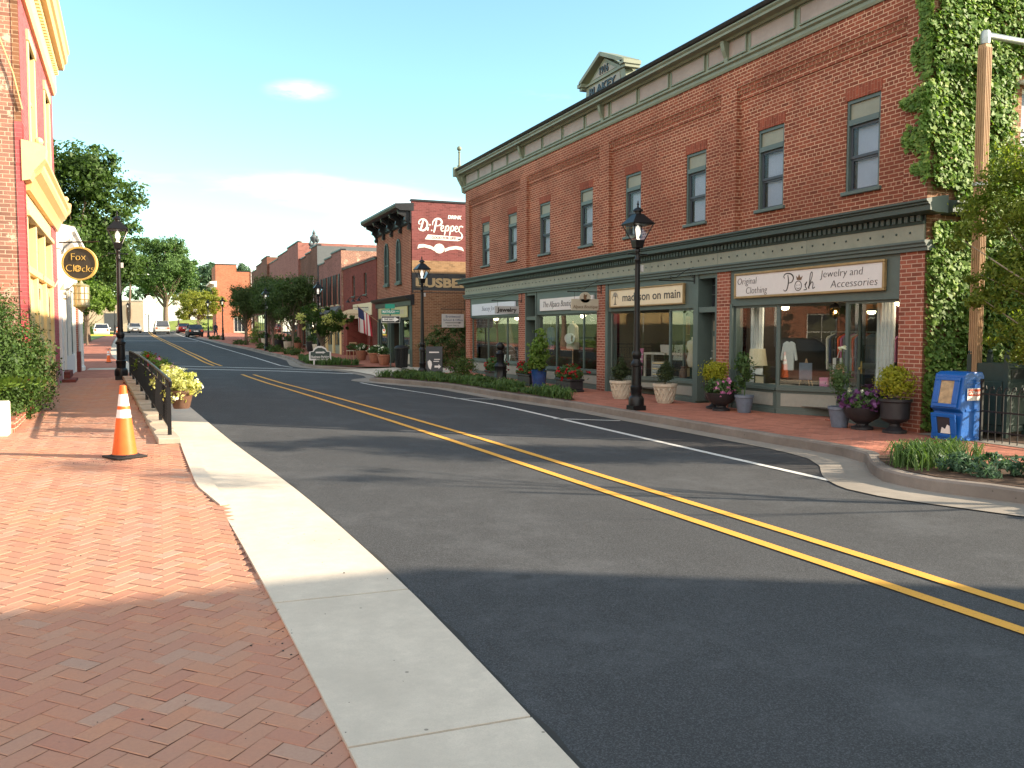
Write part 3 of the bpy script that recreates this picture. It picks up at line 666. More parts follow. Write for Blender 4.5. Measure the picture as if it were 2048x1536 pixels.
# upper windows
for i, c in enumerate(WINS):
    f = MB(); a, b = c-.4, c+.4
    f.box(a, a+.05, .13, .24, 4.34, 5.97); f.box(b-.05, b, .13, .24, 4.34, 5.97); f.box(a+.05, b-.05, .13, .24, 5.91, 5.97); f.box(a+.05, b-.05, .12, .24, 5.52, 5.62)
    w = f.build('window', M['green'], bl)
    MB().box(c-.43, c+.43, .1, .15, 5.972, 6.19).build('lintel', M['soldier'], w)
    MB().box(a+.05, b-.05, .17, .2, 5.62, 5.91).build('transom_panel', M['green_l'], w)
    s = MB(); s.box(a-.06, b+.06, .05, .24, 4.27, 4.34); s.build('sill', M['green'], w, bevel=.01)
    h = MB(); x0, x1 = a+.05, b-.05
    for za, zb, y in ((4.34, 4.94, .2), (4.93, 5.52, .175)):
        h.box(x0, x0+.05, y, y+.03, za, zb); h.box(x1-.05, x1, y, y+.03, za, zb); h.box(x0+.05, x1-.05, y, y+.03, za, za+.05); h.box(x0+.05, x1-.05, y, y+.03, zb-.05, zb)
    h.build('sash', M['sash'], w)
    g = MB(); g.box(x0+.05, x1-.05, .212, .216, 4.39, 4.89); g.box(x0+.05, x1-.05, .187, .191, 4.98, 5.47); g.build('pane', M['glass_up'], w)
    g = MB(); g.box(x0+.09, x1-.02, .27, .275, 4.34, 5.5); g.build('blind', M['blind'], w)
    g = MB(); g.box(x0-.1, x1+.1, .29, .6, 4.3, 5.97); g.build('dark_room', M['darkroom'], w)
# roof cornice with panels and brackets
def rail(mb, prof, x0, x1, mi=0): return mb.prism(prof, 'yz', x0, x1, mi)
mb = MB(); rail(mb, [(.12, 7.42), (-.03, 7.42), (-.05, 7.47), (-.05, 7.53), (-.10, 7.56), (-.10, 7.60), (-.02, 7.63), (-.02, 8.07), (.12, 8.07)], -.02, LB+.06); mb.build('cornice_frieze', M['cornice'], bl)
mb = MB(); npan = 15; pw = (LB-.3)/npan
for i in range(npan):
    a = .15+i*pw; mb.box(a+.09, a+pw-.09, -.042, 0, 7.69, 8.0)
mb.build('frieze_panel', M['greige'], bl)
mb = MB()
for i in range(npan):
    a = .15+i*pw
    for x0, x1, z0, z1 in ((a+.06, a+pw-.06, 7.66, 7.69), (a+.06, a+pw-.06, 8.0, 8.03), (a+.06, a+.09, 7.69, 8.0), (a+pw-.09, a+pw-.06, 7.69, 8.0)): mb.box(x0, x1, -.055, 0, z0, z1)
for s in (.05, 5.9, 11.6, 17.2, 22.42):
    mb.prism([(0, 7.5), (-.07, 7.55), (-.09, 7.7), (-.16, 7.85), (-.2, 8.04), (0, 8.04)], 'yz', s-.06, s+.06)
mb.build('frieze_moulding', M['cornice'], bl)
mb = MB(); rail(mb, [(.1, 8.02), (-.12, 8.02), (-.16, 8.06), (-.31, 8.08), (-.31, 8.13), (-.35, 8.17), (-.35, 8.2), (.1, 8.24)], -.2, LB+.35); mb.build('cornice', M['cornice'], bl)
mb = MB(); rail(mb, [(.12, 8.235), (-.34, 8.205), (-.39, 8.225), (-.42, 8.28), (-.41, 8.3), (.12, 8.32)], -.26, LB+.42); mb.build('gutter', M['zinc'], bl)
mb = MB(); mb.box(-.27, -.05, -.45, .05, 8.02, 8.38); mb.prism([(.02, 7.35), (-.1, 7.4), (-.12, 7.6), (-.26, 7.85), (-.34, 8.02), (.02, 8.02)], 'yz', -.18, -.02)
mb.lathe([(.085, 8.38), (.085, 8.46), (.05, 8.5), (.04, 8.95), (.06, 9.0), (.03, 9.03), (.03, 9.06)], 12, (-.16, -.2, 0)); mb.ball((-.16, -.2, 9.14), .1, 14); mb.build('finial', M['cornice'], bl, smooth=True)
# gable with the date and the name
pd = MB(); s0, s1, sc_ = 10.85, 13.2, 12.02
pd.prism([(s0, 8.2), (s0+.12, 8.68), (s1-.12, 8.68), (s1, 8.2)], 'xz', -.22, .1)
pd.prism([(s0+.2, 8.68), (sc_, 9.18), (s1-.2, 8.68)], 'xz', -.24, .1)
pg = pd.build('gable', M['cornice'], bl)
pn = MB(); pn.prism([(s0+.3, 8.3), (s0+.36, 8.6), (s1-.36, 8.6), (s1-.3, 8.3)], 'xz', -.235, -.2); pn.prism([(s0+.5, 8.755), (sc_, 9.06), (s1-.5, 8.755)], 'xz', -.252, -.22); pn.build('gable_panel', M['greypanel'], pg)
ml = MB()
def slab(a, b, t, y0, y1):
    d = (Vector(b)-Vector(a)).normalized(); q = Vector((-d.y, d.x))*t
    ml.prism([a, b, (b[0]+q.x, b[1]+q.y), (a[0]+q.x, a[1]+q.y)], 'xz', y0, y1)
slab((s0-.02, 8.73), (sc_+.02, 9.235), .1, -.4, .12); slab((sc_-.02, 9.235), (s1+.02, 8.73), .1, -.4, .12)
for a in (s0-.14, s1-.08): ml.box(a, a+.22, -.4, .12, 8.68, 8.78); ml.box(a+.03, a+.19, -.34, .1, 8.6, 8.68)
ml.box(s0+.1, s1-.1, -.27, .1, 8.655, 8.71); ml.build('gable_moulding', M['cornice'], pg)
text('1916', .27, 'lettering', pg, M['zinc'], (sc_, -.262, 8.87), off=.006, ext=.014)
text('BLAKEY.', .29, 'lettering', pg, M['zinc'], (sc_-.08, -.245, 8.44), off=.008, ext=.014, width=1.55)
# ledge above the shops
mb = MB(); prof = [(.14, 3.98), (-.02, 3.96), (-.33, 3.90), (-.33, 3.87), (-.29, 3.85), (-.29, 3.83), (-.25, 3.81), (-.25, 3.73), (-.12, 3.70), (.14, 3.70)]
rail(mb, prof, -.3, LB+.3); mb.build('ledge', M['green_d'], bl)
mb = MB(); mb.prism([(0, 3.96), (.33, 3.9), (.33, 3.87), (.29, 3.85), (.25, 3.81), (.25, 3.73), (0, 3.70)], 'xz', .3, .8); mb.build('ledge', M['green_d'], bl, (LB, 0, 0))
mb = MB(); x = .02
while x < LB-.06: mb.box(x, x+.075, -.10, .1, 3.60, 3.695); x += .125
mb.build('dentil_row', M['green_d'], bl)
mb = MB(); rail(mb, [(.1, 3.55), (-.05, 3.55), (-.07, 3.6), (.1, 3.6)], 0, LB); rail(mb, [(.1, 3.595), (-.03, 3.595), (-.03, 3.705), (.1, 3.705)], 0, LB, 1)
mb.build('dentil_base', [M['green_d'], M['zinc']], bl)
mb = MB(); rail(mb, [(.1, 3.28), (-.035, 3.28), (-.035, 3.552), (.1, 3.552)], 0, LB)
for i in range(78): mb.ball((.2+i*.286, -.037, 3.43), .02, 8, 1)
for x in np.arange(2.8, 22, 2.83): mb.box(x-.003, x+.003, -.037, -.034, 3.285, 3.55, 1)
mb.build('frieze', [M['green_l'], M['green_d']], bl)
mb = MB(); rail(mb, [(.1, 3.12), (-.06, 3.12), (-.06, 3.17), (-.1, 3.19), (-.1, 3.22), (-.13, 3.25), (-.13, 3.285), (.1, 3.285)], -.03, LB+.1); mb.build('architrave', M['green'], bl)
# brick piers at street level
for a, b in ((0, .5), (5.5, 6.06), (11.24, 11.72), (16.9, 17.36), (22.0, LB)):
    mb = MB(); mb.box(a, b, -.005, .45, 0, 3.14); mb.build('pier', M['bk_pier'], bl)
# shop rooms
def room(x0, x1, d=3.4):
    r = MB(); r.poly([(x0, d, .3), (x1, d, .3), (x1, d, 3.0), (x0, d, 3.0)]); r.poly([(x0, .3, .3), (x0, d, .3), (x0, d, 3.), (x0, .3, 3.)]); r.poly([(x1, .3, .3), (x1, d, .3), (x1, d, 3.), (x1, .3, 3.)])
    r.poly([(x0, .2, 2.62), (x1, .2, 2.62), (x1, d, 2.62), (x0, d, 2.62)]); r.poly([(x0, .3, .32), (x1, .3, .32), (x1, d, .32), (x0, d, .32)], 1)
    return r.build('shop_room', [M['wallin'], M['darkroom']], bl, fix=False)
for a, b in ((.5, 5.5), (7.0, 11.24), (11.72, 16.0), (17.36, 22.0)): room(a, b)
def glazing(x0, x1, z0, z1, y, n, parent, fr=.05, dy=.06):
    """framed shop window of n lights along x"""
    f = MB(); f.box(x0, x1, y, y+dy, z0, z0+fr); f.box(x0, x1, y, y+dy, z1-fr, z1); ns = n if isinstance(n, list) else None
    cuts = [x0+(x1-x0)*k/n for k in range(n+1)] if not ns else n
    for k, c in enumerate(cuts):
        a = c if k == 0 else c-fr if k == len(cuts)-1 else c-fr/2; f.box(a, a+fr, y+.001, y+dy-.001, z0+fr, z1-fr)
    w = f.build('window', M['green'], parent)
    MB().box(x0+.02, x1-.02, y+.025, y+.031, z0+.02, z1-.02).build('pane', M['glass'], w)
    return w
def bulkhead(x0, x1, z0, z1, y, parent, npan=1):
    m = MB(); m.box(x0, x1, y, y+.25, z0, z1); m.box(x0, x1, y-.03, y+.1, z0, z0+.14); m.box(x0, x1, y-.05, y+.15, z1, z1+.06)
    o = m.build('bulkhead', M['green'], parent); q = MB(); w = (x1-x0)/npan
    for k in range(npan): q.box(x0+k*w+.09, x0+(k+1)*w-.09, y-.012, y+.02, z0+.2, z1-.06)
    q.build('bulkhead_panel', M['greypanel'], o)
    return o
def signband(x0, x1, parent, z0=2.36, z1=3.14, y=.02):
    return MB().box(x0, x1, y, y+.12, z0, z1).build('sign_band', M['green'], parent)
def door(x0, x1, y, parent, z0=.16, z1=2.2, panels=True, rev=.4, m='green'):
    f = MB(); f.box(x0, x0+.07, 0, y+.06, z0, 3.12); f.box(x1-.07, x1, 0, y+.06, z0, 3.12); f.box(x0+.07, x1-.07, .02, y+.06, z1, z1+.12); f.box(x0+.07, x1-.07, .02, y+.06, 3.02, 3.12)
    d = f.build('door', M[m], parent)
    l = MB(); l.box(x0+.07, x1-.07, y, y+.045, z0, z1); lf = l.build('door_leaf', M[m], d)
    q = MB(); mx = (x0+x1)/2
    if panels:
        for a, b in ((x0+.15, mx-.04), (mx+.04, x1-.15)):
            for za, zb in ((z0+.16, z0+.72), (z0+.9, z0+1.5), (z0+1.62, z0+1.86)): q.box(a, b, y-.012, y+.01, za, zb)
        q.build('door_panel', M['green_l'], d)
    k = MB(); k.ball((x0+.15, y-.05, z0+.98), .032, 10); k.lathe([(.03, 0), (.03, .02)], 10, (x0+.15, y-.02, z0+1.15)); k.build('door_handle', M['galv'], d, smooth=True)
    t = MB(); t.box(x0+.07, x1-.07, y+.01, y+.02, z1+.12, 3.02); t.build('transom_pane', M['darkglass'], d)
    t = MB(); t.box(x0+.07, x1-.07, y-.004, y+.015, z1+.40, z1+.42); t.box(x0+.07, x1-.07, y-.004, y+.015, z1+.62, z1+.64); t.box(mx-.01, mx+.01, y-.004, y+.015, z1+.12, 3.02); t.build('glazing_bar', M['green'], d)
    return d
ZF = .15
# shopfront with the white sign, farthest from the camera
signband(.5, 5.5, bl); bulkhead(.5, 5.5, .1, .66, .08, bl, 3); glazing(.5, 5.5, .72, 2.36, .1, [.5, 2.25, 4.2, 5.5], bl)
door(6.06, 6.98, .35, bl)
signband(6.98, 11.24, bl); bulkhead(6.98, 11.24, .1, .60, .08, bl, 3); glazing(6.98, 11.24, .66, 2.36, .1, [6.98, 8.33, 10.2, 11.24], bl)
# third shop: right light on the front, main light angled back to a recessed entry
signband(11.72, 16.05, bl)
bulkhead(14.85, 15.98, .1, .58, .06, bl); glazing(14.85, 15.98, .64, 2.36, .08, 1, bl); MB().box(15.98, 16.1, 0, .4, .1, 3.13).build('jamb', M['green'], bl)
def angled(ox, oy, ang, ln, z0, zs_, z1):
    """a stretch of shopfront turned by ang, built as its own meshes in the building's space"""
    def T(o): o.location = (ox, oy, 0); o.rotation_euler = (0, 0, ang); return o
    a = T(bulkhead(0, ln, z0, zs_, 0, bl)); b = T(glazing(0, ln, zs_+.06, z1, 0, 1, bl)); return a, b
angled(11.9, .08, .45, 2.33, .1, .5, 2.36)
angled(14.87, .1, pi/2, .95, .1, .58, 2.36)
MB().box(14.02, 14.82, 1.25, 1.31, .16, 2.36).build('door', M['green_d'], bl)
MB().box(11.72, 11.86, 0, .3, .1, 3.13).build('jamb', M['green'], bl)
door(16.1, 16.9, .38, bl, .2, 2.25)
# corner shop: left light on the front, next one angled to the recessed door, right light on the front
signband(17.36, 22.0, bl)
bulkhead(17.44, 18.86, .1, .62, .06, bl); glazing(17.44, 18.86, .68, 2.36, .08, 1, bl)
angled(18.86, .07, .52, 1.62, .1, .62, 2.36)
bulkhead(20.72, 22.0, .1, .55, .06, bl); glazing(20.72, 22.0, .61, 2.36, .08, 1, bl)
angled(20.74, .1, pi/2, .95, .1, .55, 2.36)
MB().box(17.36, 17.44, 0, .3, .1, 2.4).build('jamb', M['green'], bl)
MB().box(18.8, 20.8, .14, 1.0, 2.36, 2.42).build('entry_soffit', M['greypanel'], bl)
f = MB(); f.box(20.2, 20.28, .92, .99, .16, 2.36); f.box(20.66, 20.74, .92, .99, .16, 2.36); f.box(20.28, 20.66, .92, .98, .16, .42); f.box(20.28, 20.66, .92, .98, 2.2, 2.36); f.box(20.28, 20.66, .92, .98, 1.1, 1.2)
d = f.build('door', M['green_d'], bl); MB().box(20.28, 20.66, .945, .95, .42, 2.2).build('pane', M['glass'], d)
k = MB(); k.ball((20.26, .88, 1.1), .03, 10); k.box(20.24, 20.28, .905, .92, 1.0, 1.24); k.build('door_handle', M['gold'], d, smooth=True)
MB().box(20.3, 20.62, -.0, .92, .145, .165).build('doorstep', M['bk_pier'], bl)
# small round lights under the shop ceilings and the entry lantern
for s, y, z in ((4.3, .45, 2.28), (2.2, .45, 2.28), (9.2, .6, 2.28), (18.55, .5, 2.3), (21.55, .5, 2.3), (19.8, 1.6, 2.2)):
    o = MB().lathe([(.02, -.05), (.075, -.03), (.085, 0.), (.085, .06)], 14, (s, y, z)); o.build('ceiling_light', M['lightwarm'], bl, smooth=True)
for s, y, z, e in ((4.3, .9, 2.2, 5), (2.2, .9, 2.2, 5), (9.2, .9, 2.2, 7), (18.3, .7, 2.25, 7), (21.55, .8, 2.2, 4), (19.8, 1.6, 2.1, 4), (13.2, 1.9, 2.3, 5)):
    l_ = bpy.data.lights.new('shop_light', 'POINT'); l_.energy = e; l_.color = (1, .85, .62); l_.shadow_soft_size = .08; link('shop_light', l_, bl, (s, y, z))
lt = thing('entry_lantern', 'small glowing lantern under the soffit of the corner shop entry', 'lantern', B(20.15, .35, 2.2), RZ)
o = MB(); o.lathe([(.015, .16), (.03, .14), (.1, .1), (.11, .06), (.10, .055)], 6); o.lathe([(.05, -.12), (.02, -.15)], 6)
for k in range(6): o.tube([(.1*cos(k*pi/3), .1*sin(k*pi/3), .06), (.05*cos(k*pi/3), .05*sin(k*pi/3), -.12)], .006, 5)
o.build('frame', M['iron'], lt); MB().lathe([(.045, -.12), (.093, .05)], 6).build('glass', M['amber'], lt); MB().ball((0, 0, -.02), .03, 10).build('bulb', M['bulb'], lt)
# ------------------------------------------------------------------ signs on that building
def board(name, label, s0, s1, z0, z1, face, fw=.045, frame='goldwood', y=-.02):
    t = thing(name, label, 'sign', B((s0+s1)/2, y, (z0+z1)/2), RZ); w, h = (s1-s0)/2, (z1-z0)/2
    MB().box(-w, w, -.015, .035, -h, h).build('board', M[face], t)
    if fw:
        f = MB(); f.box(-w-fw, w+fw, -.04, .035, h, h+fw); f.box(-w-fw, w+fw, -.04, .035, -h-fw, -h); f.box(-w-fw, -w, -.04, .035, -h, h); f.box(w, w+fw, -.04, .035, -h, h)
        f.build('frame', M[frame], t, bevel=.01)
    return t
t = board('shop_sign', 'wide white shop sign in a gold frame reading Posh above the corner shop', 17.62, 21.66, 2.56, 3.0, 'signwhite', .05)
text('Original', .2, 'lettering', t, M['ink'], (-1.66, -.017, .085), shear=.12, off=-.004); text('Clothing', .2, 'lettering', t, M['ink'], (-1.35, -.017, -.115), shear=.12, off=-.004)
text('Jewelry and', .2, 'lettering', t, M['ink'], (1.05, -.017, .095), shear=.12, off=-.004, width=1.06); text('Accessories', .2, 'lettering', t, M['ink'], (1.35, -.017, -.105), shear=.12, off=-.004, width=1.12)
m = MB()
stroke(m, [(-.47, .08), (-.5, .12), (-.44, .17), (-.3, .16), (-.22, .09), (-.26, 0), (-.38, -.02)], [.012, .02, .02, .026, .03, .02, .01]); stroke(m, [(-.38, .14), (-.36, .0), (-.4, -.14), (-.46, -.17), (-.5, -.14)], [.02, .028, .022, .014, .01])
stroke(m, [(.1, -.08), (.16, -.02), (.12, -.1), (.16, -.16), (.08, -.17)], .016); stroke(m, [(.2, -.14), (.3, .08), (.29, .16), (.25, .1), (.22, -.16)], .016); stroke(m, [(.22, -.12), (.29, -.03), (.33, -.06), (.32, -.15), (.38, -.13)], .016)
ring(m, -.08, -.085, .1, .1, .014, -.004, .006)
for dx in (-.035, .03): disc(m, -.08+dx, -.07, .011, .008, -.004, .006, 8)
stroke(m, [(-.12, -.12), (-.08, -.145), (-.04, -.12)], .01)
o = m.build('lettering', M['ink'], t, (0, -.016, 0)); m = MB(); m.prism([(-.12, .03), (-.14, .11), (-.09, .07), (-.06, .14), (-.02, .07), (.04, .1), (.0, .02)], 'xz', -.004, .006); m.build('crown_mark', M['inkbrown'], t, (0, -.016, 0))
t = board('shop_sign', 'cream shop sign with thin dark handwriting reading madyson on main', 12.08, 15.6, 2.5, 2.92, 'signcream', .04)
text('madyson on main', .3, 'lettering', t, M['ink'], (.28, -.017, .0), off=.002, width=2.75)
m = MB(); stroke(m, [(-1.5, -.16), (-1.49, .02)], [.05, .02], curve=False); m.prism([(-1.6, -.17), (-1.5, -.14), (-1.4, -.17)], 'xz', -.004, .006); m.build('tree_trunk_mark', M['ink'], t, (0, -.016, 0)); m = MB()
for k in range(9):
    a = pi*(k+.5)/9; stroke(m, [(-1.49, .02), (-1.49+.1*cos(a), .06+.1*sin(a)), (-1.49+.17*cos(a), .06+.08*sin(a)-.1*abs(cos(a)))], [.012, .03, .02])
m.build('tree_mark', M['signbeige'], t, (0, -.016, 0))
t = board('shop_sign', 'long white shop sign reading The Alpaca Boutique behind a hanging sign', 7.36, 11.04, 2.48, 2.86, 'signwhite', 0)
text('The Alpaca Boutique', .27, 'lettering', t, M['ink'], (-.45, -.018, 0), shear=.25, off=-.004, width=2.3)
t = board('shop_sign', 'cool white shop sign at the far end of the brick building', .82, 5.25, 2.44, 2.88, 'signblue', 0)
text('Stacey Jones', .25, 'lettering', t, M['inkblue'], (-.25, -.018, .02), shear=.3, off=-.006, width=1.7)
def bracket(s, z, ln, label, scroll=True, up=.35):
    t = thing('sign_bracket', label, 'bracket', B(s, 0, z), RZ); m = MB()
    m.tube([(0, -.01, up), (0, -.01, -.06)], .014, 8); m.tube([(0, -.01, 0), (0, -ln, 0)], .013, 8); m.ball((0, -ln, 0), .022, 8)
    if scroll:
        m.tube([(0, -.02+0, up-.02)]+[(0, -.02-ln*.55*f, up-.04-(up-.07)*f**1.6) for f in (.2, .45, .7, .9)]+[(0, -ln*.62, .07), (0, -ln*.7, .1), (0, -ln*.72, .055), (0, -ln*.66, .03)], .008, 6)
        m.tube([(0, -.05-.07*(1-k/14)*cos(k*.7), .11+.07*(1-k/14)*sin(k*.7)) for k in range(14)], .006, 5)
    else: m.tube([(0, -.01, up), (0, -ln, .02)], .005, 5)
    m.build('bar', M['iron'], t, smooth=True)
    return t
bracket(16.02, 2.98, .95, 'empty wrought iron scroll bracket beside the cream handwriting sign')
bracket(11.5, 2.92, 1.05, 'iron bracket holding the beige hanging sign with a shaped top'); bracket(5.8, 2.86, 1.1, 'straight iron bracket holding the grey hanging board beside the farthest shop', False)
def hanging(s, y0, y1, z0, z1, label, face, hang):
    t = thing('hanging_sign', label, 'sign', B(s, 0, 0), RZ); m = MB(); m.box(-.018, .018, -y1, -y0, z0, z1); m.build('board', M[face], t, bevel=.006)
    m = MB()
    for y in (y0+.1, y1-.1): m.tube([(0, -y, z1), (0, -y, hang)], .005, 5)
    m.build('hook', M['iron'], t); return t
def side_text(body, size, t, m, y, z, **k):          # lettering on the face turned towards the camera (+x local)
    return text(body, size, 'lettering', t, m, (.0195, -y, z), pi/2, **k)
t = hanging(5.8, .12, 1.0, 2.42, 2.68, 'small grey hanging board reading Jewelry', 'signgrey', 2.86); side_text('Jewelry', .2, t, M['ink'], .56, 2.55, off=.006, width=.72)
t = hanging(11.5, .1, .95, 2.4, 2.72, 'beige hanging sign with a rounded top and an alpaca head', 'signbeige', 2.92)
m = MB(); disc(m, 0, 0, .17, .15, -.018, .018); m.build('board_top', M['signbeige'], t, (0, -.52, 2.76), (0, 0, pi/2))
def alpaca(parent, loc, rz, k):
    m = MB(); m.prism([(x*k, z*k) for x, z in ((-.3, -.2), (-.2, -.5), (.05, -.62), (.22, -.45), (.2, -.1), (.32, .2), (.36, .6), (.2, .42), (.05, .4), (-.1, .44), (-.3, .66), (-.34, .25), (-.4, 0))], 'xz', -.003, .003); return m.build('animal_mark', M['inkbrown'], parent, loc, (0, 0, rz))
alpaca(t, (.023, -.52, 2.77), pi/2, .15); side_text('Alpaca Boutique', .13, t, M['inkbrown'], .52, 2.5, shear=.2, width=.76)
bracket(-.12, 2.72, 1.0, 'iron bracket at the far corner holding the grey direction board', False)
t = hanging(-.12, .05, .98, 1.98, 2.52, 'grey hanging board with dark lettering and a long arrow at the building corner', 'signgrey', 2.72)
side_text('Brentwood', .14, t, M['inkblue'], .51, 2.42, width=.62); side_text('School & Office', .12, t, M['inkblue'], .51, 2.28, width=.82); side_text('turn here', .1, t, M['ink'], .51, 2.06, width=.5)
m = MB(); m.box(-.33, .26, -.004, .004, -.012, .012); m.prism([(.24, -.035), (.36, 0), (.24, .035)], 'xz', -.004, .004); m.build('arrow', M['ink'], t, (.021, -.51, 2.17), (0, 0, pi/2))
# ------------------------------------------------------------------ ivy on the near side wall
rng = np.random.default_rng(5)
def ivy_region(n):
    out = []
    while len(out) < n:
        x, z = rng.uniform(-.25, 6.5), rng.uniform(.2, 8.6)
        e = .12*sin(z*2.1)+.1*sin(z*5.3+1)+.05*sin(z*11)
        if z < 3.1: lo = -.02+abs(e)*.2
        elif z < 3.6: lo = .02+abs(e)*.3
        elif z < 4.12: lo = .5+e
        else: lo = -.12+e*1.2+max(0, .5-abs(z-4.4))*.5
        if x < lo: continue
        if 1.9 < x < 3.2 and 4.45 < z < 6.15: continue
        if z > 6.3 and x > 2.3+.3*sin(z*3)+(z-6.3)*.1 and rng.random() < .93: continue
        if x > 3.6+.4*sin(z*2.3) and z > 4: continue
        out.append((x, z))
    return np.array(out)
q = ivy_region(44000); d = .03+rng.random(len(q))**1.5*.13*(1+.5*np.sin(q[:, 0]*4)*np.sin(q[:, 1]*3))
Pn = np.stack([BX+q[:, 0], (BY-LB)-d, q[:, 1]], 1); nr = np.tile([.1, -.9, .45], (len(Pn), 1))
V1 = leaves(Pn, .082, rng, .9, nr, .6, .4)
fr = []                     # shoots that creep round the corner onto the front
for zc, reach, h in ((8.1, .35, .5), (7.3, .30, .8), (6.3, .35, .7), (5.55, .55, .35), (4.95, .5, .5), (4.45, .3, .25), (6.9, .2, 1.2), (7.8, .2, .9)):
    for _ in range(480):
        t = rng.random()**1.6; fr.append((BX-.03-rng.random()*.08, BY-LB-.05+t*reach, zc+(rng.normal()*.35)*h*(1-t*.7)))
fr = np.array(fr); V2 = leaves(fr, .085, rng, .85, np.tile([-.9, -.2, .4], (len(fr), 1)), .75, .4)
iv = thing('ivy', 'thick green ivy covering the side wall at the near corner of the brick building', 'ivy', (0, 0, 0))
quads_mesh('leaves', np.concatenate([V1, V2]), M['lf_ivy'], iv)
m = MB()
for k in range(9):
    x = BX+.25+k*.32; y = BY-LB-.03; m.tube([(x, y, .1), (x+.1*sin(k), y-.02, 1.), (x+.15*cos(k*2), y-.01, 2.2), (x+.2*sin(k*3), y, 3.6)], [.025, .02, .015, .008], 6)
m.build('stem', M['bark'], iv)
# ------------------------------------------------------------------ street lamps
def make_lamp(label, grp):
    t = thing('street_lamp', label, 'street lamp', group=grp)
    b = MB(); b.box(-.15, .15, -.15, .15, 0, .1); b.lathe([(.165, .1), (.165, .24), (.14, .29), (.115, .31), (.115, .42), (.125, .44), (.125, .5), (.105, .52), (.1, .92), (.125, .94), (.125, .99), (.09, 1.03), (.075, 1.08), (.1, 1.14), (.105, 1.2), (.085, 1.24)], 12)
    b.build('base', M['black'], t, smooth=True)
    s = MB(); s.lathe([(.078, 1.22), (.07, 1.3), (.052, 3.05), (.05, 3.12), (.065, 3.14), (.065, 3.18), (.05, 3.2), (.045, 3.3), (.06, 3.33), (.06, 3.37), (.04, 3.4)], 12); s.build('post', M['black'], t, smooth=True)
    s = MB(); s.tube([(-.22, 0, 3.28), (.22, 0, 3.28)], .013, 8); s.ball((-.22, 0, 3.28), .022, 8); s.ball((.22, 0, 3.28), .022, 8); s.build('ladder_bar', M['black'], t)
    s = MB(); s.box(.055, .12, -.045, .045, 2.92, 3.05); s.build('outlet_box', M['signgrey'], t)
    q = pi/4; f = MB(); f.lathe([(.105, 3.4), (.12, 3.42), (.15, 3.55), (.15, 3.57)], 4, rot=q)
    for k in range(4):
        a = q+k*pi/2; n = a+pi/2; p0 = Vector((.138*cos(a), .138*sin(a), 3.56)); p1 = Vector((.335*cos(a), .335*sin(a), 3.9)); f.tube([p0, p1], .013, 5)
        f.tube([p1, (.335*cos(n), .335*sin(n), 3.9)], .014, 5)
    f.build('lantern_frame', M['black'], t)
    for k in range(4):
        a = q+k*pi/2; n = a+pi/2; g = MB(); g.poly([(.136*cos(a), .136*sin(a), 3.565), (.136*cos(n), .136*sin(n), 3.565), (.33*cos(n), .33*sin(n), 3.89), (.33*cos(a), .33*sin(a), 3.89)]); g.build('glass_pane', M['glass_lamp'], t, fix=False)
    r = MB(); r.lathe([(.36, 3.89), (.365, 3.91), (.13, 4.10), (.12, 4.11)], 4, rot=q); r.lathe([(.07, 4.09), (.07, 4.16), (.115, 4.17), (.1, 4.2), (.06, 4.235), (.02, 4.25), (.018, 4.3), (.03, 4.315), (.018, 4.33), (.006, 4.39)], 12); r.build('lantern_roof', M['black'], t, smooth=True)
    l = MB(); l.lathe([(.05, 3.56), (.05, 3.6), (.028, 3.61), (.03, 3.64), (.06, 3.7), (.062, 3.76), (.04, 3.84), (.01, 3.88)], 12); l.build('bulb', M['bulb_lamp'], t, smooth=True)
    return t
GL = 'black lantern street lamps along the street'
lamp = make_lamp('black lantern street lamp standing in front of the cream handwriting sign', GL); lamp.location = (9.35, 15.76, zs(9, 15.8))
for (x, y, z, rz, lab) in ((8.95, 30.3, zs(9, 30.3), .05, 'black lantern street lamp rising from the hedge beside the mural wall'),
        (8.53, 49.73, zs(8, 49.7), .0, 'black lantern street lamp behind the white flowering tree'),
        (6.96, 61.5, zs(7, 61.5), .04, 'black lantern street lamp half hidden by the dark pavement trees'),
        (6.11, 91.4, zs(6, 91.4), .0, 'black lantern street lamp in front of the distant orange brick building'),
        (5.4, 104.5, zs(5, 104.5), .0, 'black lantern street lamp standing against the yellow-green tree'),
        (-.9, 24.7, zl(0, 24.7), .03, 'black lantern street lamp at the far end of the iron railing on the left pavement'),
        (-4.9, 118., 1.5, .0, 'far black street lamp beside the white parked car'), (-4.0, 140., 1.9, .0, 'far black street lamp in front of the cream building')):
    dup(lamp, (x, y, z), rz, lab)
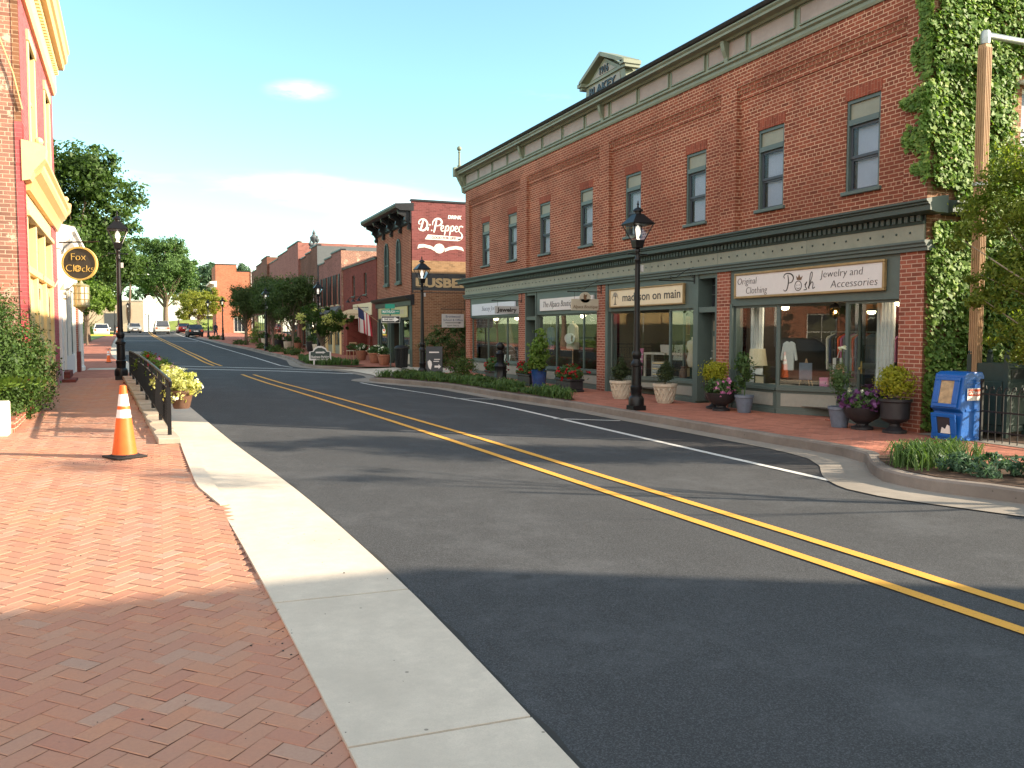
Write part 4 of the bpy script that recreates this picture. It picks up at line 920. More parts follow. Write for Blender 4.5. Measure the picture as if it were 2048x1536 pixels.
# ------------------------------------------------------------------ pots and plants in front of the shops
def at(s, y, z=None): p = B(s, y); return (p[0], p[1], zs(p[0], p[1]) if z is None else z)
def pot_thing(label, s, y, shape, pm, group=None):
    t = thing('planter', label, 'planter', at(s, y), 0., group)
    if shape == 'basket':
        o = MB().lathe([(.17, 0), (.175, .03), (.25, .38), (.28, .39), (.285, .45), (.25, .455), (.24, .40), (.05, .40)], 24); b = o.build('pot', M[pm], t, smooth=True)
        w = MB()
        for k in range(14):
            for sg in (1, -1):
                w.tube([((.185+.078*i/5)*cos(2*pi*k/14+sg*i*.13), (.18+.072*i/5)*sin(2*pi*k/14+sg*i*.13), .04+.33*i/5) for i in range(6)], .016, 5)
        w.build('weave', M[pm], t)
    elif shape == 'urn': MB().lathe([(.19, 0), (.19, .04), (.13, .06), (.08, .11), (.08, .15), (.19, .2), (.225, .24), (.235, .5), (.265, .52), (.265, .56), (.22, .56), (.21, .5), (.05, .5)], 20).build('pot', M[pm], t, smooth=True)
    elif shape == 'bowl': MB().lathe([(.18, 0), (.18, .04), (.1, .07), (.1, .1), (.26, .2), (.32, .34), (.33, .38), (.29, .38), (.28, .33), (.05, .32)], 20).build('pot', M[pm], t, smooth=True)
    elif shape == 'box': o = MB(); o.box(-.22, .22, -.5, .5, 0, .06); o.box(-.2, .2, -.47, .47, .06, .3); o.box(-.23, .23, -.5, .5, .3, .36); o.build('pot', M[pm], t, bevel=.015)
    else: MB().lathe([(.13, 0), (.135, .02), (.185, .3), (.2, .31), (.2, .36), (.17, .36), (.16, .3), (.04, .3)], 18).build('pot', M[pm], t, smooth=True)
    return t
for k, (s, y, lab) in enumerate(((14.35, -.98, 'cream basket-weave pot with a small dark conifer, left of the lamp post'), (15.85, -.66, 'cream basket-weave pot with a small dark conifer, right of the lamp post'))):
    t = pot_thing(lab, s, y, 'basket', 'stonepot', 'cream pots with dwarf conifers'); foliage('shrub', [(0, 0, .66, .2, .2, .22), (0, 0, .84, .14, .14, .18), (.02, 0, 1.0, .08, .08, .13)], 2600, .045, M['lf_coniferdk'], t, 20+k, .4, 30, .5, .4)
    MB().tube([(0, 0, .38), (0, 0, .8)], .018, 6).build('stem', M['bark'], t)
t = pot_thing('black urn with a rounded yellow-green shrub beside the green door', 17.5, -.45, 'urn', 'blackpot'); foliage('shrub', [(0, 0, .78, .25, .25, .24)], 2200, .05, M['lf_lime'], t, 31, .35, 25, .6)
t = pot_thing('black urn with a rounded yellow-green shrub at the brick corner pier', 22.35, -.4, 'urn', 'blackpot'); foliage('shrub', [(0, 0, .80, .27, .27, .25), (.05, .1, .95, .15, .15, .14)], 2600, .05, M['lf_lime'], t, 32, .35, 25, .6)
t = pot_thing('low black bowl with pink and purple flowers between the urn and a small blue-grey pot', 17.95, -.62, 'bowl', 'blackpot'); foliage('flowers', [(0, 0, .5, .3, .36, .17)], 1500, .07, [M['lf_pot'], M['fl_pink']], t, 33, .35, 25, .5, flowers=35, fsize=.07)
t = pot_thing('low black bowl spilling dark purple and white flowers at the corner shop', 21.75, -.5, 'bowl', 'blackpot'); foliage('flowers', [(0, 0, .5, .3, .4, .18)], 1500, .07, [M['lf_pot'], M['fl_purple']], t, 34, .35, 25, .5, flowers=110, fsize=.09); foliage('flowers', [(0, .1, .6, .2, .25, .08)], 40, .07, M['fl_white'], t, 35, .3, 12)
t = pot_thing('blue-grey pot with a tall thin plant under the left shop light', 18.5, -.45, 'pot', 'greypot'); foliage('plant', [(0, 0, .95, .16, .16, .3), (-.05, 0, .6, .12, .12, .25)], 420, .13, M['lf_pot'], t, 36, .5, 14, .4, .3)
MB().tube([(0, 0, .3), (.02, 0, .7), (0, .02, 1.25)], .012, 6).build('stem', M['lf_pot'], t)
t = pot_thing('blue-grey pot with a feathery plant and white flower head by the shop door', 21.35, -.62, 'pot', 'greypot'); foliage('plant', [(0, 0, .85, .16, .16, .38)], 700, .08, M['lf_pot'], t, 37, .5, 14, .3, .25); foliage('flowers', [(.0, -.05, 1.38, .14, .14, .04)], 130, .04, M['fl_white'], t, 38, .3, 20)
MB().tube([(0, 0, .3), (.02, 0, .8), (0, -.04, 1.36)], .01, 6).build('stem', M['lf_pot'], t)
for s, y, lab, seed in ((6.0, -1.05, 'black window box of red geraniums beside the black bollard', 41), (8.6, -.95, 'black window box of red geraniums left of the blue pot', 42), (11.4, -.95, 'black window box of red geraniums at the foot of the brick pier', 43)):
    t = pot_thing(lab, s, y, 'box', 'blackpot', 'boxes of red geraniums'); foliage('geraniums', [(0, -.25, .5, .27, .3, .22), (0, .25, .52, .27, .3, .22)], 1700, .075, [M['lf_pot'], M['fl_red']], t, seed, .35, 20, .5, .8, flowers=55, fsize=.075)
t = thing('planter', 'tall blue glazed pot with a leafy shrub in front of the second shop', 'planter', at(9.45, -1.0)); MB().lathe([(.17, 0), (.2, .04), (.24, .5), (.25, .54), (.21, .54), (.2, .48), (.04, .48)], 20).build('pot', M['bluepot'], t, smooth=True)
foliage('shrub', [(0, 0, 1.1, .3, .3, .35), (.05, .1, 1.45, .2, .2, .25), (-.1, -.1, .75, .3, .3, .25)], 1100, .12, M['lf_light'], t, 44, .4, 16, .5, .55); MB().tube([(0, 0, .5), (.02, .03, 1.5)], .018, 6).build('stem', M['bark'], t)
t = thing('round_shrub', 'low rounded green shrub with pink blooms at the far end of the brick building', 'shrub', at(3.5, -1.4)); foliage('leaves', [(0, 0, .35, .5, .6, .38)], 2600, .06, [M['lf_hedge'], M['fl_pink']], t, 45, .35, 25, .6, flowers=12)
t = thing('bollard', 'black cast iron bollard with a ball top beside the geranium boxes', 'bollard', at(6.95, -1.25)); MB().lathe([(.24, 0), (.24, .12), (.21, .16), (.2, .5), (.22, .54), (.17, .62), (.12, .66), (.14, .9), (.16, .94), (.09, 1.0), (.07, 1.06)], 8).build('post', M['black'], t, smooth=True); MB().ball((0, 0, 1.18), .14, 14).build('ball_top', M['black'], t, smooth=True)
# A-frame board in the alley mouth
t = thing('sandwich_board', 'black folding pavement board with white drawings and an arrow, by the alley', 'sandwich board', (10.3, 33.2, zs(10, 33)-.0), -.35); m = MB()
for sg in (-1, 1): m.add([(-.33, sg*.26-.015, 0), (.33, sg*.26-.015, 0), (.33, sg*.03-.015, 1.02), (-.33, sg*.03-.015, 1.02), (-.33, sg*.26+.015, 0), (.33, sg*.26+.015, 0), (.33, sg*.03+.015, 1.02), (-.33, sg*.03+.015, 1.02)], [(0,1,2,3),(7,6,5,4),(0,4,5,1),(1,5,6,2),(2,6,7,3),(3,7,4,0)])
m.build('panel', M['zinc'], t); m = MB(); m.prism([(-.2, .15), (-.13, .1), (-.08, .3), (-.1, .42), (-.18, .5), (-.26, .42), (-.24, .28)], 'xz', -.003, .003); m.prism([(.02, .18), (.18, .18), (.18, .12), (.28, .22), (.18, .32), (.18, .26), (.02, .26)], 'xz', -.003, .003); m.box(-.02, .2, -.003, .003, .42, .45); m.box(.0, .24, -.003, .003, .5, .53); m.box(-.2, .2, -.003, .003, .78, .83)
m.build('chalk_drawing', M['signwhite'], t, (0, -.28, 0), (-.22, 0, 0))
# clipped shrubs against the mural wall and litter bin
t = thing('wall_shrub', 'dark leafy climbing shrub against the lower part of the mural wall', 'shrub', (11.9, 36.2, .2)); foliage('leaves', [(-.6, 0, .8, .7, .5, .9), (.6, .1, 1.0, .9, .5, 1.1), (1.6, -.2, .9, .8, .6, 1.0), (0, 0, 1.6, .8, .4, .6), (1.0, 0, 1.7, .6, .4, .5)], 6500, .1, M['lf_dark'], t, 50, .3, 40, .6)
t = thing('litter_bin', 'black slatted litter bin near the corner lamp post', 'litter bin', (9.75, 36.2, zs(10, 36))); m = MB()
for k in range(22): a = 2*pi*k/22; m.tube([(.24*cos(a), .24*sin(a), .04), (.28*cos(a), .28*sin(a), .85)], .022, 4)
m.lathe([(.22, .03), (.26, .84)], 16); m.build('body', M['iron'], t); MB().lathe([(.31, .84), (.31, .9), (.22, .97), (.1, 1.0)], 18).build('lid', M['iron'], t, smooth=True)
# ------------------------------------------------------------------ newspaper box, bin, post, fence at the near corner
t = thing('newspaper_box', 'blue plastic newspaper box with two windowed doors and a red and white label', 'newspaper box', (11.37, 9.58, zs(11, 9.6)), RZ); t.scale = (1.1, 1.06, .93); m = MB()
m.prism([(-.22, 0), (.24, 0), (.24, .43), (.21, .46), (.21, .5), (.24, .53), (.24, 1.06), (.2, 1.12), (-.06, 1.12), (-.15, 1.08), (-.24, .52), (-.17, .46)], 'yz', -.24, .24); bd = m.build('body', M['newsblue'], t, bevel=.012, seg=2)
m = MB(); m.box(.235, .252, -.1, .22, .0, .05); m.box(.236, .25, -.12, .23, .48, .52); m.box(-.25, -.236, -.12, .23, .48, .52); m.box(.236, .248, -.1, .2, .93, .95); m.build('side_rib', M['newsblue'], t, bevel=.004)
ang = math.atan2(.09, .56)
for z0, h, rot, y0, nm, pm in ((.54, .5, -.16, -.238, 'upper_door', 'paper_tan'), (.04, .4, -.125+.25, -.225, 'lower_door', 'darkglass')):
    if pm == 'paper_tan' and pm not in M: M[pm] = paint('newsprint', (.42, .30, .17), .7, 0, .5, 9)
    d = MB(); w = .2
    d.box(-w, w, -.03, 0, 0, .06); d.box(-w, w, -.03, 0, h-.06, h); d.box(-w, -w+.09, -.03, 0, .06, h-.06); d.box(w-.09, w, -.03, 0, .06, h-.06); dd = d.build(nm, M['newsblue'], t, (0, y0+(.0 if rot < 0 else .02), z0), (rot, 0, 0), bevel=.008)
    MB().box(-w+.09, w-.09, -.012, -.006, .06, h-.06).build('pane', M[pm], dd)
    if nm == 'lower_door': MB().prism([(-.06, .07), (.1, .07), (.1, .2), (.06, .22), (.02, .14), (-.03, .17)], 'xz', -.02, -.014).build('torn_paper', M['white'], dd)
m = MB().box(.253, .257, -.11, .2, .66, .86); lb = m.build('label_plate', M['white'], t); MB().box(.2575, .259, -.09, .18, .735, .845).build('label_band', M['redlabel'], lb)
text('OCMagazine', .085, 'lettering', lb, M['white'], (.2605, .045, .79), pi/2, width=.25, off=.0015, ext=.001)
t = thing('wooden_bin_store', 'dark green wooden cupboard with corner posts behind the iron fence', 'cupboard', (12.3, 9.62, zs(12, 9)), RZ+.12); m = MB()
m.box(-.3, .3, -.26, .26, .1, 1.16); b_ = m.build('body', M['binggreen'], t); m = MB()
for x in (-.3, .3):
    for y in (-.26, .26): m.box(x-.035, x+.035, y-.035, y+.035, 0, 1.3); m.ball((x, y, 1.33), .04, 8)
m.build('post', M['binggreen'], t); m = MB(); m.box(.3, .325, -.22, .22, .2, .88); m.box(-.24, .24, -.285, -.26, .2, .88); m.box(.3, .32, -.22, .22, 1.08, 1.14); m.build('panel', M['binggreen'], t, bevel=.01); MB().box(.301, .306, -.16, .2, .92, 1.07).build('opening', M['zinc'], t)
t = thing('sign_post', 'tall fluted cedar post with a galvanised pipe arm beside the ivy wall', 'post', (12.06, 9.85, zs(12, 9)-.22)); m = MB()
m.box(-.066, .066, -.066, .066, 0, 6.35)
for x in (-.052, -.018, .018, .052): m.box(x-.011, x+.011, -.082, -.06, 0, 6.3); m.box(-.082, -.06, x-.011, x+.011, 0, 6.3)
m.build('post', M['wood'], t, bevel=.005); m = MB(); m.tube([(0, 0, 6.3), (0, 0, 6.46), (.03, 0, 6.5), (1.9, .0, 6.5)], .05, 12); m.lathe([(.07, 6.36), (.075, 6.42), (.075, 6.52), (.06, 6.56)], 12); m.build('pipe_arm', M['galv'], t, smooth=True); MB().lathe([(.115, 4.17), (.115, 4.22)], 8).build('clamp', M['galv'], t)
t = thing('iron_fence', 'low black wrought iron fence with scrolled tops along the garden edge', 'fence', (11.5, 9.25, zs(11.5, 8)), RZ); m = MB(); ln = 8.
for z in (.16, .46, .72): m.box(0, ln, -.008, .008, z-.012, z+.012)
x = 0.
while x <= ln: m.tube([(x, 0, 0 if int(x/.12) % 4 else -.05), (x, 0, .74), (x+.03, 0, .82), (x+.07, 0, .84), (x+.08, 0, .8), (x+.05, 0, .78)], .0085, 5); x += .12
m.build('railings', M['iron'], t); m = MB()
for x in (0, 2., 4., 6., 8.): m.box(x-.018, x+.018, -.018, .018, -.02, .9); m.ball((x, 0, .92), .03, 8)
m.build('post', M['iron'], t)
t = thing('evergreen_shrub', 'dense dark evergreen shrub behind the iron fence at the right edge', 'shrub', (13.7, 9.0, .15)); foliage('leaves', [(0, 0, 1.2, .9, .8, 1.25), (.3, .1, 2.0, .6, .6, .7), (1.2, -.4, 1.1, .9, .8, 1.1)], 9000, .075, M['lf_dark'], t, 55, .3, 45, .6); MB().tube([(0, 0, 0), (.05, 0, 1.2)], .06, 7).build('stem', M['bark'], t)
t = thing('garden_tree', 'fine-leaved garden tree overhanging the fence and the corner of the brick building', 'tree', (12.4, 6.9, .15)); bl_ = [(-2.05, 1.85, 2.95, .4, .4, .22), (-1.65, 1.65, 3.35, .5, .5, .35), (-1.35, 1.5, 3.95, .5, .5, .4), (-1.35, 1.5, 2.35, .55, .5, .4), (-1.75, 1.7, 2.1, .35, .35, .2), (-1.2, 1.5, 1.55, .45, .45, .3), (-1.0, 1.4, 3.35, .55, .55, .45), (-.35, 1.3, 2.3, .7, .6, .5), (-.3, .9, 3.9, .65, .6, .5), (.1, .5, 3.0, .9, .9, .7), (.6, 1.2, 4.3, .5, .5, .4), (.7, -.1, 3.4, .9, .8, .6), (-.3, 1.7, 1.7, .5, .5, .35), (.4, 1.3, 1.9, .6, .6, .4), (-1.75, 1.75, 2.45, .25, .25, .16)]
trunk(t, 2.0, .07, 4, 11, M['bark_pale'], spread=.5, up=.7, reach=bl_); bl_ += [(-.9, 1.0, 2.7, .8, .8, .7), (-.5, .6, 3.5, .9, .9, .7), (-.8, .9, 1.6, .7, .7, .45), (-1.0, .6, 4.5, .5, .5, .3)]; foliage('crown', bl_, 46000, .068, M['lf_myrtle'], t, 11, .36, 60, .4, .42)
t = thing('garden_tree', 'tall sparse garden tree farther along the fence toward the viewer', 'tree', (13.4, 3.4, .15)); bl_ = [(0, 0, 5.9, .5, .5, .4), (.5, .5, 5.2, .45, .5, .3), (-.3, .6, 6.3, .35, .4, .3)]
trunk(t, 4.4, .06, 3, 12, M['bark_pale'], spread=.3, up=.5, reach=bl_); foliage('crown', bl_, 1200, .09, M['lf_myrtle'], t, 12, .5, 30, .4, .42)
# evergreen added out of frame to shade the lower ivy
ev = dup([o for o in bpy.data.objects if o.name.startswith('evergreen_shrub')][0], (16.2, 8.5, .15), 1.1, 'tall dark evergreen added unseen beyond the right edge to shade the ivy'); ev.scale = (1.7, 1.5, 1.75)
# ------------------------------------------------------------------ kerb islands
G2 = 'strap-leaved grass clumps in the near island'
for x, y, k, lab, s in ((8.62, 7.75, 1., 'strap-leaved grass clump at the rounded tip of the near island', 1), (9.2, 7.95, .95, 'strap-leaved grass clump at the back of the near island', 2)):
    t = blades('grass_clump', [(rnd.gauss(0, .17), rnd.gauss(0, .15), 0, 1) for _ in range(26)], 14, .31*k, M['lf_grass'], None, 60+s, .008, 1.15); t.location = (x, y, zs(x, y)+.01); tag(t, lab, 'grass', G2)
for x, y, r, lab, s in ((8.75, 7.0, .5, 'low blue-green juniper just behind the kerb of the near island', 1), (9.2, 6.3, .55, 'low blue-green juniper reaching the right edge of the near island', 2), (8.9, 5.3, .6, 'low blue-green juniper nearest the viewer in the near island', 3)):
    t = foliage('juniper', [(0, 0, .1, r, r*.9, .14), (r*.5, -r*.4, .12, r*.6, r*.6, .12), (-r*.3, r*.5, .1, r*.5, r*.5, .1)], 1700, .085, M['lf_juniper'], None, 65+s, .3, 18, .5, .28); t.location = (x, y, zs(x, y)+.02); tag(t, lab, 'juniper', 'junipers in the near island')
sp = []; g = random.Random(8)
for k in range(330):
    y = g.uniform(18.8, 30.3); x0 = P(KX)(y)+.3; x1 = interp(y, [(18.4,9.2),(20,9.5),(27,9.35),(30.6,8.5)]); x = g.uniform(x0, x1); sp.append((x, y, zs(x, y), (g.uniform(.85, 1.2) if sin(y*2.3)+.5*sin(y*5.1) > -.35 else g.uniform(.45, .7))))
t = blades('liriope_border', sp, 17, .28, M['lf_grass'], None, 70, .011, 1.1); tag(t, 'dense strap-leaved green border filling the long kerb island', 'border planting', kind='stuff')
t = foliage('low_hedge', [(P(KX)(y)+.75+.1*sin(y*3), y, zs(9, y)+.14, .38, .5, .15) for y in np.arange(23.5, 30.2, .75)], 6500, .07, M['lf_hedge'], None, 71, .35, 30, .6, .5); tag(t, 'low dark green hedge along the far half of the kerb island', 'hedge')
sp = []
for k in range(210):
    y = g.uniform(39.3, 45.8); x = P(KF)(y)+g.uniform(.3, interp(y, [(39.2,1.9),(45.8,1.2)])); sp.append((x, y, zs(x, y), g.uniform(.7, 1.1)))
t = blades('liriope_border', sp, 14, .34, M['lf_grass'], None, 72, .018, .8); tag(t, 'strap-leaved green border around the arched parking sign', 'border planting', kind='stuff')
t = thing('parking_sign', 'small dark green arched sign with a white border and arrow in the far island', 'sign', (6.95, 40.2, zs(7, 40)), -.12); out = [(-.5, .22), (-.5, .62), (-.34, .64), (-.26, .78), (-.1, .88), (.1, .88), (.26, .78), (.34, .64), (.5, .62), (.5, .22)]
m = MB(); m.prism([(x*.86, .55+(z-.55)*.76) for x, z in out], 'xz', -.03, .02); m.build('board', M['green_d'], t); MB().prism(out, 'xz', -.02, .03).build('border', M['signwhite'], t)
m = MB(); m.box(-.2, .14, -.036, -.028, .55, .62); m.prism([(.12, .52), (.25, .585), (.12, .65)], 'xz', -.036, -.028); m.build('arrow', M['signwhite'], t); text('Business Parking', .15, 'lettering', t, M['signwhite'], (0, -.034, .38), width=.8, off=.003); m = MB()
for x in (-.28, .28): m.box(x-.03, x+.03, -.02, .02, -.1, .22)
m.build('leg', M['signwhite'], t)
# street-name and one-way signs
t = thing('street_sign', 'street name and one-way sign post in front of the mural building', 'street sign', (9.45, 36.9, zs(9, 37)-.02), -.4); MB().tube([(0, 0, 0), (0, 0, 2.86)], .03, 8).build('post', M['green_d'], t)
M['signgreen'] = paint('street_sign_green', (.01, .23, .16), .4, 0, .06)
MB().box(-.40, .40, -.012, .0, 2.36, 2.56).build('name_plate', M['signgreen'], t, (.02, -.03, 0)); text('MAYHUGH', .17, 'lettering', t, M['white'], (-.06, -.045, 2.46), width=.54, off=.003); text('AVE', .08, 'lettering', t, M['white'], (.31, -.045, 2.47))
o = MB().box(-.02, .0, -.3, .3, 2.6, 2.8); o.build('cross_plate', M['signgreen'], t, (0, -.02, 0), (0, 0, .9)); o = MB().box(-.41, .41, -.012, .0, 1.98, 2.28); pl_ = o.build('one_way_plate', M['white'], t, (.02, -.03, 0)); MB().box(-.395, .395, -.016, -.01, 1.995, 2.265).build('field', M['zinc'], pl_)
MB().prism([(-.36, 2.06), (.17, 2.06), (.17, 2.02), (.36, 2.13), (.17, 2.24), (.17, 2.2), (-.36, 2.2)], 'xz', -.022, -.015).build('arrow', M['white'], pl_); text('ONE WAY', .11, 'lettering', pl_, M['zinc'], (-.08, -.026, 2.13), width=.42, off=.003)
# ------------------------------------------------------------------ goods in the shop windows
def goods(nm, label, cat, s, y, z, rz=0.): return thing(nm, label, cat, B(s, y, z), RZ+rz)
st = MB(); st.box(17.5, 18.8, .15, 1.1, .3, .66); st.box(20.8, 21.95, .2, 1.2, .3, .6); st.box(14.9, 15.95, .15, 1.1, .3, .62); st.box(7.05, 11.2, .2, .95, .3, .64); st.box(.6, 5.4, .2, .95, .3, .7); st.prism([(18.9, .2), (20.2, .95), (20.2, 1.7), (18.9, 1.1)], 'xy', .3, .66); st.prism([(11.85, .2), (13.95, 1.2), (13.95, 2.0), (11.85, 2.0)], 'xy', .3, .55)
st.build('display_platform', M['offwhite'], bl)
t = goods('table_lamp', 'table lamp with a cream drum shade in the corner shop window', 'lamp', 17.85, .38, .66); MB().lathe([(.1, 0), (.1, .03), (.03, .06), (.09, .16), (.09, .24), (.03, .34), (.02, .5)], 14).build('base', M['glass_lamp'], t, smooth=True); MB().lathe([(.21, .42), (.16, .78)], 20).build('lamp_shade', M['signcream'], t, smooth=True)
t = goods('cushion', 'white square cushion with dark stitching in the corner shop window', 'cushion', 17.95, .27, .68, .2); t.scale = (.8, .8, .8); m = MB(); m.lathe([(.02, -.07), (.24, -.03), (.28, 0), (.24, .03), (.02, .07)], 4, rot=pi/4); m.build('cover', M['curtain'], t, (0, 0, .24), (1.35, 0, 0), smooth=True); m = MB(); stroke(m, [(-.1, .2), (.0, .3), (.08, .25)], .015); m.build('stitching', M['ink'], t, (0, -.085, 0))
t = goods('picture_frame', 'dark picture frame leaning under the shop lamp', 'picture frame', 18.2, .17, .67); m = MB(); m.box(-.17, .17, -.015, .015, 0, .03); m.box(-.17, .17, -.015, .015, .2, .23); m.box(-.17, -.14, -.015, .015, .03, .2); m.box(.14, .17, -.015, .015, .03, .2); m.build('frame', M['ink'], t); MB().box(-.14, .14, -.003, .006, .03, .2).build('picture', M['signcream'], t)
t = goods('shirt', 'white shirt hanging in the corner shop window', 'shirt', 18.8, .42, 1.0, .5); t.scale = (.6, .6, .75); shirt = [(-.06, .82), (-.2, .76), (-.3, .3), (-.22, .28), (-.17, .52), (-.17, .02), (.17, .02), (.17, .52), (.22, .28), (.3, .3), (.2, .76), (.06, .82), (0, .77)]; MB().prism(shirt, 'xz', -.05, .05).build('body', M['curtain'], t, bevel=.02)
t = goods('easel', 'small wooden easel holding a blue picture in the corner shop window', 'easel', 19.2, .52, .66, .5); m = MB(); m.tube([(-.15, 0, 0), (0, 0, .6)], .012, 5); m.tube([(.15, 0, 0), (0, 0, .6)], .012, 5); m.tube([(0, .2, 0), (0, 0, .6)], .012, 5); m.build('leg', M['wood'], t); MB().box(-.13, .13, -.04, -.02, .18, .52).build('picture', M['greypot'], t)
t = goods('hat', 'straw hat on a stand in the corner shop window', 'hat', 19.75, .9, 1.02, .5); MB().lathe([(.2, 0), (.2, .012), (.1, .03), (.09, .12), (.05, .15), (.01, .155)], 18).build('crown', M['wood'], t, smooth=True); m = MB(); m.tube([(0, 0, -.36), (0, 0, .02)], .015, 6); m.lathe([(.1, -.36), (.1, -.34)], 12); m.build('stand', M['ink'], t)
t = goods('tote_bag', 'striped cloth tote bag behind the straw hat', 'bag', 19.55, 1.12, .66, .5); m = MB()
for k in range(5): m.box(-.17+k*.068, -.17+k*.068+.067, -.06, .06, .3, .62, k % 2)
m.build('body', [M['curtain'], M['ink']], t); MB().tube([(-.1, 0, .62), (-.06, 0, .76), (.06, 0, .76), (.1, 0, .62)], .01, 6).build('handle', M['curtain'], t)
t = goods('gift_box', 'pink box beside the straw hat stand', 'box', 19.5, .72, .66, .5); o = MB(); o.box(-.08, .08, -.06, .06, 0, .2); o.build('body', M['fl_pink'], t, bevel=.006); o = MB(); o.box(-.085, .085, -.065, .065, .2, .23); o.build('lid', M['fl_pink'], t, bevel=.005)
t = goods('curtain', 'long white curtain on the right side of the corner shop door', 'curtain', 20.98, .6, .6); m = MB()
for k in range(9): m.lathe([(.035, 0), (.03, .9), (.035, 1.75)], 8, (k*.042, .02*(k % 2), 0))
m.build('cloth', M['curtain'], t, smooth=True); MB().tube([(-.05, 0, 1.77), (.42, 0, 1.77)], .012, 6).build('rail', M['ink'], t)
t = goods('curtain', 'pale curtain at the left end of the corner shop window', 'curtain', 17.5, .5, .66); m = MB()
for k in range(8): m.lathe([(.035, 0), (.03, .9), (.035, 1.68)], 8, (k*.045, .02*(k % 2), 0))
m.build('cloth', M['curtain'], t, smooth=True); MB().tube([(-.02, 0, 1.7), (.4, 0, 1.7)], .012, 6).build('rail', M['ink'], t)
t = goods('shoe_box', 'brown box with scarves in the right corner shop window', 'box', 21.45, .5, .6); o = MB(); o.box(-.16, .16, -.1, .1, 0, .14); o.build('body', M['brownpot'], t, bevel=.006); foliage('scarf', [(.3, .0, .2, .12, .1, .2), (-.3, .1, .1, .15, .12, .12)], 220, .12, M['fl_purple'], t, 80, .5, 20)
t = goods('bicycle_wheel', 'old spoked bicycle wheel leaning in the right corner shop window', 'wheel', 21.7, .8, .6); m = MB(); m.tube([(.3*cos(k*pi/14), 0, .34+.3*sin(k*pi/14)) for k in range(29)], .014, 6); m.build('rim', M['galv'], t); m = MB()
for k in range(14): m.tube([(0, 0, .34), (.3*cos(k*pi/7), 0, .34+.3*sin(k*pi/7))], .003, 4)
m.ball((0, 0, .34), .03, 8); m.build('spokes', M['galv'], t)
# third shop
t = goods('console_table', 'white console table inside the third shop window', 'table', 12.6, 1.5, .55, .3); m = MB(); m.box(-.75, .75, -.2, .2, .62, .68); m.build('top', M['white'], t, bevel=.01)
for x in (-.7, .7):
    for y in (-.16, .16): MB().box(x-.025, x+.025, y-.025, y+.025, 0, .62).build('leg', M['white'], t)
t = goods('pink_banner', 'tall leaning pink panel in the third shop window', 'panel', 12.3, .75, .55, .4); m = MB(); m.prism([(-.13, 0), (.08, 0), (.16, .8), (-.04, .8)], 'xz', -.015, .015); m.build('panel', M['fl_pink'], t); m = MB()
for k in range(5): m.box(-.06+k*.012, .1+k*.012, -.02, -.014, .1+k*.13, .13+k*.13)
m.build('print', M['signwhite'], t)
t = goods('handbag', 'white handbag on the shop table', 'bag', 12.75, 1.35, 1.23, .3); MB().prism([(-.16, 0), (.16, 0), (.19, .22), (-.19, .22)], 'xz', -.06, .06).build('body', M['curtain'], t, bevel=.012); MB().tube([(-.1, 0, .22), (-.07, 0, .36), (.07, 0, .36), (.1, 0, .22)], .01, 6).build('handle', M['ink'], t)
t = goods('cushion', 'white patterned cushion on the stack in the third shop', 'cushion', 13.1, 1.55, 1.0, .3); MB().lathe([(.02, -.07), (.26, -.03), (.3, 0), (.26, .03), (.02, .07)], 4, rot=pi/4).build('cover', M['curtain'], t, (0, 0, .24), (1.4, 0, 0), smooth=True); foliage('pattern', [(0, -.09, .24, .15, .01, .15)], 60, .04, M['ink'], t, 81, .3, 6)
t = goods('folded_blankets', 'grey and yellow blankets stacked in the third shop window', 'blankets', 13.0, 1.05, .55, .4); m = MB()
for k in range(6): m.box(-.24+.01*(k % 2), .24-.012*(k % 3), -.14, .14, k*.075, k*.075+.07, k % 2)
m.build('cloth', [M['signgrey'], M['yel']], t, bevel=.02, seg=2)
t = goods('dress_form', 'linen dress form with a white jug in the third shop right window', 'mannequin', 15.35, .45, .62); MB().lathe([(.12, 0), (.12, .02), (.02, .04), (.02, .3), (.12, .34), (.17, .5), (.12, .68), (.17, .86), (.15, .95), (.05, 1.0), (.05, 1.06)], 16).build('torso', M['signbeige'], t, smooth=True); MB().lathe([(.06, 0), (.1, .1), (.08, .24), (.05, .3), (.07, .34)], 12, (-.28, -.1, 0)).build('jug', M['brownpot'], t, smooth=True)
# second shop
t = goods('cardigan', 'dark blue cardigan on a hanger in the second shop window', 'cardigan', 7.5, .3, 1.2); t.scale = (.8, .8, .9); MB().prism([(x*1.15, z*1.05) for x, z in shirt], 'xz', -.06, .06).build('body', M['inkblue'], t, bevel=.02); MB().tube([(-.2, 0, .8), (0, 0, .9), (0, 0, 1.1)], .008, 5).build('hanger', M['galv'], t)
t = goods('coat', 'cream coat on a stand in the second shop window', 'coat', 8.9, .4, .64); t.scale = (.8, .8, 1); MB().prism([(-.1, 1.42), (-.3, 1.34), (-.42, .62), (.42, .62), (.3, 1.34), (.1, 1.42)], 'xz', -.09, .09).build('body', M['signbeige'], t, bevel=.03); m = MB(); m.tube([(0, 0, 0), (0, 0, 1.5)], .02, 6); m.lathe([(.16, 0), (.16, .02)], 12); m.build('stand', M['wood'], t)
t = goods('window_sign', 'white oval sign with an alpaca head hung in the second shop window', 'sign', 9.05, .22, 1.6); t.scale = (.85, .85, .85); m = MB(); disc(m, 0, 0, .42, .19, -.012, .012); m.build('board', M['signwhite'], t); alpaca(t, (.22, -.018, 0), 0, .22); MB().tube([(0, 0, .18), (0, 0, .8)], .004, 4).build('cord', M['ink'], t)
t = goods('drape', 'brown patterned drape hung in the farthest shop window', 'drape', 3.2, .6, .7); m = MB()
for k in range(10): m.tube([(-.45+k*.035, .03*(k % 2), 1.62), (-.2+k*.045, .03*(k % 2), .8), (.1+k*.05, .03*(k % 2), .02)], .045, 6)
m.build('cloth', M['brownpot'], t, smooth=True)
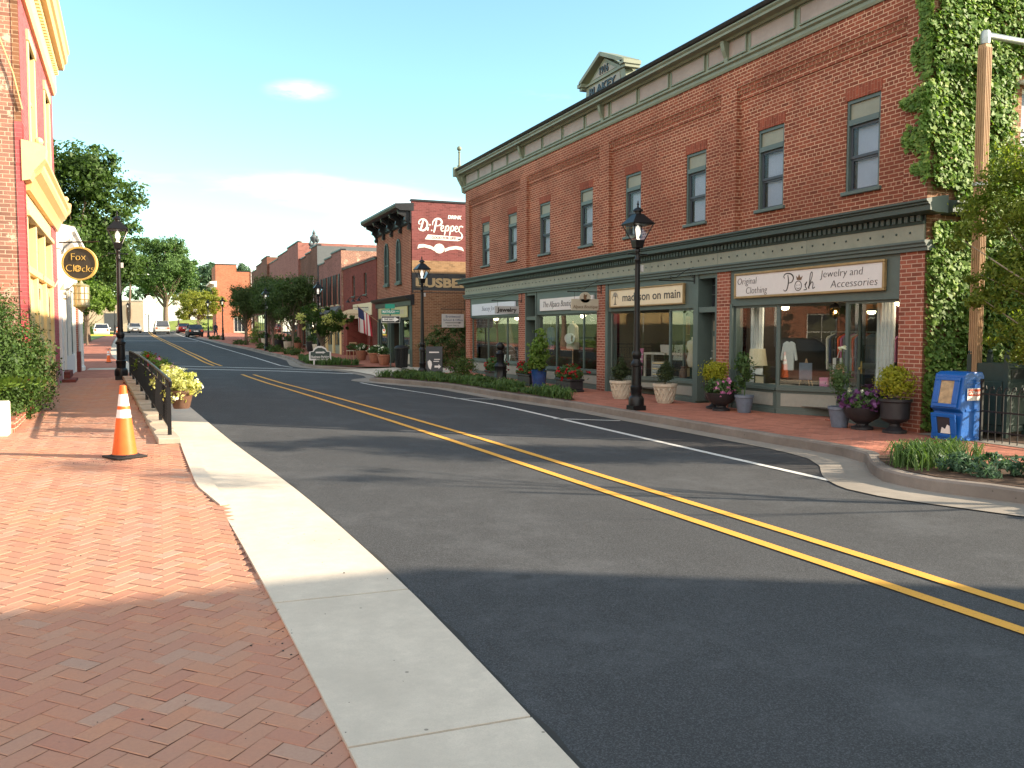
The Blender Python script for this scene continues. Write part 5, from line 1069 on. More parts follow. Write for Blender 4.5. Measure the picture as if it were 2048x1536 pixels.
for k, s in enumerate((2.9, 3.3, 3.75)):
    t = goods('display_card', ('white display card at the left of the farthest shop window', 'white display card under the brown drape', 'white display card at the right of the drape')[k], 'card', s, .3, .7); m = MB(); m.prism([(0, 0), (.06, .26), (.08, .26), (.02, 0)], 'yz', -.12, .12); m.build('board', M['white'], t); m = MB(); m.prism([(.16, 0), (.1, .2), (.11, .2), (.17, 0)], 'yz', -.02, .02); m.build('strut', M['signgrey'], t)

# racks and shelves at the back of the shops
def clothes_rack(label, s, y, z, n, seed):
    t = goods('clothes_rack', label, 'clothes rack', s, y, z); g = random.Random(seed); m = MB(); m.tube([(-.65, 0, 0), (-.65, 0, 1.45), (.65, 0, 1.45), (.65, 0, 0)], .015, 6); m.build('rail', M['galv'], t)
    for k in range(n):
        x = -.55+1.1*k/(n-1); mm = M[g.choice(('fl_pink', 'inkblue', 'curtain', 'redlabel', 'signbeige', 'fl_purple', 'greypot', 'ink', 'terracotta'))]; h = g.uniform(.5, .95); MB().prism([(-.16, 1.36), (-.22, 1.3), (-.2, 1.38-h), (.2, 1.38-h), (.22, 1.3), (.16, 1.36), (0, 1.42)], 'yz', x-.02, x+.02).build('garment', mm, t)
clothes_rack('clothes rack of mixed garments at the back of the corner shop', 18.6, 2.3, .35, 14, 1); clothes_rack('clothes rack behind the right window of the corner shop', 20.4, 2.4, .35, 12, 2); clothes_rack('clothes rack at the back of the second shop', 8.6, 2.2, .35, 13, 3)
def shelf_unit(label, s, y, z, seed):
    t = goods('shelf_unit', label, 'shelves', s, y, z); g = random.Random(seed); m = MB()
    for x in (-.7, .7): m.box(x-.02, x+.02, -.16, .16, 0, 1.9)
    for k in range(5): m.box(-.68, .68, -.15, .15, .1+k*.42, .13+k*.42)
    m.build('frame', M['wood'], t)
    for k in range(4):
        x = -.64
        while x < .55:
            w = g.uniform(.09, .24); h = g.uniform(.1, .34); MB().box(x, x+w, -.12, .1, .131+k*.42, .131+k*.42+h).build('stock', M[g.choice(('signcream', 'redlabel', 'greypot', 'curtain', 'yel', 'terracotta', 'inkblue', 'brownpot'))], t, bevel=.01); x += w+g.uniform(.02, .1)
shelf_unit('shelves of small goods at the back of the third shop', 12.7, 2.6, .35, 5); shelf_unit('shelves of small goods behind the cream mannequin of the third shop', 14.4, 2.7, .35, 6); shelf_unit('shelves of small goods at the back of the farthest shop', 2.2, 2.3, .35, 7); shelf_unit('shelves of small goods at the right of the farthest shop', 4.0, 2.3, .35, 8)
# ------------------------------------------------------------------ the mural building
Z0 = zs(10, 40)
mbld = thing('corner_store', 'two-storey brick corner store with a black bracketed cornice and painted wall adverts', 'building', (10.5, 43.6, 0), RZ); LM = 6.5
arch = [(2.1, .38), (4.35, .38)]
mb = MB(); mb.wall(0, LM, 3.35, 6.6, [], 0, .1); mb.build('front_wall', M['bk'], mbld)
MB().box(0, LM, .02, 11, 7.25, 7.3).build('roof', M['roofgrey'], mbld)
def sidewall(z0, z1, m, nm='side_wall', y=.006): return MB().box(-.0, 11, -y, .12, z0, z1).build(nm, M[m], mbld, (LM, 0, 0), (0, 0, pi/2))
sidewall(0, 3.55, 'bk_tan'); sidewall(4.42, 4.98, 'bk_band'); sidewall(4.98, 7.58, 'bk_mural'); sidewall(3.55, 4.42, 'bk_dark'); 
MB().box(-.04, 11.05, -.05, .2, 7.58, 7.66).build('coping', M['zinc'], mbld, (LM, 0, 0), (0, 0, pi/2))
MB().box(0, 11, -.12, 0, 0, 7.4).build('side_wall', M['bk'], mbld, (0, 11, 0), (0, 0, -pi/2))
for c, hw in arch:
    o = [(c-hw, 4.1), (c-hw, 5.35)]+[(c-hw*cos(a), 5.35+.78*sin(a)**.8) for a in np.linspace(.15, pi-.15, 9)]+[(c+hw, 5.35), (c+hw, 4.1)]
    i_ = [(c+(x-c)*.78, 4.18+(z-4.1)*.93) for x, z in o]
    f = MB(); n = len(o)
    for k in range(n): j = (k+1) % n; f.prism([o[k], o[j], i_[j], i_[k]], 'xz', -.07, .02)
    f.box(c-hw-.08, c+hw+.08, -.12, .02, 4.0, 4.1); w = f.build('window', M['green_d'], mbld)
    p = MB(); p.prism(i_, 'xz', -.02, .0); p.build('pane', M['darkglass'], w); b = MB(); b.box(c-.02, c+.02, -.045, -.02, 4.15, 5.95); b.box(c-hw*.78, c+hw*.78, -.045, -.02, 5.0, 5.06); b.build('glazing_bar', M['green_d'], w)
mb = MB(); rail(mb, [(.1, 6.6), (-.06, 6.6), (-.1, 6.66), (-.06, 6.7), (-.06, 7.15), (.1, 7.15)], 0, LM); rail(mb, [(.1, 7.15), (-.55, 7.15), (-.6, 7.2), (-.72, 7.26), (-.75, 7.36), (-.75, 7.44), (.1, 7.5)], -.45, LM+.02); mb.build('cornice', M['zinc'], mbld)
for s in (.12, 1.65, 3.2, 4.8, 6.32):
    mb = MB(); mb.prism([(0, 6.35), (-.12, 6.32), (-.16, 6.45), (-.1, 6.55), (-.18, 6.68), (-.3, 6.76), (-.28, 6.88), (-.42, 6.95), (-.56, 7.0), (-.6, 7.15), (0, 7.15)], 'yz', s-.09, s+.09); mb.build('cornice_bracket', M['zinc'], mbld)
mb = MB()
for s in np.arange(.6, 6.3, .52): mb.prism([(0, 6.92), (-.12, 6.92), (-.3, 7.05), (-.34, 7.15), (0, 7.15)], 'yz', s-.04, s+.04)
mb.build('cornice_block_row', M['zinc'], mbld)
# lettering painted on the side wall
mu = MB(); k = .86
def sw(pts, w, **q): stroke(mu, [(x*k, z*k) for x, z in pts], [v*k for v in w] if isinstance(w, list) else w*k, -.003, .004, **q)
sw([(.33, 1.02), (.27, .78), (.19, .52)], [.07, .1, .08]); sw([(.08, .62), (.16, .52), (.34, .5), (.5, .62), (.56, .86), (.44, 1.04), (.24, 1.06), (.12, .96), (.1, .84), (.2, .82)], [.03, .06, .09, .1, .1, .09, .07, .06, .05, .03])
sw([(.62, .8), (.6, .65), (.57, .5)], .07); sw([(.6, .68), (.66, .8), (.74, .8)], [.04, .05, .07]); disc(mu, .79*k, .52*k, .04*k, .04*k, -.003, .004, 10)
sw([(1.06, 1.06), (1.0, .8), (.93, .5), (.9, .42)], [.07, .1, .09, .05]); sw([(.84, .78), (.86, .96), (1.02, 1.12), (1.24, 1.12), (1.34, .98), (1.26, .82), (1.06, .76)], [.03, .06, .08, .1, .1, .08, .03])
def e_(x): sw([(x, .62), (x+.13, .68), (x+.13, .78), (x+.04, .77), (x, .62), (x+.05, .51), (x+.16, .53)], [.04, .04, .05, .06, .07, .06, .03])
def p_(x): sw([(x+.06, .8), (x+.02, .6), (x-.04, .3)], [.05, .08, .06]); sw([(x+.05, .72), (x+.14, .8), (x+.2, .7), (x+.14, .54), (x+.05, .54)], [.03, .06, .08, .06, .04])
e_(1.3); p_(1.52); p_(1.8); e_(2.06); sw([(2.32, .8), (2.29, .65), (2.27, .52)], .07); sw([(2.3, .68), (2.38, .8), (2.5, .78), (2.44, .74)], [.04, .06, .06, .03])
sw([(2.28, .52), (2.4, .44), (2.46, .28), (2.38, .14), (2.2, .1)], [.04, .05, .09, .09, .05]); mu.prism([(x*k, z*k) for x, z in ((.42, .05), (.58, .3), (2.4, .24), (2.36, .06), (2.2, .02))], 'xz', -.003, .004)
mu.prism([(x*k, z*k) for x, z in ((.05, -.3), (.1, -.22), (.35, -.2), (.75, -.28), (.95, -.38), (.95, -.54), (.75, -.44), (.4, -.36), (.12, -.4), (.02, -.46))], 'xz', -.003, .004); mu.prism([(x*k, z*k) for x, z in ((2.5, -.36), (2.42, -.28), (2.1, -.24), (1.75, -.3), (1.5, -.4), (1.5, -.56), (1.75, -.46), (2.1, -.4), (2.4, -.44), (2.55, -.5))], 'xz', -.003, .004); disc(mu, 1.2*k, -.4*k, .28*k, .25*k, -.003, .005)
o = mu.build('painted_advert', M['white'], mbld, (LM+.013, .24, 5.88), (0, 0, pi/2))
text('DRINK', .21, 'lettering', o, M['white'], (1.75, -.002, 1.07), shear=.15, off=.01, ext=.003, width=.66); text('GOOD FOR LIFE!', .16, 'lettering', o, M['bk_mural'], (1.25, -.008, .13), off=.002, ext=.003, width=1.15)
text('BUSBEE', .54, 'lettering', mbld, M['letter_tan'], (LM+.016, .16+1.2, 3.98), pi/2, off=.024, ext=.004, width=2.42); MB().box(.06, 11, -.011, .002, 3.58, 3.66).build('painted_line', M['bk_tan'], mbld, (LM, 0, 0), (0, 0, pi/2))
# its shopfront
mb = MB(); rail(mb, [(.1, 3.0), (-.08, 3.0), (-.08, 3.2), (-.3, 3.3), (-.34, 3.4), (.1, 3.5)], -.15, LM+.02); mb.build('ledge', M['zinc'], mbld); MB().box(0, LM, 0, .2, 2.42, 3.0).build('sign_band', M['green_d'], mbld)
for a, b in ((0, .3), (2.1, 2.35), (4.3, 4.5), (6.1, LM)): MB().box(a, b, -.02, .25, .1, 2.42).build('pilaster', M['green_d'], mbld)
for a, b, y in ((.3, 2.1, .05), (2.35, 4.3, .5), (4.5, 6.1, .05)):
    glazing(a, b, .95, 2.42, y, 1, mbld); bk = MB().box(a, b, y, y+.2, .05, .95).build('bulkhead', M['green_d'], mbld); MB().box(a+.2, b-.2, y-.02, y+.05, .35, .8).build('bulkhead_panel', M['signbeige'], bk)
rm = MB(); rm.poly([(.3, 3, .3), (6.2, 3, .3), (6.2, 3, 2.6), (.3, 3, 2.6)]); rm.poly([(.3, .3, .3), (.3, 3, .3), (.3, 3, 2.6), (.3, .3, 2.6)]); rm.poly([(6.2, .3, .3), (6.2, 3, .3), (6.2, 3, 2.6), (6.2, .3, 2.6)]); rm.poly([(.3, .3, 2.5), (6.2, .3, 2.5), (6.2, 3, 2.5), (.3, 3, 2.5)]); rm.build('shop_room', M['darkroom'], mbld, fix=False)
def sign_at(label, x, y, z, rz, w, h, face, txt, sz, ink='ink', wd=None, oval=False, off=0):
    t = thing('shop_sign', label, 'sign', (x, y, z), rz); m = MB()
    (disc(m, 0, 0, w/2, h/2, -.02, .02) if oval else m.box(-w/2, w/2, -.02, .03, -h/2, h/2)); m.build('board', M[face], t, bevel=0 if oval else .008)
    if txt: text(txt, sz, 'lettering', t, M[ink], (0, -.023, 0), width=wd, off=off)
    return t
M['signyellow'] = paint('sign_yellow', (.52, .45, .22), .5, 0, .05)
sign_at('yellow sign board along the black shopfront of the mural building', 10.44, 40.4, 2.72, RZ, 5.4, .5, 'signyellow', 'COTTON & MAIN INTERIORS', .3, 'signbeige', 4.4, off=.004)
t = thing('red_chair', 'red folding chair seen in the shop window of the mural building', 'chair', (11.4, 39.9, .95), .3); m = MB(); m.box(-.22, .22, -.2, .2, .36, .4); m.build('seat', M['redlabel'], t); m = MB(); m.prism([(-.2, .4), (.2, .4), (.14, .85), (-.14, .85)], 'xz', .18, .21); m.build('backrest', M['redlabel'], t)
for x in (-.2, .2):
    for y in (-.18, .18): MB().tube([(x, y, 0), (x, y, .36)], .015, 5).build('leg', M['redlabel'], t)
for x, y, lab, sd, sc in ((9.75, 41.2, 'terracotta pot with greenery at the left of the black shopfront', 90, 1.), (9.7, 39.1, 'terracotta pot with pale flowers under the one-way sign', 91, 1.), (9.85, 44.6, 'brown pot with trailing plants at the foot of the red shopfront post', 92, .9)):
    t = thing('planter', lab, 'planter', (x, y, zs(x, y)), 0, 'large pots outside the corner stores'); MB().lathe([(.2, 0), (.22, .03), (.3, .42), (.33, .44), (.33, .5), (.29, .5), (.28, .42), (.04, .42)], 18).build('pot', M['terracotta'], t, smooth=True); foliage('plant', [(0, 0, .66, .32, .32, .2)], 700, .1, [M['lf_pot'], M['fl_white']], t, sd, .4, 18, .5, flowers=10)
# ------------------------------------------------------------------ the row of smaller shops beyond
def simple(name, label, y0, y1, m, parapet, depth=11, side=None, xf=None, zb=None):
    """parapet: [(s0, s1, ztop)] in metres from the far end"""
    xf = FX((y0+y1)/2) if xf is None else xf; Ln = y1-y0; zb = zs(xf, (y0+y1)/2)-.3 if zb is None else zb
    t = thing(name, label, 'building', (xf, y1, 0), RZ); t['L'] = Ln
    return t, Ln, zb
def fwall(t, Ln, zb, m, parapet, holes, rev=.12, side=None, depth=11, coping='zinc'):
    f = MB(); ztop = min(p[2] for p in parapet); f.wall(0, Ln, zb, ztop, holes, 0, rev)
    for a, b, z in parapet:
        if z > ztop: f.box(a, b, 0, .25, ztop, z)
    f.build('front_wall', M[m], t)
    c = MB()
    for a, b, z in parapet: c.box(a-.03, b+.03, -.05, .3, z, z+.08)
    c.build('coping', M[coping], t)
    MB().box(.0, depth, .0, .2, zb, parapet[-1][2]-.02).build('side_wall', M[side or m], t, (Ln+.005, 0.001, 0), (0, 0, pi/2)); MB().box(0, depth, -.2, 0, zb, parapet[0][2]-.02).build('side_wall', M[side or m], t, (-.005, 0.001, 0), (0, 0, pi/2))
    MB().box(.1, Ln-.1, .26, depth, ztop-.4, ztop-.3).build('roof', M['roofgrey'], t)
def win(t, a, b, z0, z1, frame='white', pane='darkglass', bars=(1, 1), shut=None, y=.08, sill=True):
    f = MB(); w = .06; f.box(a, a+w, y, y+.06, z0, z1); f.box(b-w, b, y, y+.06, z0, z1); f.box(a+w, b-w, y, y+.06, z0, z0+w); f.box(a+w, b-w, y, y+.06, z1-w, z1)
    for k in range(1, bars[0]): x = a+(b-a)*k/bars[0]; f.box(x-.015, x+.015, y+.01, y+.05, z0+w, z1-w)
    for k in range(1, bars[1]): z = z0+(z1-z0)*k/bars[1]; f.box(a+w, b-w, y+.012, y+.048, z-.02, z+.02)
    o = f.build('window', M[frame], t); MB().box(a+.01, b-.01, y+.07, y+.09, z0+.01, z1-.01).build('pane', M[pane], o)
    if sill: MB().box(a-.08, b+.08, -.06, .06, z0-.08, z0-.002).build('sill', M['signbeige'] if frame == 'white' else M[frame], o)
    if shut:
        for x0, x1 in ((a-(b-a)*.5, a-.02), (b+.02, b+(b-a)*.5)): MB().box(x0, x1, -.05, -.002, z0, z1).build('shutter', M[shut], o)
    return o
# red one
t, Ln, zb = simple('brick_shop', 'low dark red brick shop with two narrow upper windows and a recessed entry', 43.65, 52.2, 0, 0)
fwall(t, Ln, zb, 'bk_plain', [(0, Ln, 5.55)], [(2.6, 3.3, 3.85, 5.0), (5.6, 6.3, 3.85, 5.0), (1.0, 7.2, .2, 2.7)], 1.2)
for a in (2.6, 5.6): win(t, a, a+.7, 3.85, 5.0, 'green', bars=(1, 2))
m = MB(); m.poly([(1., 1.2, .1), (7.2, 1.2, .1), (7.2, 1.2, 2.7), (1, 1.2, 2.7)]); m.build('recess_wall', M['bk_plain'], t, fix=False); glazing(3.4, 4.9, .9, 2.4, 1.12, 1, t); d = MB().box(5.4, 6.4, 1.12, 1.18, .3, 2.4).build('door', M['green_d'], t); MB().box(5.55, 6.25, 1.1, 1.12, 1.2, 2.25).build('pane', M['darkglass'], d)
MB().box(7.2, 7.5, -.12, .2, zb, 2.7).build('post', M['bk_plain'], t)
M['coping_tile'] = paint('coping_tile', (.3, .16, .13), .7)
m = MB()
for k in range(17): m.box(k*.5+.02, k*.5+.44, -.1, .32, 5.63, 5.70)
m.build('coping_tile', M['coping_tile'], t)
sign_at('pale grey-cream board over the recessed entry of the low red brick shop', FX(48)-.04, 46.9, 3.03, RZ, 4.6, .66, 'signcream', 'MACON STUDIO', .3, 'signgrey', 3.4, off=.004)
for k, y in enumerate((45.6, 47.0, 48.4)):
    l = thing('gooseneck_lamp', ('black gooseneck lamp at the near end of the low red shop front', 'black gooseneck lamp over the middle of the pale board', 'black gooseneck lamp at the far end of the low red shop front')[k], 'wall lamp', (FX(48), y, 3.62), RZ, 'gooseneck lamps over the pale board'); MB().tube([(0, 0, 0), (0, -.2, .12), (0, -.4, .1), (0, -.5, -.02)], .018, 6).build('arm', M['iron'], l); MB().lathe([(.14, -.16), (.04, -.04), (.03, 0)], 10, (0, -.5, 0)).build('lamp_shade', M['iron'], l)
t = sign_at('cream oval sign hung above the flag', 9.6, 45.4, 2.75, -.1, 1.15, .5, 'signcream', 'Antiques', .2, 'goldwood', .8, True); m = MB(); m.tube([(0, 0, .25), (0, 0, .36), (.95, 0, .36)], .015, 6); m.build('arm', M['iron'], t)
# stars-and-stripes flag on a slanted pole
fl = thing('flag', 'American flag hanging from a slanted pole on the black shopfront', 'flag', (10.48, 43.3, 2.3), RZ); fl.scale = (.82, .82, .82); MB().tube([(0, 0, 0), (-.55, -1.2, 1.0)], .018, 8).build('pole', M['wood'], fl); MB().ball((-.56, -1.22, 1.02), .035, 8).build('finial', M['gold'], fl)
V = []; mi = []; nu, nv = 10, 26; hw, ln = .95, 1.55
def fp(u, v):   # hanging from the upper part of the pole, folds along the drop
    base = Vector((-.24-.3*u, -.52-.66*u, .44+.55*u)); return base+Vector((.05*sin(u*14+v*2)*v-.10*v, .06*cos(u*12)*v+.15*v*(1-u), -ln*v*(.86+.14*u)))
for i in range(nu):
    for j in range(nv):
        u0, u1, v0, v1 = i/nu, (i+1)/nu, j/nv, (j+1)/nv; V.append([fp(u0, v0), fp(u1, v0), fp(u1, v1), fp(u0, v1)])
        canton = u0 >= .45 and v0 < .42; mi.append(2 if canton else (0 if int(u0*nu*1.3) % 2 == 0 else 1))
M['flag_red'] = paint('flag_red', (.42, .03, .05), .8, 0, .05); M['flag_blue'] = paint('flag_blue', (.02, .03, .10), .8, 0, .1)
fo = quads_mesh('cloth', np.array([[tuple(p) for p in q] for q in V]), [M['flag_red'], M['signwhite'], M['flag_blue']], fl, mi)
# faded pink building with shuttered windows
t, Ln, zb = simple('brick_shop', 'faded pink brick shop with four shuttered upper windows and a pale green bay front', 52.25, 60.0, 0, 0)
hs = [(1.0+k*1.75, 1.7+k*1.75, 3.5, 5.35) for k in range(4)]
fwall(t, Ln, zb, 'bk_pink', [(0, 2.2, 6.35), (2.2, 4.6, 6.55), (4.6, Ln, 6.75)], hs+[(.5, Ln-.5, .3, 2.85)], .3, 'bk_old')
for h in hs: win(t, h[0], h[1], h[2], h[3], 'signcream', 'darkglass', (1, 2), 'zinc')
m = MB(); m.prism([(0, 2.9), (-.5, 2.95), (-.1, 3.35), (0, 3.4)], 'yz', .2, Ln-.2); m.build('awning_roof', M['slate'], t); MB().box(.5, Ln-.5, .1, .3, 2.35, 2.85).build('sign_band', M['greypanel'], t)
for a in (.5, 2.9, 5.3):
    glazing(a, a+1.9, .95, 2.35, .05, 2, t); bk = MB().box(a, a+1.9, .05, .3, .2, .95).build('bulkhead', M['green_l'], t)
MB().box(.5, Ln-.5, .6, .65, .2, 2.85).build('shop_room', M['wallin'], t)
for a in (2.4, 4.8, 7.2): MB().box(a+.02, a+.4, -.05, .3, .2, 2.85).build('pilaster', M['yel'], t)
# darker brick building with roof urns
t, Ln, zb = simple('brick_shop', 'brown brick shop with three urn finials on its parapet', 60.05, 67.6, 0, 0)
hs = [(1.2+k*2., 1.95+k*2., 4.0, 5.8) for k in range(3)]
fwall(t, Ln, zb, 'bk_brown', [(0, 2.5, 7.35), (2.5, 5., 7.5), (5., Ln, 7.75)], hs+[(.5, Ln-.5, .4, 3.0)], .25, 'slate')
for h in hs: win(t, *h, 'white', 'darkglass', (2, 3))
glazing(.5, Ln-.5, .8, 3.0, .06, 4, t); MB().box(.5, Ln-.5, .6, .65, .4, 3.0).build('shop_room', M['darkroom'], t); m = MB(); rail(m, [(0, 3.05), (-.3, 3.1), (-.34, 3.3), (0, 3.4)], .1, Ln-.1); m.build('ledge', M['zinc'], t)
for s, k in ((Ln-3.4, .6), (Ln-1.9, 1.1), (Ln-.6, .65)):
    m = MB(); m.lathe([(.2*k, 0), (.2*k, .1*k), (.1*k, .15*k), (.08*k, .25*k), (.24*k, .45*k), (.26*k, .6*k), (.15*k, .72*k), (.09*k, .8*k), (.12*k, .88*k), (.05*k, 1.0*k), (.02*k, 1.1*k)], 14, (s, .12, 7.82)); m.build('urn_finial', M['slate'], t, smooth=True)
# large pink building and the one after it
t, Ln, zb = simple('brick_shop', 'long faded pink brick building with narrow dark upper windows behind the street trees', 67.65, 86, 0, 0)
hs = [(2+k*3.2, 2.8+k*3.2, 4.4, 6.2) for k in range(5)]
fwall(t, Ln, zb, 'bk_pink', [(0, 6.5, 8.3), (6.5, 12.5, 8.5), (12.5, Ln, 8.7)], hs+[(1, Ln-1, .7, 3.2)], .25)
for h in hs: win(t, *h, 'sash', 'darkglass', (1, 2))
glazing(1, Ln-1, .8, 3.2, .06, 8, t); MB().box(1, Ln-1, .6, .65, .7, 3.2).build('shop_room', M['darkroom'], t); MB().box(Ln-.02, Ln+.06, .15, .5, 8.75, 9.35).build('flashing', M['signwhite'], t)
t, Ln, zb = simple('brick_shop', 'dark brown brick building with a stepped parapet at the far end of the row', 86.05, 101, 0, 0)
hs = [(2+k*3.6, 2.9+k*3.6, 4.8, 6.6) for k in range(4)]
fwall(t, Ln, zb, 'bk_brown', [(0, 5, 8.4), (5, 10, 8.75), (10, Ln, 9.05)], hs+[(1, Ln-1, 1.1, 3.6)], .25)
for h in hs: win(t, *h, 'sash', 'darkglass', (1, 2))
glazing(1, Ln-1, 1.2, 3.6, .06, 6, t); MB().box(1, Ln-1, .6, .65, 1.1, 3.6).build('shop_room', M['darkroom'], t)
# the sunlit distant building, its stepped side wall towards the viewer
t = thing('brick_building', 'sunlit orange brick building with a stepped parapet and a white cornice far down the street', 'building', (7.9, 131, 0), 0.); zb = 1.2
hs = [(3.1, 4.5, 5.0, 7.6), (7.6, 9.0, 5.0, 7.6), (12, 13.4, 5.0, 7.6)]
f = MB(); f.wall(0, 18, zb, 9.6, hs+[(2.4, 4., zb, 4.0), (9., 13., zb, 4.)], 0, .2); f.box(0, 2.9, 0, .3, 9.6, 11.5); f.box(2.9, 6., 0, .3, 9.6, 10.55); f.build('side_wall', M['bk_far'], t); c = MB(); c.box(-.05, 2.95, -.06, .35, 11.5, 11.62); c.box(2.95, 6.05, -.06, .35, 10.55, 10.66); c.box(6.05, 18, -.06, .3, 9.6, 9.7); c.build('coping', M['zinc'], t)
for h in hs: win(t, *h, 'white', 'darkglass', (4, 4))
for a, b in ((2.4, 4.), (9., 13.)): win(t, a, b, zb+.6, 3.9, 'white', 'darkglass', (3, 1), y=.1)
f = MB(); f.wall(0, 9, zb, 11.45, [(1.5+k*4, 2.9+k*4, 5., 7.6) for k in range(2)], 0, .2); fw_ = f.build('front_wall', M['bk_far'], t, (0, 9, 0), (0, 0, -pi/2)); m = MB(); rail(m, [(.1, 8.2), (-.2, 8.2), (-.25, 8.6), (-.8, 8.75), (-.85, 9.0), (.1, 9.1)], -.3, 9.8); m.build('cornice', M['offwhite'], t, (0, 9, 0), (0, 0, -pi/2))
for k in range(2): w = win(t, 1.5+k*4, 2.9+k*4, 5., 7.6, 'white', 'darkglass', (2, 3)); w.location = (0, 9, 0); w.rotation_euler = (0, 0, -pi/2)
MB().box(4.9, 5.1, -.12, -.0, 2, 12.2).build('downpipe', M['signwhite'], t); MB().box(0, 18, .3, 9, 9.2, 9.3).build('roof', M['roofgrey'], t); MB().box(17.8, 18, .3, 9, zb, 9.3).build('end_wall', M['bk_far'], t)
# things outside the row
g = random.Random(4); n = 0
def tub(label, x, y, m, s=1., grp='pots and tubs outside the row of shops'):
    t = thing('planter', label, 'planter', (x, y, zs(x, y)), g.uniform(0, 1), grp); MB().lathe([(.25*s, 0), (.28*s, .05), (.33*s, .45*s), (.34*s, .5*s), (.29*s, .5*s), (.28*s, .4*s), (.04, .4*s)], 14).build('pot', M[m], t, smooth=True); foliage('plant', [(0, 0, .7*s, .32*s, .32*s, .25*s)], 260, .13, M['lf_pot'], t, int(x*97+y*13), .4, 14, .5); return t
for x, y, m, s, lab in ((9.3, 54.2, 'stonepot', 1.2, 'stone tub by the pale green bay front'), (9.6, 58.5, 'blackpot', 1.3, 'large black tub by the pale green bay front'), (9.2, 62.5, 'terracotta', 1., 'terracotta tub before the brown brick shop'), (8.9, 64.8, 'stonepot', 1.1, 'pale stone tub before the brown brick shop'), (8.6, 67.5, 'blackpot', 1.2, 'black tub where the pink building begins'), (8.7, 70.2, 'terracotta', 1.1, 'terracotta tub outside the long pink building'), (8.3, 73.5, 'stonepot', 1.2, 'stone tub outside the long pink building'), (8.4, 77., 'brownpot', 1.1, 'brown tub outside the long pink building')): tub(lab, x, y, m, s)
t = thing('chair', 'small painted chair with a plant on its seat by the recessed entry', 'chair', (9.7, 46.3, zs(10, 46)), -.6); MB().box(-.22, .22, -.22, .22, .42, .46).build('seat', M['signbeige'], t); m = MB(); m.box(-.2, .2, .19, .22, .8, .9)
for x in (-.2, .2): m.box(x-.02, x+.02, .18, .22, .46, .9)
m.build('backrest', M['wood'], t)
for x in (-.19, .19):
    for y in (-.19, .19): MB().box(x-.02, x+.02, y-.02, y+.02, 0, .42).build('leg', M['wood'], t)
t2 = foliage('pot_plant', [(0, 0, .2, .22, .2, .16)], 260, .1, M['lf_pot'], None, 77, .4, 14, .5); t2.location = (9.7, 46.3, zs(10, 46)+.46); tag(t2, 'leafy plant lying on the chair seat by the recessed entry', 'plant')
for x, y, lab in ((7.55, 52.8, 'low clipped planting in the pavement beside the white flowering tree'), (7.3, 58.6, 'low clipped planting with pale blooms by the parking lane'), (7.2, 66.5, 'low clipped planting round the foot of a dark pavement tree'), (6.6, 76.5, 'low clipped planting under the dark pavement trees'), (5.6, 94., 'low clipped planting behind the dark parked hatchback')):
    t = foliage('low_shrub', [(0, 0, .15, .7, 1.3, .3)], 900, .11, M['lf_hedge'], None, int(y*7), .35, 20, .5); t.location = (x, y, zs(x, y)); tag(t, lab, 'shrub', 'low plantings along the right pavement')
t = foliage('round_shrub', [(0, 0, .6, .7, .7, .7)], 1200, .12, M['lf_light'], None, 771, .35, 20, .6); t.location = (8.2, 80, zs(8, 80)); tag(t, 'bright green rounded shrub on the far right pavement', 'shrub')
# ------------------------------------------------------------------ left side: red and yellow corner shop
LRZ = pi/2+.03; LX, LY = -2.07, 17.04
def Lf(s, y=0., z=0.): c, n = cos(LRZ), sin(LRZ); return (LX+s*c-y*n, LY+s*n+y*c, z)
ls = thing('corner_shop', 'red painted brick shop with yellow cornices and an old bare brick side wall', 'building', (LX, LY, 0), LRZ); LL = 7.36
w1, w2 = (1.35, 2.5, 5.3, 7.15), (4.85, 6.05, 5.3, 7.15)
mb = MB(); mb.wall(0, LL, 4.9, 8.7, [w1, w2], 0, .12); mb.box(0, .36, 0, .109, 0, 4.9); mb.box(5.95, LL, 0, .3, .55, 4.9); mb.build('front_wall', M['redpaint'], ls)
MB().box(5.9, LL+.02, -.05, .3, .1, .85).build('plinth', paint('plinth_mauve', (.33, .18, .19), .8), ls)
def sidebox(y0, y1, z0, z1, m, nm='side_wall', out=0., back=.3): return MB().box(-out, back, y0, y1, z0, z1).build(nm, M[m], ls)
sidebox(.112, 12, 0, 9.3, 'bk_old', out=-.004); sidebox(.0, .11, 0, 5.4, 'redpaint', 'painted_corner', out=.012); sidebox(.004, .111, 5.4, 9.3, 'bk_tan', 'corner_strip', out=.006)
MB().box(.25, .30, .32, .36, 0, 9).build('downpipe', M['yel'], ls)
MB().tube([(-.05, .5, 9.2), (-.06, .42, 8.), (-.06, .36, 7.), (-.06, .1, 6.2), (-.05, -.02, 5.6)], .012, 5).build('cable', M['yel2'], ls)
sidebox(.0, 12, 9.0, 9.1, 'roofgrey', 'roof', out=0, back=LL)
MB().box(LL-.2, LL, .3, 12, .2, 9.0).build('side_wall', M['bk_old'], ls)
for a, b, c, d in (w1, w2):
    f = MB(); f.box(a-.1, a+.07, -.03, .1, c, d); f.box(b-.07, b+.1, -.03, .1, c, d); f.box(a-.12, b+.12, -.05, .1, d, d+.2); f.box(a-.13, b+.13, -.07, .1, c-.12, c); f.box(a+.07, b-.07, .03, .1, (c+d)/2-.03, (c+d)/2+.03); f.box((a+b)/2-.025, (a+b)/2+.025, .04, .09, c, d)
    w = f.build('window', M['yel'], ls, bevel=.008); MB().box(a, b, .07, .09, c, d).build('pane', M['darkglass'], w)
mb = MB(); rail(mb, [(.1, 7.65), (-.06, 7.65), (-.1, 7.75), (-.1, 8.3), (.1, 8.3)], 0, LL+.02); x = .1
while x < LL-.1: mb.box(x, x+.1, -.17, -.09, 8.12, 8.28); x += .2
mb.build('frieze', M['yel'], ls)
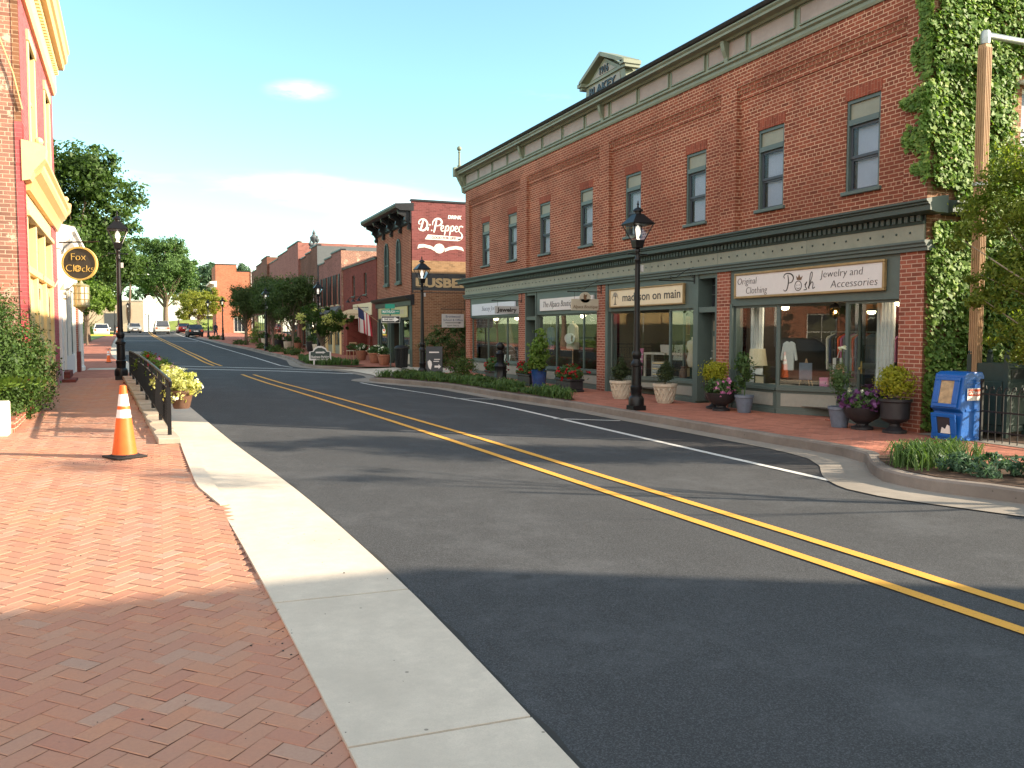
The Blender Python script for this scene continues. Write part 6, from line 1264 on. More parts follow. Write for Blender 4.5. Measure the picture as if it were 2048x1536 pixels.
mb = MB(); rail(mb, [(.1, 8.3), (-.27, 8.32), (-.3, 8.4), (-.3, 8.46), (-.35, 8.5), (-.38, 8.7), (-.41, 8.74), (-.41, 8.84), (.1, 9.0)], -.25, LL+.12); mb.build('cornice', M['yel2'], ls)
# shopfront cornice with console ends
mb = MB(); rail(mb, [(.1, 4.28), (-.06, 4.3), (-.1, 4.42), (-.14, 4.52), (-.24, 4.62), (-.27, 4.72), (-.27, 4.8), (-.32, 4.86), (-.32, 4.92), (-.1, 5.1), (.1, 5.12)], .36, LL-.1); mb.build('shop_cornice', M['yel2'], ls)
mb = MB()
for a, b in ((-.03, .36), (LL-.12, LL+.06)):
    mb = MB(); mb.prism([(.02, 4.4), (-.1, 4.43), (-.16, 4.58), (-.34, 4.8), (-.36, 5.0), (-.22, 5.06), (.02, 5.1)], 'yz', a, b); mb.ball(((a+b)/2, -.24, 5.12), .07, 10); mb.build('console', M['yel'], ls)
mb = MB(); mb.box(.36, 5.95, .02, .2, 3.95, 4.3); mb.box(.36, 5.95, -.05, .1, 3.86, 3.95); mb.box(.36, 5.95, .1, .3, .5, 1.0); mb.box(.36, 5.95, -.02, .1, 2.85, 2.98)
for x in (.36, 2.0, 3.9, 5.75): mb.box(x, x+.2, 0, .16, .5, 3.9)
mb.build('shopfront', M['yel'], ls, bevel=.006); mb = MB()
for a, b in ((.56, 2.0), (2.2, 3.9), (4.1, 5.75)): mb.box(a, b, .12, .14, 2.98, 3.86)
mb.build('transom_pane', M['darkglass'], ls); mb = MB()
for a, b in ((.56, 1.25), (1.28, 2.0), (2.2, 3.03), (3.06, 3.9), (4.1, 4.9), (4.93, 5.75)):
    mb.box(a, b, .08, .12, 1.0, 2.85); mb.box(a+.1, b-.1, .06, .09, 1.1, 1.7); mb.box(a+.1, b-.1, .06, .09, 1.85, 2.7)
mb.build('shutter_panel', M['yel'], ls, bevel=.008)
MB().box(5.95, 6.6, -.0, .02, .5, .6).build('doorstep', M['cap'], ls)
# white-fronted shop beyond
ws = thing('white_shop', 'single-storey white shopfront with an orange door beyond the red and yellow shop', 'building', Lf(7.4), LRZ); WLn = 9.6
mb = MB(); mb.box(0, .55, -.06, .3, .6, 4.2); mb.box(1.55, 1.95, -.06, .3, .5, 4.2); mb.box(1.95, 6.8, .0, .3, .5, 1.1); mb.box(1.95, WLn, .0, .3, 3.1, 4.2); mb.box(4.2, 4.45, -.04, .2, 1.1, 3.1); mb.box(6.8, 7.0, -.04, .2, .5, 3.1); mb.box(.55, 1.55, 0, .3, 3.0, 4.2); mb.build('front_wall', M['white'], ws)
mb = MB(); mb.box(7.0, 7.6, -.08, .3, .4, 3.1); mb.box(9.0, WLn, -.08, .3, .4, 3.1); mb.build('pier', M['bk_pier'], ws); mb = MB(); mb.box(6.9, 7.7, -.14, .1, .4, 1.15); mb.box(8.9, WLn+.1, -.14, .1, .4, 1.15); mb.build('pier_base', M['bk_plain'], ws)
for x in (7.9, 8.5): MB().lathe([(.13, .5), (.13, .62), (.09, .66), (.08, 2.9), (.12, 2.96), (.13, 3.1)], 14, (x, -.1, 0)).build('column', M['white'], ws, smooth=True)
MB().box(7.6, 9., .1, .2, .5, 3.1).build('window', M['darkglass'], ws)
d = MB().box(.62, 1.5, .06, .12, .6, 2.9).build('door', paint('orange_wood_door', (.42, .17, .05), .5, 0, .2), ws); MB().box(.75, 1.37, .045, .07, 1.6, 2.7).build('pane', M['darkglass'], d); MB().ball((.72, .0, 1.55), .035, 8).build('door_handle', M['gold'], d)
glazing(1.95, 4.2, 1.1, 3.1, .05, 2, ws); glazing(4.45, 6.8, 1.1, 3.1, .05, 2, ws); MB().box(1.95, 6.8, .5, .6, 1., 3.1).build('shop_room', M['darkroom'], ws)
mb = MB(); rail(mb, [(.3, 3.9), (-.08, 3.9), (-.12, 4.0), (-.3, 4.15), (-.34, 4.3), (-.42, 4.35), (-.42, 4.45), (.3, 4.6)], -.02, WLn+.3); mb.build('cornice', M['white'], ws)
MB().box(0, WLn, .3, 10, 4.2, 4.3).build('roof', M['roofgrey'], ws); MB().box(WLn-.2, WLn, .3, 10, .3, 4.2).build('side_wall', M['bk_old'], ws)
# steps
t = thing('doorstep', 'two red brick steps at the white pilaster', 'steps', Lf(7.0, -.02, .42), LRZ); m = MB(); m.box(0, 1.1, -.34, 0, 0, .19); m.build('tread', M['bk_plain'], t); MB().box(.55, 2.0, -.18, 0, .191, .36).build('tread', M['bk_plain'], t)
# hanging oval sign
t = thing('hanging_sign', 'black oval hanging sign with a gold rim reading Fox Clocks', 'sign', Lf(2.7, -.71, 3.2), -.36); m = MB(); disc(m, 0, 0, .35, .335, -.02, .02, 40); m.build('board', M['ink'], t); m = MB(); ring(m, 0, 0, .36, .345, .035, -.032, .032, 40); m.build('rim', M['gold'], t, fix=True)
text('Fox', .21, 'lettering', t, M['gold'], (-.02, -.024, .13), off=-.003); text('Cl', .21, 'lettering', t, M['gold'], (-.19, -.024, -.1), off=-.003); text('cks', .2, 'lettering', t, M['gold'], (.17, -.024, -.11), off=-.003)
m = MB(); ring(m, -.035, -.1, .068, .068, .018, -.026, -.018, 20)
for k in range(6): disc(m, -.035+.034*cos(k*pi/3), -.1+.034*sin(k*pi/3), .014, .014, -.026, -.018, 8)
m.build('clock_mark', M['gold'], t)
m = MB(); m.tube([(-.0, 0, .34), (0, 0, .44)], .008, 6); m.tube([(.4, 0, .45), (-.5, .2, .45)], .014, 6); m.build('arm', M['iron'], t)
def wall_lantern(label, loc, big, mt):
    t = thing('wall_lantern', label, 'wall lantern', loc, LRZ); k = 1. if not big else 1.5
    if big:
        o = MB(); o.lathe([(.17, -.24), (.175, -.2), (.17, -.2)], 12); o.lathe([(.17, .22), (.18, .25), (.05, .3), (.02, .36)], 12); o.lathe([(.15, -.24), (.04, -.32), (.02, -.36)], 12)
        for a in range(12): o.tube([(.168*cos(a*pi/6), .168*sin(a*pi/6), -.22), (.168*cos(a*pi/6), .168*sin(a*pi/6), .23)], .007, 4)
        for z in (-.08, .06): o.lathe([(.168, z), (.172, z+.012), (.168, z+.015)], 12)
        o.build('frame', M[mt], t); MB().lathe([(.155, -.22), (.155, .22)], 12).build('glass', M['signcream'], t)
    else:
        o = MB(); o.lathe([(.1, .05), (.07, .12), (.02, .2), (.015, .26)], 8); o.lathe([(.05, -.14), (.02, -.18)], 8); o.build('frame', M[mt], t); MB().lathe([(.06, -.14), (.1, .05)], 8).build('glass', M['glass_lamp'], t); MB().ball((0, 0, -.04), .035, 8).build('bulb', M['white'], t)
    MB().tube([(0, .3 if big else .2, .12), (0, .12, .3), (0, 0, .3)], .012, 6).build('arm', M[mt], t); return t
M['brass'] = paint('aged_brass', (.36, .34, .19), .45, .4, .2)
wall_lantern('small white carriage lantern on the red pilaster', Lf(5.2, -.28, 2.72), False, 'offwhite'); wall_lantern('large brass cage lantern below the black oval sign', Lf(5.1, -.62, 2.62), True, 'brass')
# low white wall, bed edging and boxwood
t = MB().box(-5., -2.06, 14.35, 14.7, .1, .78).build('garden_wall', M['offwhite'], bevel=.02); tag(t, 'low white rendered wall end at the left edge in front of the boxwood', 'wall')
m = MB(); n = 12
for i in range(n):
    y0, y1 = 14.72+i*.42, 14.72+(i+1)*.42-.008; x = -2.02-.018*i; m.box(x-.2, x, y0, y1, zl(0, y0)-.1, zl(0, y0)+.16+.012*(i % 2))
t = m.build('bed_edging', M['bk_pier'], bevel=.008); tag(t, 'low brick edging of the boxwood bed along the left pavement', 'edging')
struct(strip('planting_bed', lambda y: -6., lambda y: -2.1, yrange(14.6, 17.1, .5), lambda x, y: zl(x, y)+.08, M['soil'], 2))
t = thing('boxwood', 'big dense boxwood bush against the old brick wall at the left', 'bush', (-2.6, 16, .3)); foliage('leaves', [(-.25, -.3, 1.1, .8, .9, 1.25), (.2, .25, 1.0, .6, .9, 1.1), (.5, 1.3, .85, .42, .8, .85), (-1.1, -.2, 1.2, .9, .9, 1.3), (-.2, .2, 2.05, .45, .6, .5), (-.7, .1, 2.3, .5, .5, .45), (-1.3, -.1, 2.1, .6, .6, .6), (-.2, -.8, .45, .6, .5, .5), (.32, .2, .3, .35, .9, .35)], 58000, .046, M['lf_bush'], t, 101, .26, 34, .6, .6); foliage('inner_leaves', [(-.3, -.2, .9, .7, .8, .9), (.1, .3, .8, .5, .9, .9), (.4, 1.2, .6, .3, .7, .7), (-1.0, -.1, 1.0, .8, .8, 1.1)], 14000, .07, M['lf_bush'], t, 102, .6, 20, .2, .6); trunk(t, 1.2, .06, 5, 9, M['bark'], spread=.4)
# a broken-toned seedling in front of it
t = thing('seedling', 'bright green feathery seedling in front of the boxwood', 'plant', (-2.35, 14.85, .42)); rng = np.random.default_rng(6); Q = []
for a, l in ((.2, .75), (.9, .55), (2.6, .6), (-.3, .5)):
    for k in range(9):
        for sg in (-1, 1):
            f = (k+1)/9; p = np.array((cos(a)*l*f, sin(a)*l*f*.3-.1, .35+.28*math.sin(f*2.2))); d = np.array((-.03*sg, -.12*abs(sg), .05-.14*(sg > 0)+.06)); Q.append([p, p+d*.5+(.03, 0, 0), p+d, p+d*.5-(.03, 0, 0)])
quads_mesh('leaves', np.array(Q), M['lf_light'], t)
# ------------------------------------------------------------------ stepped cap wall and iron railing by the left gutter
t = thing('cap_wall', 'low stepped concrete cap wall under the iron railing on the left pavement', 'wall', (0, 0, 0)); ztop = lambda y: interp(y, [(12.9,.30),(16,.42),(20,.57),(24.3,.68)])
ys = [12.88, 13.75]+[13.75+.88*k for k in range(1, 13)]
for i, (a, b) in enumerate(zip(ys[:-1], ys[1:])):
    x0, x1 = cap_r(a), cap_r(b); z = ztop((a+b)/2); m = MB(); m.add([(x0-.29, a+.003, z-.09), (x0+.01, a+.003, z-.09), (x1+.01, b-.003, z-.09), (x1-.29, b-.003, z-.09), (x0-.29, a+.003, z), (x0+.01, a+.003, z), (x1+.01, b-.003, z), (x1-.29, b-.003, z)], [(0,3,2,1),(4,5,6,7),(0,1,5,4),(1,2,6,5),(2,3,7,6),(3,0,4,7)])
    m.build('cap_slab', M['cap'], t, bevel=.01)
m = MB()
for a, b in zip(ys[:-1], ys[1:]): x0 = cap_r(a); z = ztop((a+b)/2)-.09; m.box(x0-.31, x0-.02, a, b+.02, -.1, z)
m.build('base', M['bk_pier'], t)
t = thing('iron_railing', 'black iron railing rising along the left pavement to the lamp post', 'railing', (0, 0, 0)); rx = lambda y: cap_r(y)-.10; rz_ = lambda y: interp(y, [(13.3,1.12),(15.5,1.19),(17.5,1.245),(20,1.29),(24.4,1.31)])
m = MB(); m.tube([(rx(y), y, rz_(y)) for y in np.linspace(13.15, 24.3, 14)]+[], .024, 8); m.tube([(rx(13.15), 13.15, rz_(13.2)), (rx(13.0), 13.0, rz_(13.2)-.03), (rx(13.03), 13.03, rz_(13.2)-.09)], .022, 8); m.build('handrail', M['black'], t, smooth=True)
m = MB(); m.tube([(rx(y), y, rz_(y)-.14) for y in np.linspace(13.3, 24.3, 14)], .012, 6); m.tube([(rx(y), y, ztop(y)+.1) for y in np.linspace(13.3, 24.3, 14)], .012, 6); m.build('rail', M['black'], t)
yy = 13.42; k = 0; m = MB()
while yy < 24.3:
    if k % 12: m.box(rx(yy)-.011, rx(yy)+.011, yy-.011, yy+.011, ztop(yy)+.09, rz_(yy)-.13 if k % 3 else rz_(yy))
    yy += .115; k += 1
m.build('baluster', M['black'], t)
for y in (13.3, 14.9, 16.5, 18.1, 19.7, 21.3, 22.9, 24.3): MB().box(rx(y)-.027, rx(y)+.027, y-.027, y+.027, ztop(y)-.02, rz_(y)).build('post', M['black'], t)
for y, lab, mts, nf, sd in ((13.95, 'brown pot of pale yellow-green trailing plants on the nearest end of the railing', ['lf_flower', 'fl_white'], 30, 111), (15.9, 'brown pot of pale trailing plants second along the railing', ['lf_flower', 'fl_white'], 20, 112), (18.2, 'brown pot of green plants with pink blooms third along the railing', ['lf_light', 'fl_pink'], 25, 113), (21., 'brown pot of red and green plants near the lamp end of the railing', ['lf_light', 'fl_red'], 40, 114)):
    t = thing('rail_pot', lab, 'planter', (rx(y)+.23, y, rz_(y)-.33), 0, 'pots hung on the left railing'); MB().lathe([(.11, -.17), (.12, -.15), (.17, .06), (.185, .07), (.185, .11), (.15, .11), (.14, .06), (.03, .06)], 16).build('pot', M['brownpot'], t, smooth=True); m = MB(); m.tube([(-.17, 0, .08), (-.21, 0, .2), (-.24, 0, .3)], .008, 5); m.build('hook', M['iron'], t)
    foliage('plant', [(0, 0, .22, .22, .24, .15), (.15, -.05, .14, .15, .18, .13), (-.1, -.1, .08, .16, .15, .16)], 1700, .055, [M[q] for q in mts], t, sd, .4, 20, .45, .5, flowers=nf, fsize=.05)
# traffic cones
def cone(label, x, y, z, k, rz=0.):
    t = thing('traffic_cone', label, 'traffic cone', (x, y, z), rz); b = MB(); b.box(-.2*k, .2*k, -.2*k, .2*k, 0, .025*k); b.lathe([(.185*k, .025*k), (.17*k, .045*k)], 8, rot=pi/8); b.build('base', M['rubber'], t, bevel=.008)
    H = .91*k; r = lambda f: (.15-.112*f)*k
    def seg(a, b): return MB().lathe([(r(a), .03*k+a*(H-.03*k)), (r(b), .03*k+b*(H-.03*k))]+([(r(b)*.7, .03*k+b*(H-.03*k)+.006)] if b == 1 else []), 28)
    seg(0, .54).build('body', M['orange'], t, smooth=True); seg(.66, .71).build('body', M['orange'], t, smooth=True); seg(.88, 1).build('body', M['orange'], t, smooth=True)
    for a, b in ((.54, .66), (.71, .88)): seg(a, b).build('reflective_band', M['cone_white'], t, smooth=True)
    return t
cone('tall orange traffic cone with two white bands on the near left brick pavement', -.42, 11.89, zl(0, 11.9)+.002, 1., .5)
cone('small orange traffic cone far along the left pavement by the crossing', -1.95, 40.2, zl(0, 40.2), .62, .2)
cone('tiny orange traffic cone beside the white parked car', -4.7, 119, 1.5, 1., .1)
MB().box(-2.3, -1.05, 33.2, 34.6, zl(0, 34)-.03, zl(0, 34)+.012).build('ramp_pad', M['conc'])['kind'] = 'structure'
# crumbs of dark grit round the cone foot and along the gutter
g = random.Random(12); m = MB()
for _ in range(700):
    if g.random() < .55: x, y = -.42+g.gauss(0, .28), 11.75+g.gauss(0, .14)
    else: y = g.uniform(2.4, 9); x = P(XE)(y)+g.gauss(-.03, .06) if g.random() < .6 else g.uniform(-2.2, 1.5)
    r = g.uniform(.0015, .0045) if g.random() < .93 else g.uniform(.005, .008); z = zl(x, y) if x < P(XE)(y) else zroad(1.5, y)+.03; m.lathe([(r*.6, 0), (r, r*.4), (r*.4, r*.9)], 5, (x, y, z))
o = m.build('grit', M['seam']); tag(o, 'scattered dark grit on the left pavement and gutter', 'grit', kind='stuff')
# ------------------------------------------------------------------ trees
def tree(name, label, x, y, z, h, r, blobs, n, size, m, seed, bk='bark', per=70, clump=.3, branches=7, group=None, shell=.55):
    t = thing(name, label, 'tree', (x, y, z), 0., group); trunk(t, h, r, branches, seed, M[bk], reach=blobs); foliage('crown', blobs, n, size, M[m], t, seed, clump, per, shell); return t
def cloud(cx, cy, cz, rx, ry, rz, k, seed, s=.5):
    g = random.Random(seed); out = [(cx, cy, cz, rx*.62, ry*.62, rz*.7)]
    for i in range(k):
        a = 2*pi*i/k*1.618*2; e = g.uniform(-.75, .9); q = math.sqrt(max(.05, 1-e*e)); f = g.uniform(.55, .78); q *= f
        sc = g.uniform(.34, .5)*s*2; out.append((cx+rx*q*cos(a), cy+ry*q*sin(a), cz+rz*e*.78, rx*sc*.8, ry*sc*.8, rz*sc*.7))
    return out
tree('street_tree', 'tall dense green street tree rising behind the white shopfront', -5.2, 59, .7, 5.5, .22, cloud(.0, 0, 8.3, 4.3, 4.2, 5.8, 18, 1), 28000, .26, 'lf_tree', 201)
tree('street_tree', 'broad green tree behind the lamp post on the left', -5.6, 82, .9, 6, .24, cloud(.6, 0, 6.6, 4.6, 4.4, 4.6, 14, 2), 17000, .3, 'lf_tree', 202)
tree('young_tree', 'small light green street tree above the white parked car', -4.9, 72, .8, 2.6, .07, cloud(.3, 0, 3.6, 2.1, 2.1, 1.7, 9, 3), 7000, .2, 'lf_light', 203)
ft = tree('flowering_tree', 'small tree with pale blossom clusters standing in the far kerb island', 7.75, 44.3, zs(8, 44), 1.1, .05, cloud(.1, 0, 2.0, 1.55, 1.4, .95, 12, 4, .45), 5200, .13, 'lf_tree', 204, per=40)
foliage('blossom', [(-1.1, -.5, 2.2, .35, .3, .35), (.1, -1.2, 2.1, .35, .3, .3), (-.8, -.8, 1.6, .4, .3, .2), (-.4, -.9, 2.5, .3, .3, .2), (.9, -.6, 2.0, .3, .3, .2)], 420, .12, M['lf_flower'], ft, 205, .5, 14, .5)
a = tree('pavement_tree', 'dark slender pavement tree nearest the white flowering tree', 8.2, 57.5, zs(8, 57), 2.2, .08, cloud(0, 0, 3.5, 1.75, 1.75, 2.1, 16, 6, .4), 10500, .13, 'lf_dark', 206, clump=.5, per=40, shell=.4)
for x, y, rz, k, lab in ((7.8, 64.5, 1.2, 1.0, 'dark pavement tree in the middle of the clump on the right pavement'), (8.3, 69., 2.6, 1.1, 'tallest dark pavement tree in front of the long pink building'), (7.0, 76, 4., 1., 'dark pavement tree left of the clump, over the low planting'), (7.6, 84., 5.1, 1., 'farthest dark pavement tree before the end of the row')):
    d = dup(a, (x, y, zs(x, y)), rz, lab); d.scale = (k*.9, k*.9, k)
tree('pavement_tree', 'bright yellow-green tree at the far end of the right pavement', 4.9, 119, 1.4, 2.4, .1, cloud(0, 0, 4.1, 3.7, 3.5, 2.7, 14, 7), 13000, .22, 'lf_yel', 207)
tree('tall_tree', 'tall spreading tree with a thick pale trunk at the end of the street', 1.6, 180, 2.4, 8., .55, cloud(-.4, 0, 11.6, 7., 6.3, 6.6, 22, 8, .42), 30000, .4, 'lf_oak', 208, 'bark', clump=.38)
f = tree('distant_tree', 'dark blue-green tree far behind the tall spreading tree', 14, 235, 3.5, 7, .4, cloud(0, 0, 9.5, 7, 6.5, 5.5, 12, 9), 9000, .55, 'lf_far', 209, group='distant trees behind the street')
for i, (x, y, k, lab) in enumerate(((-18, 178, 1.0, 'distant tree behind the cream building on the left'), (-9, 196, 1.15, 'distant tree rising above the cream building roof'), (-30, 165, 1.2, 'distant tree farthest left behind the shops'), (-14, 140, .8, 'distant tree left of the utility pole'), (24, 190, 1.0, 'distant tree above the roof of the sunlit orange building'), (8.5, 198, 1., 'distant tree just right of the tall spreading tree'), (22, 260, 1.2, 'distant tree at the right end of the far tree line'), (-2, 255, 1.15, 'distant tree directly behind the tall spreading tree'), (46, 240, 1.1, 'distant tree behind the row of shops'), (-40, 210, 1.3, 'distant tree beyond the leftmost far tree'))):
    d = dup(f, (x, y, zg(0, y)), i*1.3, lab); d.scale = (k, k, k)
st_ = [o for o in bpy.data.objects if o.get('label', '').startswith('broad green tree')][0]
for x, y, lab in ((-10, 41, 'broad tree on the lawn behind the white shop'), (-14, 52, 'broad tree on the lawn left of the tall street tree'), (-17, 36, 'broad tree farther back behind the white shop')): dup(st_, (x, y, .6), x, lab)
t = foliage('verge_planting', [(-6.2, y, zl(0, y)+.2, .5, 1.2, .35) for y in np.arange(44, 66, 2.2)], 2600, .16, M['lf_light'], None, 220, .4, 16, .5); tag(t, 'loose green verge planting beside the left pavement', 'verge planting', kind='stuff')
t = foliage('far_hedge', [(-9-(i % 3), 122+i*2.2, 1.9, 1.6, 1.4, 1.2) for i in range(10)]+[(4.2+i*1.3, 160+.3*i, 2.8, 1.1, 1., .8) for i in range(7)], 6000, .24, M['lf_tree'], None, 221, .4, 30, .5); tag(t, 'rough green hedging along the far end of the street', 'hedge', kind='stuff')
# grassy bank at the bend
m = MB(); m.lathe([(11, 0), (9.5, .9), (7, 1.6), (4, 1.95), (.5, 2.05)], 30, (8.5, 178, 2.2), sq=.6); struct(m.build('grassy_bank', paint('bank_grass', (.2, .25, .06), .95, 0, .25, 1.5, .4), smooth=True))  # a lighter yellow-green than the ground grass
# ------------------------------------------------------------------ far buildings
t = thing('cream_building', 'cream stucco building with a rounded parapet at the bend of the street', 'building', (-2.0, 150, 0), radians(70)); zb = 1.8
f = MB(); f.wall(0, 5.8, zb, 6.6, [(.5, 1.3, zb+2.2, zb+3.0), (1.7, 2.4, zb, zb+2.9), (2.8, 3.7, zb+2.2, zb+3.)], 0, .15); f.box(.8, 5.0, 0, .3, 6.6, 7.2); disc(f, 2.9, 7.2, .9, .55, 0, .3, 24); f.build('front_wall', M['white'], t); MB().box(-.0, .3, .01, 14, zb-.5, 6.75).build('side_wall', M['cream'], t); MB().box(.3, 5.8, .3, 14, 6.2, 6.3).build('roof', M['roofgrey'], t); MB().box(-.06, .36, .0, 14.05, 6.75, 6.9).build('coping', M['offwhite'], t)
for a, b, c, d in ((.5, 1.3, zb+2.2, zb+3.), (2.8, 3.7, zb+2.2, zb+3.)): win(t, a, b, c, d, 'white', 'darkglass', (2, 2))
MB().box(1.7, 2.4, .12, .16, zb, zb+2.9).build('door', M['sash'], t); MB().box(-.02, .0, 4.2, 6.2, zb+.2, zb+3.).build('window', M['darkglass'], t)
t2 = thing('oval_sign', 'tall dark oval sign on the side wall of the cream building', 'sign', (-2.0-.03-sin(radians(70))*2.3, 149.95+cos(radians(70))*2.3, 4.9), radians(-20)); m = MB(); disc(m, 0, 0, .36, 1.5, -.06, .0, 20); m.build('board', M['inkbrown'], t2); m = MB()
for k in range(5): m.box(-.14, .14, -.075, -.06, -1.0+k*.42, -.78+k*.42)
m.build('lettering', M['signbeige'], t2)
t = thing('house', 'white house partly hidden behind the tall spreading tree', 'house', (3.5, 212, 3)); f = MB(); f.wall(0, 11, 0, 6.5, [(2, 3.6, 1, 3), (6, 9, .6, 2.6), (2, 3.6, 4, 5.6), (8, 9.6, 4, 5.6)], 0, .2); f.build('wall', M['white'], t); m = MB(); m.prism([(-.5, 6.5), (11.5, 6.5), (10, 8.2), (1, 8.2)], 'xz', -.4, 9); m.build('roof', M['slate'], t)
for a in ((2, 3.6, 1, 3), (6, 9, .6, 2.6), (2, 3.6, 4, 5.6), (8, 9.6, 4, 5.6)): win(t, *a, 'white', 'darkglass', (2, 2))
t = thing('utility_pole', 'leaning wooden utility pole with a streetlight arm at the end of the street', 'utility pole', (-3.6, 141, 1.7)); MB().tube([(-.4, 0, -.2), (-.05, 0, 6), (.33, 0, 12.6)], [.17, .15, .12], 8).build('pole', M['bark'], t); MB().tube([(.1, 0, 8.2), (.9, -.1, 8.7), (2.2, -.2, 8.75)], .05, 6).build('arm', M['galv'], t); MB().lathe([(.05, -.1), (.2, -.04), (.22, .05), (.05, .1)], 10, (2.4, -.2, 8.72)).build('lamp_head', M['white'], t); MB().lathe([(.22, 0), (.22, .75), (.1, .85)], 10, (-.3, -.1, 9.2)).build('transformer', M['signgrey'], t)
t = thing('flag_pole', 'thin grey pole on the grassy bank beyond the crossing', 'pole', (3.2, 150, 2.)); MB().lathe([(.07, 0), (.05, 5.6), (.08, 5.65), (.08, 5.75), (.02, 5.8)], 8).build('pole', M['galv'], t); MB().lathe([(.14, 0), (.14, 1.6), (.08, 1.7)], 8).build('base', M['iron'], t)
# ------------------------------------------------------------------ building out of frame on the near right, whose shadow crosses the foreground
t = thing('brick_building', 'two-storey brick building along the near right pavement, beyond the edge of the frame', 'building', (11.7, -3.5, 0), RZ)
fwall(t, 24, -.2, 'bk', [(0, 24, 8.35)], [(2+k*4, 3.2+k*4, 4.4, 6.6) for k in range(6)]+[(1, 23, .5, 3.)], .2, depth=8.3)
for k in range(6): win(t, 2+k*4, 3.2+k*4, 4.4, 6.6, 'white', 'darkglass', (1, 2))
MB().box(1, 23, .2, .25, .5, 3.).build('window', M['darkglass'], t); m = MB(); rail(m, [(.1, 7.6), (-.3, 7.8), (-.4, 8.2), (.1, 8.25)], 0, 24); m.build('cornice', M['cornice'], t)
# across the street beyond the left edge of the frame: what the shop windows mirror
t = thing('brick_building', 'brick building set back on the left beyond the edge of the frame', 'building', (-19, -4, 0), pi/2)
fwall(t, 22, -.2, 'bk_far', [(0, 22, 7.5)], [(2+k*4, 3.4+k*4, 4.2, 6.) for k in range(5)]+[(2+k*4, 3.6+k*4, .8, 2.8) for k in range(5)], .2, depth=9)
for k in range(5): win(t, 2+k*4, 3.4+k*4, 4.2, 6., 'white', 'darkglass', (2, 2)); win(t, 2+k*4, 3.6+k*4, .8, 2.8, 'white', 'darkglass', (2, 2))
for x, y, rz, lab in ((-11, 12.2, 2.2, 'small light green tree on the left plaza beyond the frame edge'), (-13, 6.5, .7, 'small light green tree by the set-back brick building'), (-12.5, 2., 4., 'small light green tree at the near end of the set-back brick building')): dup([o for o in bpy.data.objects if o.name == 'young_tree'][0], (x, y, 0), rz, lab)
